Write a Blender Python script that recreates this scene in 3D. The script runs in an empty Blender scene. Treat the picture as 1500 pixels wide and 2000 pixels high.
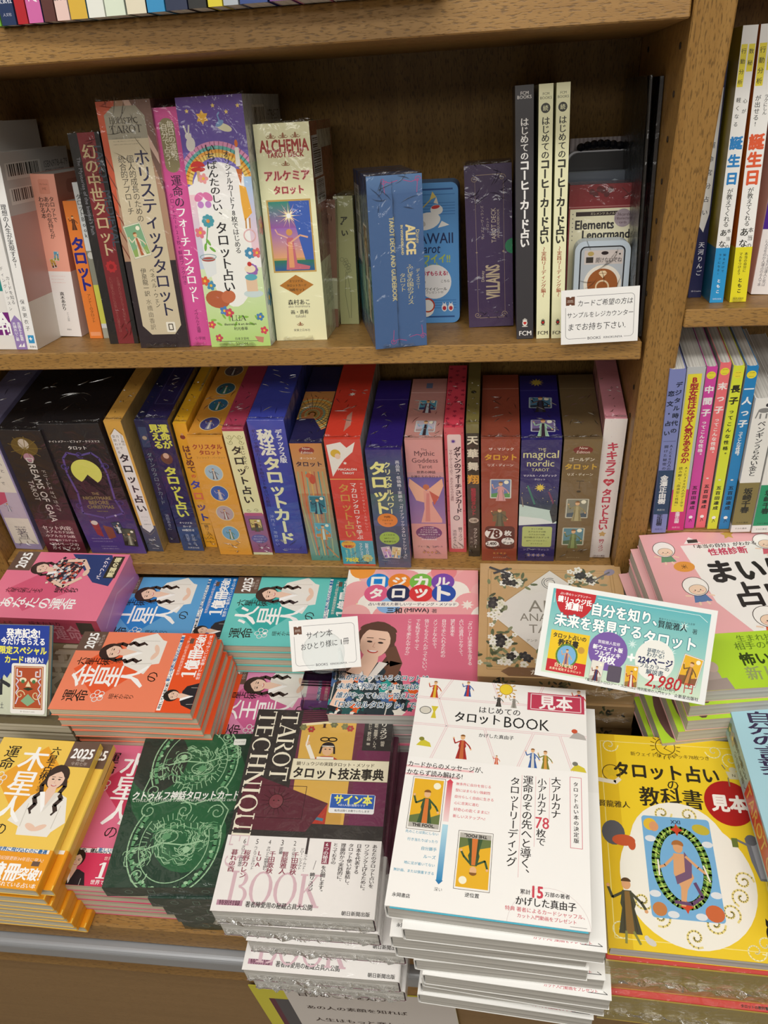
import bpy, bmesh, math, random
from mathutils import Vector, Matrix
from mathutils.geometry import tessellate_polygon
random.seed(7)
sc = bpy.context.scene
COL = sc.collection
# ---------------------------------------------------------------- camera
# the photograph's lens and attitude; FX is the focal length in pixels of the 1500x2000 frame
FX, YAW, PITCH, ROLL = 1600.0, -0.17821290, 0.71166412, -0.10983018
EYE = Vector((0, 0, 1.5))
def cam_rows():
    cy, sy = math.cos(YAW), math.sin(YAW)
    f = Vector((sy*math.cos(PITCH), cy*math.cos(PITCH), -math.sin(PITCH)))
    r = Vector((cy, -sy, 0)); u = r.cross(f)
    c, s = math.cos(ROLL), math.sin(ROLL)
    return c*r + s*u, -s*r + c*u, f
RR, UU, FF = cam_rows()
cd = bpy.data.cameras.new('camera'); cam = bpy.data.objects.new('camera', cd); COL.objects.link(cam)
cd.sensor_fit = 'HORIZONTAL'; cd.sensor_width = 36; cd.lens = 36*FX/1500; cd.clip_start = .01
M = Matrix.Identity(4)
for i in range(3):
    M[i][0] = RR[i]; M[i][1] = UU[i]; M[i][2] = -FF[i]; M[i][3] = EYE[i]
cam.matrix_world = M
sc.camera = cam
# ---------------------------------------------------------------- world, lights, exposure
w = bpy.data.worlds.new('shop_ambient'); sc.world = w; w.use_nodes = True  # even ambient fill added all round, not a daylight source
w.node_tree.nodes['Background'].inputs[0].default_value = (1.0, .97, .93, 1)
w.node_tree.nodes['Background'].inputs[1].default_value = .22
def lamp(name, loc, aim, sx, sy, power, col=(1, .975, .93)):
    l = bpy.data.lights.new(name, 'AREA'); l.shape = 'RECTANGLE'; l.size = sx; l.size_y = sy
    l.energy = power; l.color = col
    o = bpy.data.objects.new(name, l); COL.objects.link(o); o.location = loc
    o.rotation_euler = (Vector(aim)-Vector(loc)).to_track_quat('-Z', 'Y').to_euler()
lamp('ceiling_lamp', (-.15, -.30, 2.98), (-.1, .35, .8), 2.6, .30, 27)
lamp('ceiling_lamp', (-.1, -1.5, 2.98), (-.1, .5, .9), 2.6, .30, 20)
lamp('ceiling_lamp', (-.1, -2.8, 2.98), (-.1, .5, .9), 2.6, .30, 19)
lamp('ceiling_lamp', (1.1, .1, 2.98), (0, .5, .7), .30, 1.4, 6)
vs = sc.view_settings
sc.display_settings.display_device = 'sRGB'
vs.view_transform = 'Standard'; vs.look = 'None'; vs.exposure = 0.0; vs.gamma = 1; vs.use_curve_mapping = False
# ---------------------------------------------------------------- pixels of the photograph -> rays (millimetres, eye at 0)
def ray(px, py):
    return RR*((px-750)/FX) + UU*(-(py-1000)/FX) + FF
def at_z(p, z): d = ray(*p); return d*(z/d.z)
def at_y(p, y): d = ray(*p); return d*(y/d.y)
def at_pl(p, P0, n): d = ray(*p); return d*(P0.dot(n)/d.dot(n))
def wm(v): return Vector(v)*.001 + EYE          # mm in the eye frame -> metres in the world
# ---------------------------------------------------------------- colours and materials
def srgb(h):
    h = h.lstrip('#')
    if len(h) == 3: h = ''.join(c*2 for c in h)
    r = []
    for i in (0, 2, 4):
        c = int(h[i:i+2], 16)/255
        r.append(c/12.92 if c <= .04045 else ((c+.055)/1.055)**2.4)
    return (*r, 1)
def mat(name):
    m = bpy.data.materials.new(name); m.use_nodes = True
    nt = m.node_tree; b = nt.nodes['Principled BSDF']
    return m, nt, b
def N(nt, t, **k):
    n = nt.nodes.new(t)
    for a, v in k.items():
        if a.startswith('i_'): n.inputs[a[2:].replace('_', ' ')].default_value = v
        else: setattr(n, a, v)
    return n
def attr_mat(name, rough, coat=0, crinkle=0, spec=.5):
    m, nt, b = mat(name)
    a = N(nt, 'ShaderNodeAttribute', attribute_name='Col')
    nt.links.new(a.outputs['Color'], b.inputs['Base Color'])
    b.inputs['Roughness'].default_value = rough
    b.inputs['Specular IOR Level'].default_value = spec
    if coat:
        b.inputs['Coat Weight'].default_value = coat
        b.inputs['Coat Roughness'].default_value = .13
        tc = N(nt, 'ShaderNodeTexCoord')
        mp = N(nt, 'ShaderNodeMapping'); mp.inputs['Scale'].default_value = (60, 60, 60)
        no = N(nt, 'ShaderNodeTexNoise', i_Scale=1.0, i_Detail=3.0, i_Distortion=1.2)
        vo = N(nt, 'ShaderNodeTexVoronoi', i_Scale=.7); vo.feature = 'F1'
        mx = N(nt, 'ShaderNodeMath', operation='ADD')
        bu = N(nt, 'ShaderNodeBump', i_Strength=crinkle, i_Distance=.003)
        nt.links.new(tc.outputs['Object'], mp.inputs['Vector'])
        nt.links.new(mp.outputs[0], no.inputs['Vector']); nt.links.new(mp.outputs[0], vo.inputs['Vector'])
        nt.links.new(no.outputs['Fac'], mx.inputs[0]); nt.links.new(vo.outputs['Distance'], mx.inputs[1])
        nt.links.new(mx.outputs[0], bu.inputs['Height']); nt.links.new(bu.outputs[0], b.inputs['Coat Normal'])
    return m
MAT = {'paper': attr_mat('printed_paper', .55, spec=.3), 'gloss': attr_mat('glossy_cover', .32, spec=.5),
       'wrap': attr_mat('shrink_wrapped_card', .45, coat=1.0, crinkle=.6)}
def pages_mat(name, col, col2):
    m, nt, b = mat(name)
    tc = N(nt, 'ShaderNodeTexCoord'); mp = N(nt, 'ShaderNodeMapping'); mp.inputs['Scale'].default_value = (3, 3, 900)
    no = N(nt, 'ShaderNodeTexNoise', i_Scale=1.0, i_Detail=2.0)
    cr = N(nt, 'ShaderNodeValToRGB'); cr.color_ramp.elements[0].color = srgb(col2); cr.color_ramp.elements[1].color = srgb(col)
    cr.color_ramp.elements[0].position = .3; cr.color_ramp.elements[1].position = .6
    nt.links.new(tc.outputs['Object'], mp.inputs[0]); nt.links.new(mp.outputs[0], no.inputs['Vector'])
    nt.links.new(no.outputs['Fac'], cr.inputs[0]); nt.links.new(cr.outputs[0], b.inputs['Base Color'])
    b.inputs['Roughness'].default_value = .8
    return m
MAT['pages'] = pages_mat('page_edges', 'd2d0ca', 'a5a29c')
MAT['cream'] = pages_mat('cream_page_edges', 'dcd4be', 'b3aa8e')
def wood_mat(name, axis, a, b_, c_):
    m, nt, b = mat(name)
    tc = N(nt, 'ShaderNodeTexCoord'); L = nt.links.new
    def mp(sc_):
        x = N(nt, 'ShaderNodeMapping'); x.inputs['Scale'].default_value = sc_; L(tc.outputs['Object'], x.inputs[0]); return x
    along = lambda lo, hi: tuple(lo if k == axis else hi for k in range(3))
    n1 = N(nt, 'ShaderNodeTexNoise', i_Scale=1.0, i_Detail=5.0, i_Distortion=.25); L(mp(along(5, 90)).outputs[0], n1.inputs['Vector'])
    n2 = N(nt, 'ShaderNodeTexNoise', i_Scale=1.0, i_Detail=2.0, i_Distortion=.2); L(mp(along(150, 800)).outputs[0], n2.inputs['Vector'])
    r1 = N(nt, 'ShaderNodeValToRGB'); e = r1.color_ramp.elements
    e[0].position = .3; e[0].color = srgb(b_); e[1].position = .7; e[1].color = srgb(a)
    L(n1.outputs['Fac'], r1.inputs[0])
    r2 = N(nt, 'ShaderNodeValToRGB'); e = r2.color_ramp.elements
    e[0].position = .36; e[0].color = (1, 1, 1, 1); e[1].position = .47; e[1].color = (0, 0, 0, 1)
    L(n2.outputs['Fac'], r2.inputs[0])
    mx = N(nt, 'ShaderNodeMix', data_type='RGBA'); mx.inputs[7].default_value = srgb(c_)
    mu = N(nt, 'ShaderNodeMath', operation='MULTIPLY'); mu.inputs[1].default_value = .62
    L(r2.outputs[0], mu.inputs[0]); L(mu.outputs[0], mx.inputs[0]); L(r1.outputs[0], mx.inputs[6]); L(mx.outputs[2], b.inputs['Base Color'])
    bu = N(nt, 'ShaderNodeBump', i_Strength=.25, i_Distance=.0006); bu.invert = True
    L(r2.outputs[0], bu.inputs['Height']); L(bu.outputs[0], b.inputs['Normal'])
    b.inputs['Roughness'].default_value = .5
    return m
OAK = ('a37c42', '916a33', '523a1a')
MAT['wood_x'] = wood_mat('oak_grain_along', 0, *OAK)
MAT['wood_z'] = wood_mat('oak_grain_upright', 2, *OAK)
MAT['wood_shaded'] = wood_mat('oak_back_shaded', 2, '8a6a36', '745628', '453114')  # same oak, its colour darkened for the shade inside the case
MAT['lam'] = wood_mat('laminate_panel', 0, '96764c', '8c6d44', '84663f')
def plain(name, col, rough=.5, metal=0):
    m, nt, b = mat(name); b.inputs['Base Color'].default_value = srgb(col); b.inputs['Roughness'].default_value = rough
    b.inputs['Metallic'].default_value = metal; return m
MAT['rail'] = plain('grey_rail', 'a3a6ab', .35, .3)
MAT['hole'] = plain('peg_hole', '2a1c0c', .9)
MAT['tin'] = plain('pale_blue_enamel', 'c3d0dc', .25, .1)
MAT['black'] = plain('black_enamel', '15151a', .2)
def clear_mat(name, tint, frac, rough=.08, bump=0):
    m, nt, b = mat(name); L = nt.links.new
    tr = N(nt, 'ShaderNodeBsdfTransparent'); tr.inputs[0].default_value = tint
    gl = N(nt, 'ShaderNodeBsdfGlossy'); gl.inputs['Roughness'].default_value = rough
    fr = N(nt, 'ShaderNodeLayerWeight', i_Blend=frac)
    mx = N(nt, 'ShaderNodeMixShader'); L(fr.outputs['Fresnel'], mx.inputs[0]); L(tr.outputs[0], mx.inputs[1]); L(gl.outputs[0], mx.inputs[2])
    if bump:
        no = N(nt, 'ShaderNodeTexNoise', i_Scale=260.0, i_Detail=3.0); tc = N(nt, 'ShaderNodeTexCoord'); bu = N(nt, 'ShaderNodeBump', i_Strength=bump, i_Distance=.002)
        L(tc.outputs['Object'], no.inputs['Vector']); L(no.outputs['Fac'], bu.inputs['Height']); L(bu.outputs[0], gl.inputs['Normal']); L(bu.outputs[0], fr.inputs['Normal'])
    L(mx.outputs[0], nt.nodes['Material Output'].inputs[0])
    return m
MAT['film'] = clear_mat('clear_film', (.97, .97, .97, 1), .42, .16, .9)
MAT['ridge'] = clear_mat('folded_film', (.9, .9, .9, 1), .8, .25)
MAT['acrylic'] = clear_mat('clear_acrylic', (.96, .97, .97, 1), .16, .05)
# ---------------------------------------------------------------- object helpers
def link(name, me, m, parent=None, loc=None):
    o = bpy.data.objects.new(name, me); COL.objects.link(o)
    if m is not None and not me.materials: me.materials.append(MAT[m] if isinstance(m, str) else m)
    if parent: o.parent = parent
    if loc is not None: o.location = loc
    return o
def tag(o, label=None, cat=None, group=None, kind=None):
    for k, v in (('label', label), ('category', cat), ('group', group), ('kind', kind)):
        if v: o[k] = v
    return o
def root(name, M4, label, cat, group=None):
    o = bpy.data.objects.new(name, None); COL.objects.link(o); o.empty_display_size = .02
    o.matrix_world = M4; return tag(o, label, cat, group)
def copy_tree(o, parent=None):
    c = o.copy(); COL.objects.link(c); c.parent = parent
    for ch in list(o.children): copy_tree(ch, c)
    return c
def setcols(me, fn):
    """face colours by face normal, on the corners"""
    ca = me.color_attributes.new('Col', 'FLOAT_COLOR', 'CORNER')
    for p in me.polygons:
        c = fn(p)
        for li in p.loop_indices: ca.data[li].color = c
FACES = {'x-': (0, -1), 'x+': (0, 1), 'y-': (1, -1), 'y+': (1, 1), 'z-': (2, -1), 'z+': (2, 1)}
def colfn(cols):
    if isinstance(cols, str): c = srgb(cols); return lambda p: c
    cc = {FACES[k]: srgb(v) for k, v in cols.items() if k in FACES}; d = srgb(cols.get('all', '808080'))
    def fn(p):
        n = p.normal; i = max(range(3), key=lambda k: abs(n[k]))
        return cc.get((i, 1 if n[i] > 0 else -1), d)
    return fn
def box_me(w, h, t, cols=None, bev=.4, o=(0, 0, 0), name='box', seg=1):
    """box of w x h x t millimetres with its near corner at o"""
    bm = bmesh.new(); bmesh.ops.create_cube(bm, size=1)
    for v in bm.verts:
        v.co = Vector(((v.co.x+.5)*w+o[0], (v.co.y+.5)*h+o[1], (v.co.z+.5)*t+o[2]))*.001
    if bev: bmesh.ops.bevel(bm, geom=bm.edges[:], offset=bev*.001, segments=seg, affect='EDGES')
    me = bpy.data.meshes.new(name); bm.to_mesh(me); bm.free()
    if cols is not None: setcols(me, colfn(cols))
    return me
def prism_me(poly, z0, z1, cols=None, name='prism', axis=1, mir=None):
    """poly [(a,b)] extruded along axis; axis 1: (a,b)->(x,z); axis 2: (a,b)->(x,y)"""
    n = len(poly); vs_ = []
    for e in (z0, z1):
        for a, b in poly:
            if mir is not None: a = mir-a
            vs_.append(Vector((a, e, b))*.001 if axis == 1 else Vector((a, b, e))*.001)
    tris = tessellate_polygon([[Vector((a, b, 0)) for a, b in poly]])
    fs = [tuple(t) for t in tris] + [tuple(n+i for i in t) for t in tris]
    fs += [(i, (i+1) % n, n+(i+1) % n, n+i) for i in range(n)]
    me = bpy.data.meshes.new(name); me.from_pydata(vs_, [], fs)
    bm = bmesh.new(); bm.from_mesh(me); bmesh.ops.recalc_face_normals(bm, faces=bm.faces[:]); bm.to_mesh(me); bm.free()
    if cols is not None: setcols(me, colfn(cols))
    return me
def rrect(x0, y0, x1, y1, r, n=5):
    P = []
    for cx, cy, a in ((x1-r, y0+r, -90), (x1-r, y1-r, 0), (x0+r, y1-r, 90), (x0+r, y0+r, 180)):
        for i in range(n+1):
            t = math.radians(a+90*i/n); P.append((cx+r*math.cos(t), cy+r*math.sin(t)))
    return P
# ---------------------------------------------------------------- flat print
GL = {}
def glyph1(s):
    if s not in GL:
        c = bpy.data.curves.new('t', 'FONT'); c.body = s; c.size = 1; c.resolution_u = 2
        o = bpy.data.objects.new('t', c); COL.objects.link(o)
        me = bpy.data.meshes.new_from_object(o); me.calc_loop_triangles()
        GL[s] = ([(v.co.x, v.co.y) for v in me.vertices], [tuple(t.vertices) for t in me.loop_triangles])
        bpy.data.objects.remove(o); bpy.data.curves.remove(c); bpy.data.meshes.remove(me)
    return GL[s]
def glyph(s, bold): return glyph1(s)
def strikes(bold):
    """heavier weights strike the same outline several times side by side"""
    b = min(bold, .036)*1.1
    if bold < .008: return [(0, 0)]
    if bold < .025: return [(b, .3*b), (-b, -.3*b)]
    if bold == .06: return [(.045*math.cos(i*.785), .045*math.sin(i*.785)) for i in range(8)]+[(0, 0)]
    if bold <= .065: return [(b, b*.5), (-b, -b*.5), (-b*.5, b), (b*.5, -b)]
    return [(bold*.9*math.cos(i*.785), bold*.9*math.sin(i*.785)) for i in range(8)]
SER = {'T': (.8, ['v.4', 'h0,.8,.97', 'w.02,.8', 'w.78,.8']), 'A': (.86, ['t.05,0,.43,1', 'd.43,1,.8,0', 'h.2,.62,.33', 'f.05', 'f.8']),
 'R': (.82, ['v.16', 'o.45,.75,.24,.25', 'd.4,.5,.76,0', 'f.78']), 'O': (.9, ['O.45,.5,.38,.51']), 'C': (.85, ['o.45,.5,-.38,.51', 'w.72,.75']),
 'E': (.72, ['v.16', 'h.16,.66,.97', 'h.16,.5,.5', 'h.16,.68,.03', 'w.64,.8', 'w.66,.0']), 'H': (.9, ['v.18', 'v.72', 'h.18,.72,.5']),
 'N': (.9, ['n.15', 'n.76', 'd.13,1,.78,0']), 'I': (.36, ['v.18']), 'Q': (.9, ['O.45,.5,.38,.51', 'd.4,.1,.85,-.25']),
 'U': (.88, ['n.16', 'n.72', 'u.44']), 'S': (.66, ['s']), 'B': (.78, ['v.16', 'o.4,.76,.24,.24', 'o.42,.26,.3,.26']), 'K': (.84, ['v.16', 't.22,.42,.7,1', 'd.36,.56,.76,0', 'f.74', 'F.7']),
 'L': (.7, ['v.16', 'h.16,.66,.03', 'w.64,.0']), 'D': (.86, ['v.16', 'o.4,.5,.4,.5']), 'M': (1., ['n.12', 'n.86', 'd.12,1,.5,.1', 't.5,.1,.86,1']), "'": (.25, ['w.12,.75']), ' ': (.35, [])}
class Art:
    """print laid on one face; positions are fractions from the top left, radii and line widths fractions of the width"""
    def __init__(s, W, H): s.W, s.H, s.A = W, H, (1, 0, 0, 0, 1, 0); s.V, s.T, s.C, s.n, s.B = [], [], [], [0], []; s.cw, s.ch = W, H
    def sub(s, x, y, k, rot=0, ky=None):
        b = object.__new__(Art); b.__dict__.update(s.__dict__)
        b.W = k*s.W; b.H = (ky or k)*s.W; c, n = math.cos(math.radians(rot)), math.sin(math.radians(rot))
        ox, oy = s._m(x*s.W, y*s.H); a = s.A
        b.A = (a[0]*c+a[1]*n, -a[0]*n+a[1]*c, ox, a[3]*c+a[4]*n, -a[3]*n+a[4]*c, oy); return b
    def _m(s, x, y): a = s.A; return a[0]*x+a[1]*y+a[2], a[3]*x+a[4]*y+a[5]
    def add(s, P, T, c):
        """P in mm, y down, local frame"""
        Q = [s._m(x, y) for x, y in P]; W, H = s.cw, s.ch
        bx = (min(q[0] for q in Q), min(q[1] for q in Q), max(q[0] for q in Q), max(q[1] for q in Q)); z = 1
        for c0, c1, c2, c3, cz in s.B:
            if cz >= z and c0 < bx[2] and c2 > bx[0] and c1 < bx[3] and c3 > bx[1]: z = cz+1
        s.B.append((*bx, z)); s.n[0] = max(s.n[0], z)
        col = [srgb(c)]*len(Q) if isinstance(c, str) else c
        if all(-.01 <= x <= W+.01 and -.01 <= y <= H+.01 for x, y in Q):
            b = len(s.V); s.V += [(x, y, z) for x, y in Q]; s.C += col; s.T += [(b+i, b+j, b+k) for i, j, k in T]; return
        for t in T:
            p = [(*Q[i], col[i]) for i in t]
            for ax, lim, sg in ((0, 0, 1), (0, W, -1), (1, 0, 1), (1, H, -1)):
                o = []
                for i in range(len(p)):
                    a, b = p[i-1], p[i]; da, db = sg*(a[ax]-lim), sg*(b[ax]-lim)
                    if (da >= 0) != (db >= 0):
                        f = da/(da-db); o.append((a[0]+(b[0]-a[0])*f, a[1]+(b[1]-a[1])*f, b[2]))
                    if db >= 0: o.append(b)
                p = o
                if len(p) < 3: break
            if len(p) >= 3:
                b = len(s.V); s.V += [(q[0], q[1], z) for q in p]; s.C += [q[2] for q in p]
                s.T += [(b, b+i, b+i+1) for i in range(1, len(p)-1)]
    def poly(s, pts, c):
        P = [(x*s.W, y*s.H) for x, y in pts]; s.add(P, [tuple(t) for t in tessellate_polygon([[Vector((x, y, 0)) for x, y in P]])], c); return s
    def rect(s, x0, y0, x1, y1, c): s.add([(x0*s.W, y0*s.H), (x1*s.W, y0*s.H), (x1*s.W, y1*s.H), (x0*s.W, y1*s.H)], [(0, 1, 2), (0, 2, 3)], c); return s
    def grad(s, x0, y0, x1, y1, c0, c1, hor=0):
        a, b = srgb(c0), srgb(c1)
        s.add([(x0*s.W, y0*s.H), (x1*s.W, y0*s.H), (x1*s.W, y1*s.H), (x0*s.W, y1*s.H)], [(0, 1, 2), (0, 2, 3)], [a, b, b, a] if hor else [a, a, b, b]); return s
    def frame(s, x0, y0, x1, y1, w_, c): return s.line([(x0, y0), (x1, y0), (x1, y1), (x0, y1), (x0, y0)], w_, c)
    def rr(s, x0, y0, x1, y1, r, c):
        s.poly([(a/s.W, b/s.H) for a, b in rrect(x0*s.W, y0*s.H, x1*s.W, y1*s.H, r*s.W, 4)], c); return s
    def ell(s, x, y, rx, ry, c, rot=0, n=18, a0=0, a1=360):
        cr, sr = math.cos(math.radians(rot)), math.sin(math.radians(rot)); P = [(x*s.W, y*s.H)]
        for i in range(n+1):
            t = math.radians(a0+(a1-a0)*i/n); u, v = rx*s.W*math.cos(t), ry*s.W*math.sin(t)
            P.append((x*s.W+u*cr-v*sr, y*s.H+u*sr+v*cr))
        s.add(P, [(0, i, i+1) for i in range(1, n+1)], c); return s
    def ring(s, x, y, rx, ry, w_, c, a0=0, a1=360, n=22):
        return s.line([(x+rx*math.cos(math.radians(a0+(a1-a0)*i/n)), y+ry*s.W/s.H*math.sin(math.radians(a0+(a1-a0)*i/n))) for i in range(n+1)], w_, c)
    def line(s, pts, w_, c):
        P = []; T = []; q = [(x*s.W, y*s.H) for x, y in pts]; hw = w_*s.W/2
        for (ax, ay), (bx, by) in zip(q, q[1:]):
            d = math.hypot(bx-ax, by-ay) or 1; nx, ny = -(by-ay)/d*hw, (bx-ax)/d*hw; ex, ey = ny*.3, -nx*.3
            b = len(P); P += [(ax+nx-ex, ay+ny-ey), (ax-nx-ex, ay-ny-ey), (bx-nx+ex, by-ny+ey), (bx+nx+ex, by+ny+ey)]; T += [(b, b+1, b+2), (b, b+2, b+3)]
        s.add(P, T, c); return s
    def star(s, x, y, r, c, n=5, inn=.45, rot=-90, sy=1):
        P = [(x*s.W, y*s.H)]
        for i in range(2*n+1):
            t = math.radians(rot+180*i/n); k = (r if i % 2 == 0 else r*inn)*s.W; P.append((x*s.W+k*math.cos(t), y*s.H+k*math.sin(t)*sy))
        s.add(P, [(0, i, i+1) for i in range(1, 2*n+1)], c); return s
    def curl(s, x, y, r, c, w_=.01, turns=1.4, a=0, d=1):
        return s.line([(x+r*(1-i/22)*math.cos(a+d*turns*6.28*i/20), y+r*(1-i/22)*math.sin(a+d*turns*6.28*i/20)*s.W/s.H) for i in range(20)], w_, c)
    def ht(s, t, x0, x1, y, c, b=0, hs=1, slant=0, rot=0):
        """a line of text from x0 to x1, centred on y"""
        V, T = glyph(t, b); X = [v[0] for v in V]; Y = [v[1] for v in V]; a, e = min(X), max(X); lo, hi = min(Y), max(Y)
        k = (x1-x0)*s.W/(e-a); m = (lo+hi)/2
        P = [(x0*s.W+(u-a)*k+(v-m)*k*slant, y*s.H-(v-m)*k*hs) for u, v in V]
        if rot:
            cx, cy = (x0+x1)/2*s.W, y*s.H; cr, sr = math.cos(math.radians(rot)), math.sin(math.radians(rot))
            P = [(cx+(x-cx)*cr-(y_-cy)*sr, cy+(x-cx)*sr+(y_-cy)*cr) for x, y_ in P]
        for dx, dy in strikes(b): s.add([(x+dx*k, y_+dy*k) for x, y_ in P], T, c)
        return s
    def vt(s, t, x, y0, y1, c, b=0, size=None, out=None):
        """a column of text centred on x from y0 down to y1; size is the glyph width as a fraction of W"""
        n = len(t); pitch = (y1-y0)*s.H/n; k = min(size*s.W*1.28, max(pitch*1.12, size*s.W)) if size else pitch*.98
        
        P, T = [], []
        for i, ch in enumerate(t):
            if ch == ' ' or ch == '　': continue
            V, F = glyph(ch, b); cx, cy = x*s.W, y0*s.H+pitch*(i+.5); base = len(P); ky = min(k, pitch*1.08)
            if ord(ch) < 128:
                X = [v[0] for v in V]; mx = (min(X)+max(X))/2; my = .35
            else: mx, my = .5, .38
            for u, v in V:
                u, v = u-mx, v-my
                if ch in 'ー〜「」～…――()': u, v = v, -u
                if ch in '、。': u += .5; v += .5
                P.append((cx+u*k, cy-v*ky))
            T += [(base+a, base+b_, base+c_) for a, b_, c_ in F]
        for dx, dy in strikes(b if P else 0): s.add([(x_+dx*k, y_+dy*k) for x_, y_ in P], T, c) if P else None
        return s
    def serif(s, t, x0, x1, yb, hgt, c, rot=0, wt=.15):
        """seriffed capitals: x0..x1 wide, baseline yb (fraction of H), cap height hgt (fraction of W)"""
        tot = sum(SER[ch][0] for ch in t)+.06*len(t); kx = (x1-x0)/tot; b = s.sub(x0, yb, 1, rot); q = 0; W_, hf = wt, .055
        for ch in t:
            def X(v): return (q+float(v))*kx
            def Y(v): return -float(v)*hgt
            def R(a, b0, a1, b1): b.rect(X(a), Y(b1), X(a1), Y(b0), c)
            for e in SER[ch][1]:
                k, v = e[0], [float(z) for z in e[1:].split(',')] if len(e) > 1 else []
                if k in 'vn':
                    w2 = W_/2 if k == 'v' else hf*.7; R(v[0]-w2, 0, v[0]+w2, 1)
                    for yy in (0, 1-hf): R(v[0]-.15, yy, v[0]+.15, yy+hf)
                elif k == 'h': R(v[0], v[2]-hf/2, v[1], v[2]+hf/2)
                elif k == 'w': R(v[0]-.02, v[1], v[0]+.04, v[1]+.22)
                elif k == 'f': R(v[0]-.14, 0, v[0]+.14, hf)
                elif k == 'F': R(v[0]-.14, 1-hf, v[0]+.14, 1)
                elif k in 'dt':
                    h2 = (W_ if k == 'd' else hf)*.6; b.poly([(X(v[0]-h2), Y(v[1])), (X(v[0]+h2), Y(v[1])), (X(v[2]+h2), Y(v[3])), (X(v[2]-h2), Y(v[3]))], c)
                elif k in 'oOsu':
                    if k == 'O': arcs = [(v[0], v[1], v[2], v[3], 0, 360)]
                    elif k == 'o': arcs = [(v[0], v[1], abs(v[2]), v[3], -90, 90) if v[2] > 0 else (v[0], v[1], -v[2], v[3], 45, 315)]
                    elif k == 'u': arcs = [(v[0], .3, .28, .31, 180, 360)]
                    else: arcs = [(.33, .75, .2, .25, 40, 270), (.33, .26, .23, .26, -140, 90)]
                    for cx, cy, rx, ry, a0, a1 in arcs:
                        m = 16; P = []
                        for i in range(m+1):
                            t_ = math.radians(a0+(a1-a0)*i/m); th = hf/2+(W_-hf)/2*abs(math.cos(t_)); co, si = math.cos(t_), math.sin(t_)
                            P += [(X(cx+(rx+th)*co)*b.W, Y(cy+(ry+hf*.3)*si)*b.H), (X(cx+(rx-th)*co)*b.W, Y(cy+(ry-hf*.8)*si)*b.H)]
                        b.add(P, [f for i in range(m) for f in ((2*i, 2*i+1, 2*i+2), (2*i+1, 2*i+3, 2*i+2))], c)
            q += SER[ch][0]+.06
        return s
    def mesh(s, fn, name='print'):
        """fn(u, v, lift) maps mm from the lower left to canonical mm"""
        step = min(.025, .5/max(1, s.n[0]))
        me = bpy.data.meshes.new(name)
        me.from_pydata([Vector(fn(x, s.ch-y, .03+z*step))*.001 for x, y, z in s.V], [], s.T)
        ca = me.color_attributes.new('Col', 'FLOAT_COLOR', 'POINT')
        ca.data.foreach_set('color', [q for c in s.C for q in c]); return me
# ---------------------------------------------------------------- volumes
def face_map(face, w, h, t):
    return {'front': lambda u, v, e: (u, v, t+e), 'back': lambda u, v, e: (w-u, v, -e), 'spineL': lambda u, v, e: (-e, v, u),
            'spineR': lambda u, v, e: (w+e, v, u), 'head': lambda u, v, e: (v, h+e, u), 'tail': lambda u, v, e: (u, -e, v),
            'spineLf': lambda u, v, e: (-e, h-u, v), 'spineRf': lambda u, v, e: (w+e, u, v)}[face]
def face_dim(face, w, h, t):
    return {'front': (w, h), 'back': (w, h), 'spineL': (t, h), 'spineR': (t, h), 'head': (t, w), 'tail': (w, t), 'spineLf': (h, t), 'spineRf': (h, t)}[face]
NICE = {'front': 'front_print', 'back': 'back_print', 'spineL': 'spine_print', 'spineR': 'spine_print', 'head': 'top_print', 'tail': 'edge_print', 'spineLf': 'spine_print', 'spineRf': 'spine_print'}
def prints(par, dims, arts, m, z=0):
    for face, fn in (arts or {}).items():
        if fn is None: continue
        a = Art(*face_dim(face, *dims)); fn(a)
        if a.V: link(NICE[face], a.mesh(face_map(face, *dims), NICE[face]), m, par)
def cprof(w, t, c, r):
    """cross section of a cover wrapped round the spine at x=0"""
    P = [(w, t), (r, t)] + [(r-r*math.sin(k), t-r+r*math.cos(k)) for k in (.5, 1.07)] + [(0, t-r), (0, r)] + [(r-r*math.cos(k), r-r*math.sin(k)) for k in (.5, 1.07)] + [(r, 0), (w, 0), (w, c), (max(r, c)+.2, c), (c, max(r, c)+.2), (c, t-max(r, c)-.2), (max(r, c)+.2, t-c), (w, t-c)]
    return P
def wrinkle_me(w, d, hgt, seed, n=9):
    """crumpled cellophane seam: a low ragged fin with folded ends"""
    rnd = random.Random(seed); V, F = [], []
    for r_, (a0, amp) in enumerate(((0, 0), (.5, .5), (1, 1))):
        for i in range(n+1):
            x = w*i/n
            V.append(Vector((x+rnd.uniform(-.3, .3)*w/n, d*.5+rnd.uniform(-.25, .25)*d*amp*1.2, hgt*a0*rnd.uniform(.5, 1.2)))*.001)
    for r_ in range(2):
        for i in range(n):
            a = r_*(n+1)+i; F += [(a, a+1, a+n+2), (a, a+n+2, a+n+1)]
    me = bpy.data.meshes.new('wrap'); me.from_pydata(V, [], F); return me
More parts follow.
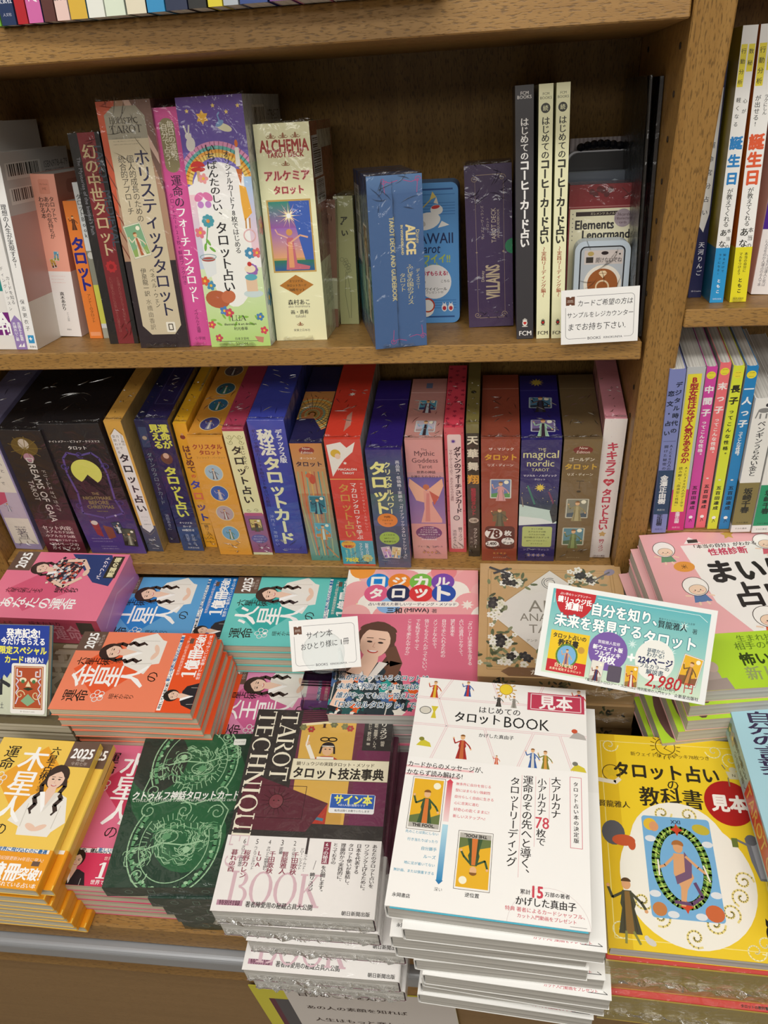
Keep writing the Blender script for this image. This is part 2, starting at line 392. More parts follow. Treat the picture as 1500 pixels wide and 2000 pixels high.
def ridge_me(w, h, seed, n=9, k=1.0):
    """scattered folds of cellophane shaped to catch highlights: short raised ridges on the plane z=0"""
    rnd = random.Random(seed); V, F = [], []
    for _ in range(n):
        x, y, a = rnd.uniform(.1, .9)*w, rnd.uniform(.05, .95)*h, rnd.uniform(-1.2, 1.2)+rnd.choice((0, 1.57)); L = rnd.uniform(.1, .3)*min(w, h)*k; b = rnd.uniform(-.5, .5)
        m = 5
        for i in range(m+1):
            s = (i/m-.5)*L; px, py = x+s*math.cos(a+b*i/m), y+s*math.sin(a+b*i/m); q = .32*math.sin(math.pi*i/m)+.03; nx, ny = -math.sin(a)*q, math.cos(a)*q
            px = min(max(px, .5), w-.5); py = min(max(py, .5), h-.5)
            V += [Vector((px+nx, py+ny, 0))*.001, Vector((px, py, .7*q/.35))*.001, Vector((px-nx, py-ny, 0))*.001]
        base = len(V)-3*(m+1)
        for i in range(m):
            j = base+3*i; F += [(j, j+1, j+4, j+3), (j+1, j+2, j+5, j+4)]
    me = bpy.data.meshes.new('folds'); me.from_pydata(V, [], F); return me
def film_sheet(w, h, seed, amp=1.0, n=8):
    rnd = random.Random(seed); V, F = [], []
    for j in range(n+1):
        for i in range(n+1): V.append(Vector((w*i/n, h*j/n, rnd.uniform(.3, 1)*amp))*.001)
    for j in range(n):
        for i in range(n):
            a = j*(n+1)+i; F += [(a, a+1, a+n+2), (a, a+n+2, a+n+1)]
    me = bpy.data.meshes.new('film'); me.from_pydata(V, [], F); return me
def make_book(M4, name, label, cat, w, h, t, col, arts=None, spine='L', pages='pages', m='gloss', band=None, band_arts=None, hard=0, group=None, fins=(), inset=0):
    """a book lying on its back: x across, y up the page, z thickness. band = (height mm, colour)"""
    r = root(name, M4, label, cat, group); mir = w if spine == 'R' else None
    c = 2.2 if hard else .6
    cv = link('cover', prism_me(cprof(w, t, c, 2.2), 0, h, col, 'cover', 1, mir), m, r)
    pi = 3 if hard else .8
    pm = box_me(w-c-pi-1, h-2*(pi if hard else .3), t-2*c, None, .2, ((c+1) if spine == 'L' else pi, (pi if hard else .3), c), 'pages')
    link('page_block', pm, pages, r)
    prints(cv, (w, h, t), arts, m)
    if band:
        bh, bc = band; e = .25
        P = [(x+(0 if x > 3 else -e), z+(e if z > t/2 else -e)) for x, z in cprof(w, t, .25, 2.2)]
        bn = link('paper_band', prism_me(P, -.05, bh, bc, 'paper_band', 1, mir), m, r)
        if band_arts:
            for face, fn in band_arts.items():
                fw, fh = face_dim(face, w, bh, t)
                a = Art(fw, fh); fn(a); mp = face_map(face, w, bh, t)
                link(NICE[face], a.mesh(lambda u, v, e_, mp=mp: mp(u, v, e_+e+.02), 'band_print'), m, bn)
    return r
def make_box(M4, name, label, cat, w, h, t, cols, arts=None, m='wrap', bev=.5, seam=None, fins=(), group=None, body='box'):
    """a lidded card box in the same frame as a book"""
    r = root(name, M4, label, cat, group)
    b = link(body, box_me(w, h, t, cols, bev, name=body), m, r)
    prints(b, (w, h, t), arts, m)
    for i, f in enumerate(fins):
        add_fin(r, (w, h, t), f, hash_(label)+i)
    return r
def hash_(s): return sum(ord(c)*(i+1) for i, c in enumerate(s)) % 10007
def add_fin(r, dims, f, seed):
    w, h, t = dims
    if f == 'top':   # on the head, running back from the spine (upright boxes)
        o = link('plastic_wrap', wrinkle_me(w*.8, t*.5, 3.2, seed), 'film', r); o.matrix_local = Matrix(((1, 0, 0, w*.05e-3), (0, 0, 1, (h+.2)*.001), (0, 1, 0, t*.25e-3), (0, 0, 0, 1)))
    elif f == 'toped':  # along the spine's upper edge
        o = link('plastic_wrap', wrinkle_me(t, 7, 3, seed), 'film', r); o.matrix_local = Matrix(((0, 1, 0, 0), (0, 0, 1, (h+.1)*.001), (1, 0, 0, 0), (0, 0, 0, 1)))
    elif f == 'sheet':  # crumpled film on the spine's upper third
        o = link('plastic_wrap', ridge_me(t*.9, h*.25, seed, 12, 1.6), 'ridge', r); o.matrix_local = Matrix(((0, 0, -1, -.4e-3), (0, 1, 0, h*.77e-3), (1, 0, 0, t*.05e-3), (0, 0, 0, 1)))
    elif f == 'sheettop':
        o = link('plastic_wrap', ridge_me(w*.7, t*.9, seed, 12, 1.5), 'ridge', r); o.matrix_local = Matrix(((1, 0, 0, .002), (0, 0, 1, (h+.3)*.001), (0, 1, 0, t*.05e-3), (0, 0, 0, 1)))
    elif f == 'sheetlow':
        o = link('plastic_wrap', ridge_me(t*.9, h*.12, seed, 7, 1.6), 'ridge', r); o.matrix_local = Matrix(((0, 0, -1, -.4e-3), (0, 1, 0, h*.02e-3), (1, 0, 0, t*.05e-3), (0, 0, 0, 1)))
    elif f == 'foot':   # a tail of film below the spine
        o = link('plastic_wrap', wrinkle_me(t*.6, 2.5, 4, seed), 'film', r); o.matrix_local = Matrix(((0, 1, 0, -.0035), (0, 0, 1, .001), (1, 0, 0, t*.15e-3), (0, 0, 0, 1)))
    elif f == 'front':  # flat stacks: ragged fin along the near edge
        o = link('plastic_wrap', wrinkle_me(w*.96, 9, 6, seed, 26), 'film', r); o.matrix_local = Matrix(((1, 0, 0, w*.02e-3), (0, 0, -1, 0), (0, 1, 0, t*.35e-3), (0, 0, 0, 1)))
class Frame:
    """a shelf plane through the front line, sloping down to the back by tau degrees (mm, eye frame)"""
    def __init__(s, z, tau=0, y=659.0):
        t = math.radians(tau); s.o = Vector((0, y, z)); s.d = Vector((0, math.cos(t), -math.sin(t))); s.u = Vector((0, math.sin(t), math.cos(t)))
        s.e = s.loc(Vector((0, 0, 0))-s.o)
        s.M = Matrix(((1, 0, 0, 0), (0, s.d.y, s.u.y, 0), (0, s.d.z, s.u.z, 0), (0, 0, 0, 1))); s.M.translation = wm(s.o)
    def loc(s, v): return Vector((v.x, v.dot(s.d), v.dot(s.u)))
    def hit(s, p, P0, n): d = s.loc(ray(*p)); return s.e + d*((P0-s.e).dot(n)/d.dot(n))
    def foot(s, p): return s.hit(p, Vector((0, 0, 0)), Vector((0, 0, 1)))
    def aty(s, p, y): return s.hit(p, Vector((0, y, 0)), Vector((0, 1, 0)))
def upright_M(BL, BR, TL, TR, F, gap=.5):
    """matrix and size of a spine whose foot stands on shelf F; the spine's left/right foot and head in the photograph"""
    bl, br = F.foot(BL), F.foot(BR)
    if abs(br.y-bl.y) < .16*(br.x-bl.x)+2: bl.y = br.y = (bl.y+br.y)/2
    ax = (br-bl); wd = ax.length; ax = ax/wd; nrm = Vector((ax.y, -ax.x, 0))
    if TL is None: top, foot = F.hit(TR, br, nrm), br
    else: top, foot = F.hit(TL, bl, nrm), bl
    if TL is not None and TR is not None: up = ((top-bl)+(F.hit(TR, br, nrm)-br))/2
    else: up = top-foot
    lean = math.atan2(up.dot(ax), up.z); H = up.length; lean = max(-.05, min(.05, lean))
    if abs(lean) < .012: lean = 0
    Z = (Vector((0, 0, 1))*math.cos(lean)+ax*math.sin(lean)); X3 = ax*math.cos(lean)-Vector((0, 0, 1))*math.sin(lean)
    back = Vector((-ax.y, ax.x, 0)); t = wd*math.cos(lean)-gap
    o = br - X3*(t+gap*.5) if lean > 0 else bl + X3*gap*.5
    o.z += .25
    L = Matrix.Identity(4)
    for i in range(3):
        L[i][0] = back[i]; L[i][1] = Z[i]; L[i][2] = X3[i]; L[i][3] = o[i]*.001
    F.room = (200-H*F.u.y)/F.d.y - max(bl.y, br.y) - 2
    return F.M @ L, t, H
def flat_M(P, ang, w, land=False, h=0):
    """P near-left corner (mm) of what the viewer sees, ang in degrees, w the viewer's width"""
    a = math.radians(ang); d = Vector((math.cos(a), math.sin(a), 0))
    o = P + d*w if land else P
    return Matrix.Translation(wm(o)) @ Matrix.Rotation(a+(math.pi/2 if land else 0), 4, 'Z')
# ================================================================ the shelf unit and the display ledge
FY, S1, S2, S3, TB, TILT = 659.0, -103.0, -376.0, -662.0, -800.0, 14.5     # front line and upper faces, mm in the eye frame
def slab(name, x0, x1, y0, y1, z0, z1, m, parent=None, bev=1.0, kind='structure'):
    o = link(name, box_me(x1-x0, y1-y0, z1-z0, None, bev, name=name), m, parent, None)
    if parent is None: o.location = wm((x0, y0, z0))
    else: o.location = wm((x0, y0, z0)) - parent.matrix_world.translation
    if kind and parent is None: o['kind'] = kind
    return o
unit = root('bookcase', Matrix.Translation(wm((-620, 659, -1500))), 'oak bookcase whose shelves carry the upright books and boxed decks', 'bookcase')
bpy.context.view_layer.update()
P = unit
up = slab('side_panel', 130, 158.5, 657, 868, -1500, 260, 'wood_z', P)
slab('side_panel', -620, -592, 657, 868, -1500, 260, 'wood_z', P)
slab('side_panel', 470, 498, 657, 868, -1500, 260, 'wood_z', P)
for x0, x1 in ((-592, 130), (158.5, 470)): slab('back_panel', x0, x1, 862, 868, -1500, 260, 'wood_shaded', P)
FS1, FS2, FS3, FR1, FR2 = Frame(S1, TILT), Frame(S2, TILT), Frame(S3), Frame(-346.5, TILT), Frame(-600)
def board(F, x0, x1, th, dep=199):
    o = link('shelf_board', box_me(x1-x0, dep, th, None, 1, (x0, 0, -th), name='shelf_board'), 'wood_x', P)
    o.matrix_world = F.M
for F, x0, x1, th in ((FS1, -591.5, 128, 25), (FS2, -591.5, 127, 16.5), (FS3, -591.5, 129.5, 19), (Frame(165, TILT), -591.5, 129.5, 20), (FR1, 159, 469.5, 15.5), (FR2, 159, 469.5, 19), (Frame(-60, TILT), 159, 469.5, 20), (Frame(200, TILT), 159, 469.5, 20)): board(F, x0, x1, th)
hm = prism_me([(2.4*math.cos(a*.785), 2.4*math.sin(a*.785)) for a in range(8)], 0, .5, None, 'peg_hole', 1)
hm.transform(Matrix.Rotation(math.pi/2, 4, 'Z'))
for z in [-150-32*i for i in range(16)]:
    for y in (682, 822):
        if min(abs(z-S2), abs(z-S2+16)) < 12: continue
        o = link('peg_hole', hm, 'hole', P); o.location = wm((129.7, y, z)) - unit.matrix_world.translation
# the protruding ledge in front
led = root('display_counter', Matrix.Translation(wm((-900, 300, -1500))), 'oak-edged display counter with a grey bumper rail carrying the book stacks', 'counter')
bpy.context.view_layer.update()
slab('counter_top', -900, 700, 300, 656.5, -836, TB, 'wood_x', led, 2)
slab('front_edging', -900, 700, 298.5, 330, -912, -869, 'wood_x', led, 1.5)
slab('edge_core', -900, 700, 306, 330, -869.2, -835.8, 'wood_x', led, .5)
rl = prism_me(rrect(0, 0, 17, 27, 6, 5), 0, 1600, None, 'bumper_rail', 1); rl.transform(Matrix.Rotation(-math.pi/2, 4, 'Z'))
for p in rl.polygons: p.use_smooth = False
o = link('bumper_rail', rl, 'rail', led); o.location = wm((-900, 306.5, -866)) - led.matrix_world.translation
slab('front_panel', -900, 700, 312, 330, -1500, -912, 'lam', led, .5)
fl = link('floor', box_me(5000, 5000, 10, None, 0, (-2500, -2500, -10), 'floor'), plain('shop_floor', '8d8376', .5)); fl['kind'] = 'structure'
PLS = plain('white_plaster', 'd8d2c6', .9)
for nm, w_, h_, t_, loc in (('ceiling', 6, 6, .1, (-3, -4, 3.1)), ('wall_back', 6, .1, 3.1, (-3, .9, 0)), ('wall_front', 6, .1, 3.1, (-3, -4.1, 0)), ('wall_left', .1, 5, 3.1, (-3.1, -4.1, 0)), ('wall_right', .1, 5, 3.1, (3, -4.1, 0))):
    o = link(nm, box_me(w_*1000, h_*1000, t_*1000, None, 0, name=nm), PLS, None, loc); o['kind'] = 'structure'
# ================================================================ figures and cards for the covers
def woman(A, x, y, k, rot=0, jacket='f2efe9', hair='3a2a26', long=1, skin='f0cdb8', hands=1):
    b = A.sub(x, y, k, rot); c = jacket
    b.poly([(-.55, .55), (-.3, .42), (.3, .42), (.58, .55), (.85, 1.3), (.55, 1.6), (.5, 1.75), (-.45, 1.75), (-.5, 1.5), (-.9, 1.35)], c)
    b.line([(-.5, .8), (-.45, 1.5)], .02, 'cfcac2'); b.line([(.5, .8), (.5, 1.5)], .02, 'cfcac2')
    if long:
        for s in (-1, 1):
            b.line([(s*.27, -.05), (s*.36, .2), (s*.28, .42), (s*.42, .6), (s*.3, .8), (s*.4, .98)], .13, hair)
            b.line([(s*.4, .98), (s*.32, 1.1)], .06, hair)
    b.ell(0, -.1, .36, .4, hair)
    b.poly([(-.12, .2), (.12, .2), (.14, .42), (.02, .85), (-.16, .42)], skin)
    b.poly([(-.17, .4), (-.32, .42), (-.02, 1.05), (.03, .9)], 'ffffff' if c != 'ffffff' else 'e5e5e5'); b.poly([(.17, .4), (.32, .42), (.02, 1.05), (0, .9)], 'e6e2dc' if long else c)
    b.ell(0, -.02, .255, .325, skin)
    b.ell(0, -.27, .3, .15, hair, 0, 16, 180, 360); b.poly([(-.28, -.05), (-.3, -.3), (.1, -.3), (-.1, -.2), (-.22, -.1)], hair); b.poly([(.28, -.05), (.3, -.3), (0, -.32), (.15, -.2), (.22, -.1)], hair)
    for s in (-1, 1):
        b.ell(s*.1, -.01, .045, .02, '2c201d'); b.line([(s*.05, -.085), (s*.16, -.08)], .016, '5a4338')
    b.line([(0, 0), (-.02, .1), (.02, .11)], .012, 'd8a58e')
    b.ell(0, .17, .09, .05, 'c8504c', 0, 12, 0, 180); b.ell(0, .172, .065, .02, 'ffffff', 0, 10, 0, 180)
    if hands: b.ell(-.12, 1.5, .2, .09, skin, 25); b.ell(.16, 1.5, .2, .08, skin, -25)
    return b
def figure(b, robe, robe2, skin='e8b98a', hair='8a5a2a'):
    """a plain robed figure in a unit box centred on 0"""
    b.poly([(-.1, -.2), (.1, -.2), (.18, .1), (.14, .2), (.26, .75), (-.24, .75), (-.13, .2), (-.16, .1)], robe)
    b.poly([(-.05, -.18), (.06, -.18), (.1, .75), (-.08, .75)], robe2)
    b.line([(-.1, -.14), (-.32, -.02), (-.4, -.25)], .06, robe); b.line([(.1, -.14), (.3, .06), (.38, .2)], .06, robe)
    b.ell(-.4, -.29, .04, .04, skin); b.ell(.39, .24, .04, .04, skin)
    b.ell(0, -.34, .1, .12, skin); b.ell(0, -.4, .11, .09, hair, 0, 12, 180, 360)
    b.line([(-.08, .05), (-.12, .7)], .012, '3a2a20'); b.line([(.09, .05), (.16, .7)], .012, '3a2a20')
def card(A, x, y, k, rot=0, sky='f0c02a', ground='5f7a35', robe='c04a2a', robe2='e8e4d8', border='e9e6df', asp=1.7, cap=None, line='3a3026', fig=1):
    """a generic picture card; k is its width as a fraction of W"""
    b = A.sub(x, y, k, rot, k*asp)
    b.rr(-.5, -.5, .5, .5, .05, border); b.frame(-.485, -.49, .485, .49, .012, line); b.rect(-.44, -.455, .44, .44, sky)
    b.poly([(-.44, .25), (-.15, .2), (.1, .27), (.44, .18), (.44, .44), (-.44, .44)], ground)
    b.ell(.26, -.34, .11, .11, 'f7f3da')
    if fig: figure(b.sub(0, .02, .95), robe, robe2)
    if cap: b.rect(-.44, .37, .44, .455, 'b9b5ae'); b.ht(cap, -.32, .32, .412, '2a2622', .03)
    return b
def flower(A, x, y, r, c, c2='f0c040', n=5):
    for i in range(n):
        t = 6.283*i/n; A.ell(x+r*.62*math.cos(t), y+r*.62*math.sin(t)*A.W/A.H, r*.5, r*.42, c, math.degrees(t), 10)
    A.ell(x, y, r*.32, r*.32, c2, 0, 10)
def leafs(A, pts, c, r=.06):
    for x, y, a in pts: A.ell(x, y, r, r*.36, c, a, 10)
def scroll(A, x, y, k, c, sx=1, w_=.02):
    b = A.sub(x, y, k); b.curl(sx*.2, 0, .2, c, w_/k, 1.3, 3.1 if sx > 0 else 0); b.curl(sx*.5, .05, .13, c, w_/k, 1.2, 2.5 if sx > 0 else .5, -1); b.line([(0, 0), (sx*.35, -.15), (sx*.7, 0)], w_/k, c)
def barcode(A, x0, y0, x1, y1, horiz=0, seed=1):
    A.rect(x0, y0, x1, y1, 'e6e4e0'); rnd = random.Random(seed); q = .06
    while q < .94:
        d = rnd.uniform(.012, .045)
        if horiz: A.rect(x0+(x1-x0)*.1, y0+(y1-y0)*q, x0+(x1-x0)*.9, y0+(y1-y0)*(q+d), '2b2b2b')
        else: A.rect(x0+(x1-x0)*q, y0+(y1-y0)*.08, x0+(x1-x0)*(q+d), y0+(y1-y0)*.8, '2b2b2b')
        q += d+rnd.uniform(.015, .04)
def smalltext(A, x, y0, y1, n, c, seed=3, size=None):
    """a column of tiny characters too small to read in the photograph"""
    rnd = random.Random(seed); A.vt(''.join(rnd.choice('のをにはかたでとるい占運気本月人心') for _ in range(n)), x, y0, y1, c, 0, size)
def lines(A, x0, y0, x1, y1, n, c, seed=3, m=16):
    rnd = random.Random(seed)
    for i in range(n):
        A.ht(''.join(rnd.choice('のをにはかたでとるい占運気本月人心') for _ in range(m)), x0, x0+(x1-x0)*rnd.uniform(.8, 1), y0+(y1-y0)*(i+.5)/n, c)
def planet(sky, dia, obi, star3, dark='6a5348', black='1c1713', extra=None):
    """cover of the yearly fortune paperback, drawn upright"""
    def f(A):
        A.rect(0, 0, 1, 1, sky); A.poly([(.14, .3), (.5, .05), (.86, .3), (.5, .56)], dia)
        A.rect(.74, 0, 1, .19, dark); A.serif_num = None
        A.ht('2025', .77, .98, .09, 'ffffff', .03, 1.3); A.ht('年版', .84, .92, .135, 'e0d8d0'); A.ht('令和七年', .8, .96, .165, 'c0b0a8')
        woman(A, .73, .29, .31)
        A.vt(star3, .42, .06, .6, 'ffffff', .015, .26)
        A.vt('の', .42, .6, .69, black, 0, .12)
        A.vt('六星占術', .6, .05, .3, black, .012, .085); A.vt('による', .6, .3, .38, black, 0, .055)
        A.vt('運命', .17, .06, .24, black, .01, .15)
        b = A.sub(.17, .31, .075)
        for i in range(5): b.ring(.6*math.cos(i*1.257-1.57), .6*math.sin(i*1.257-1.57), .36, .36, .1, 'ffffff', 0, 360, 12)
        b.ell(0, .5, .25, .25, 'ffffff', 0, 8)
        A.vt('細木かおり', .17, .39, .57, black, 0, .065)
    def obi_(A):
        A.rect(0, 0, 1, 1, obi); H = .25
        A.ht('世界で一番売れている占い本', .4, .98, .9, 'ffffff', .01)
        A.ht('突破!', .78, .98, .62, 'ffffff', .03, 1.2); A.ht('億冊', .52, .78, .6, 'ffffff', .04, 1.2)
        A.serif_one = A.rect(.455, .38, .485, .8, 'ffffff'); A.rect(.43, .77, .51, .8, 'ffffff'); A.line([(.43, .45), (.46, .4)], .012, 'ffffff')
        A.ht('世界的記録更新34年目に突入!', .45, .95, .27, 'ffe8dc'); A.rect(.86, .3, .93, .42, dark)
        A.rect(.02, .02, .52, .14, 'ffffff'); A.ht(extra or '何をしてもお金に結びつく一年', .04, .5, .08, '3a3a3a', .03)
        A.rect(.35, -.05, .97, .03, 'ffffff')
        A.rect(.35, .0, .97, .1, 'f8f6f2'); A.ht('新しい世界に飛び込むのに最適', .37, .95, .05, '2f6fae', .03)
        woman(A, .2, .36, .2, 0, '2c2a30', '2a2220', 0, 'eccab4', 0)
    return f, obi_
SKY, OBI = {}, {}
def c_rect(c): return lambda A: A.rect(0, 0, 1, 1, c)
# ================================================================ upright books and boxed sets
def UP(name, label, cat, BL, BR, TL, TR, z, dep, cols, arts, kind='box', m='wrap', fins=(), group=None, **kw):
    M4, t, h = upright_M(BL, BR, TL, TR, z); dep = min(dep, z.room)
    if kind == 'box': return make_box(M4, name, label, cat, dep, h, t, cols, arts, m, fins=fins, group=group, **kw)
    r = make_book(M4, name, label, cat, dep, h, t, cols, arts, m=m, group=group, **kw)
    for i, f in enumerate(fins): add_fin(r, (dep, h, t), f, hash_(label)+i)
    return r
BK, BX = 'book', 'boxed set'
G2, G3 = 'books and boxed decks on the middle shelf', 'boxed decks on the lower shelf'
# ---- top shelf: feet of the books
TOPS = [(-8, 4, '6fae3a', 'green', []), (5, 34, '24365c', 'navy blue', [('太玄社', .5, 'e8e8f0')]), (36, 57, 'b3222c', 'red', []), (58, 87, '27305e', 'navy and magenta', [('T Q', .35, 'ffffff')]), (88, 112, '5c3430', 'dark brown', [('イフ出版', .45, 'e6dcd0')]),
        (113, 139, 'e8c8c0', 'pale pink', [('SHC', .5, '8a7a78')]), (140, 174, '1f5f78', 'teal and yellow', [('310097', .35, '33301a')]), (175, 208, 'e6e8e0', 'white', [('ﾛ3581', .3, '555555')]), (209, 248, 'd9e4d0', 'pale green', []), (250, 289, '2c2a30', 'black and cream', []),
        (290, 325, '2f8cc0', 'sky blue', [('hobby', .3, 'ffffff')]), (326, 369, '1f2a48', 'dark navy', []), (370, 406, '191918', 'black', []), (408, 437, 'd8c82a', 'yellow', []), (438, 468, 'a8b0b8', 'grey', []), (470, 525, '24407e', 'royal blue', []), (528, 570, '6a3a80', 'violet', []), (573, 636, 'e08aac', 'rose pink', []), (640, 690, 'e6e4de', 'off-white', []), (693, 752, '7a8a96', 'slate grey', []), (755, 800, 'd8d0c4', 'cream', []), (803, 870, '50606a', 'dark grey', [])]
def top_art(col, txt):
    def f(A):
        A.rect(0, 0, 1, 1, col)
        if 'magenta' in txt[0]: A.rect(0, .88, 1, 1, 'd06aa8')
        if 'yellow' in txt[0] and 'teal' in txt[0]: A.rect(0, .86, 1, 1, 'd8b040')
        if 'cream' in txt[0]: A.rect(0, .93, 1, 1, 'e0d8c0')
        if txt[0] == 'navy blue': A.ring(.5, .83, .3, .3, .08, 'e8e8f0'); A.ht('人文社', .2, .8, .965, 'c8c8d8')
        if txt[0] == 'red': A.line([(.2, .9), (.5, .8), (.8, .86)], .08, 'e8b0a8')
        for s, w_, c in txt[1]: A.ht(s, .5-w_, .5+w_, .92, c, .02)
    return f
for i, (x0, x1, c, nm, tx) in enumerate(TOPS):
    h = 175+(i*37 % 5)*8
    yo = -10-min(x0, 560)*.04; q0, q1 = FS1.aty((x0, 49-x0*.07), yo), FS1.aty((x1, 49-x1*.07), yo)
    M4 = FS1.M @ Matrix(((0, 0, 1, q0.x*.001), (1, 0, 0, yo*.001), (0, 1, 0, .0002), (0, 0, 0, 1)))
    make_book(M4, 'book', f'{nm} book on the top shelf of which only the foot is seen', BK, 128, h, max(4, q1.x-q0.x-.6), c, {'spineL': top_art(c, (nm, tx))}, group='books on the top shelf')
# ---- middle shelf
def u_left1(A): A.rect(0, 0, 1, 1, 'e9e6e2'); A.rect(0, .3, 1, .72, '2a8f8a'); A.rect(0, .82, 1, .93, '7a2a7e'); A.ht('UA', .3, .95, .855, 'ffffff', .05); A.ht('新刊', .3, .95, .9, 'ffffff', .04); A.vt('タロット・リーディングレッスン', .6, .3, .8, '26323a', 0, .3)
UP('book', 'teal and white book with a purple foot band, cut by the picture edge', BK, (-32, 683), (33, 684), None, (-70, 240), FS2, 128, 'e9e6e2', {'spineL': u_left1}, 'book', m='gloss', group=G2)
def u_l2(A): A.rect(0, 0, 1, 1, 'f1efec'); A.vt('カードを知る', .68, .58, .74, '2a2c34', 0, .28); A.vt('タロット・リーディングレッスン', .3, .3, .78, '3a3c44', 0, .25); A.poly([(0, .84), (.5, .8), (1, .84), (1, 1), (0, 1)], '9b83bd'); A.vt('吉田ルナ監修', .7, .84, .95, 'ffffff', .02, .26); A.vt('片岡れいこ絵', .3, .84, .95, 'ffffff', .02, .26); A.poly([(.2, .985), (.5, .965), (.5, .985), (.8, .96), (.8, .985)], 'ffffff')
UP('book', 'slim white book with a lilac arched foot, beside the teal and white one', BK, (34, 683), (54.5, 683.5), None, (-30, 320), FS2, 128, 'f1efec', {'spineL': u_l2}, 'book', m='gloss', group=G2)
def u_l3(A): A.rect(0, 0, 1, 1, 'f3f2f0'); A.vt('理想の人生が実現する!', .5, .24, .56, '2b2b33', .01, .5); A.vt('保志更衣子', .42, .72, .9, '2b2b33', 0, .36); A.rect(.25, .92, .85, .965, '3a9ad0'); A.star(.5, .94, .2, 'ffffff', 4); A.ht('青書社', .25, .9, .985, '333333')
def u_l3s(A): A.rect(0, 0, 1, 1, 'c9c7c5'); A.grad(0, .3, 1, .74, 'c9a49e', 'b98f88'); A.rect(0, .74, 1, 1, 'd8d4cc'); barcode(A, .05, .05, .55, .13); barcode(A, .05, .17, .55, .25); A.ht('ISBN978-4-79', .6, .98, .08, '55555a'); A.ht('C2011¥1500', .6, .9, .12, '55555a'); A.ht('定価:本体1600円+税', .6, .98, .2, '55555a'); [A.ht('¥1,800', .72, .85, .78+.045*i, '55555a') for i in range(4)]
UP('book', 'white book with blue foot emblem and a pinkish back cover with barcodes', BK, (54, 684), (75, 683), None, (-4, 300), FS2, 130, 'f3f2f0', {'spineL': u_l3, 'front': u_l3s}, 'book', m='gloss', group=G2)
def u_beau(A): A.rect(0, 0, 1, 1, 'f0efed'); A.rect(.35, .05, .6, .07, '555'); A.vt('美しきタロットの世界', .45, .1, .55, '2a2a2a', .01, .6); A.vt('東京タロット美術館監修', .6, .58, .8, '444', 0, .3); A.rect(0, .8, 1, 1, 'c9b52f')
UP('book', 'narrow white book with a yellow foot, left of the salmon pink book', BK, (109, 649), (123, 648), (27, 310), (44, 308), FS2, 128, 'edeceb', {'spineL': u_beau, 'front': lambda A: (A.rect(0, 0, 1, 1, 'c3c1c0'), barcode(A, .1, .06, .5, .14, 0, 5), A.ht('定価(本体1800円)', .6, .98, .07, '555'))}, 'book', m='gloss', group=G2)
def u_salmon(A):
    A.rect(0, 0, 1, 1, 'f3ab95'); A.rect(0, .58, 1, 1, 'f6f1ee'); A.rr(.28, .03, .72, .115, .06, 'e99b84'); A.ht('My Guide', .34, .66, .06, 'a86a58'); A.ht('ME', .42, .58, .085, 'a86a58')
    A.vt('タロットで', .72, .13, .28, '3a2b28', .01, .2); A.vt('あの人の気持ちが', .5, .13, .38, '3a2b28', .01, .2); A.vt('わかる本', .28, .13, .26, '3a2b28', .01, .2)
    card(A, .5, .485, .22, 5, '5a9fc0', '7aa04a', 'd0a040'); card(A, .32, .53, .22, -12, 'c8a040', '604030', '8a3030')
    lines(A, .1, .6, .75, .66, 3, 'e8b0a4'); A.vt('真木あかり', .45, .71, .83, '33292a', .02, .2); A.vt('ナツメ出版', .55, .84, .9, '888', 0, .1); A.ht('朝陽社', .4, .6, .955, '444')
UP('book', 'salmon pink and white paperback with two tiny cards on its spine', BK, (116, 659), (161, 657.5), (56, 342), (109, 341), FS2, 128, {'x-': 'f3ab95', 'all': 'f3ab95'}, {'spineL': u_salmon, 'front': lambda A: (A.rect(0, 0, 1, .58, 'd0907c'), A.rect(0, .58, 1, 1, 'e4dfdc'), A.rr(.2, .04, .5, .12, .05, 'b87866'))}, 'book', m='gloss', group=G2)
def u_or(A): A.rect(0, 0, 1, 1, 'e8833a'); figure(A.sub(.5, .14, .8), '5c3522', '7a4a30', hair='402818'); A.vt('タロット', .5, .25, .64, '2c2d86', .05, .85); A.vt('アンナーのタロット', .55, .66, .88, '5a3a20', 0, .3); A.rect(.1, .95, .9, .98, 'f0a070')
UP('book', 'thin orange paperback with bold dark blue spine lettering', BK, (176, 662), (202, 661), (120, 394), (150, 392), FS2, 110, 'e8833a', {'spineL': u_or}, 'book', m='gloss', group=G2)
def u_tb(A): A.rect(0, 0, 1, 1, 'd9dcdc'); A.vt('タロットBook', .45, .07, .34, '3a3a3a', .01, .6); A.rect(0, .42, 1, .64, '8f8f80'); A.ell(.5, .45, .4, .4, 'd0d0c8'); A.rect(0, .64, 1, .9, 'd3d35a'); A.rect(0, .93, 1, 1, 'a9a99a')
UP('book', 'narrow grey and lime book between the orange one and the crimson boxed set', BK, (203, 661), (219, 660.5), (139, 357), (158, 356), FS2, 110, 'd0d2d2', {'spineL': u_tb}, 'book', m='gloss', group=G2)
def u_maboroshi(A):
    A.rect(0, 0, 1, 1, '1c1a1c'); A.rect(.3, 0, .85, 1, '7d2028'); A.vt('幻の中世タロット', .57, .05, .56, 'c9b489', .02, .42)
    A.ht('The Mysteries of the Initiate\'s Path', -.95, 1.3, .28, '8c8c94', 0, 1, 0, 90); A.ht('TAROT MEDIEVAL', -.6, 2.4, .28, '3f4a58', .02, 1, 0, 90)
    A.star(.57, .61, .2, 'b3262c', 9, .8); A.ell(.57, .61, .08, .08, '8a1a20'); smalltext(A, .7, .66, .9, 16, '9a5a54', 3, .1); smalltext(A, .45, .66, .94, 18, '9a5a54', 4, .1)
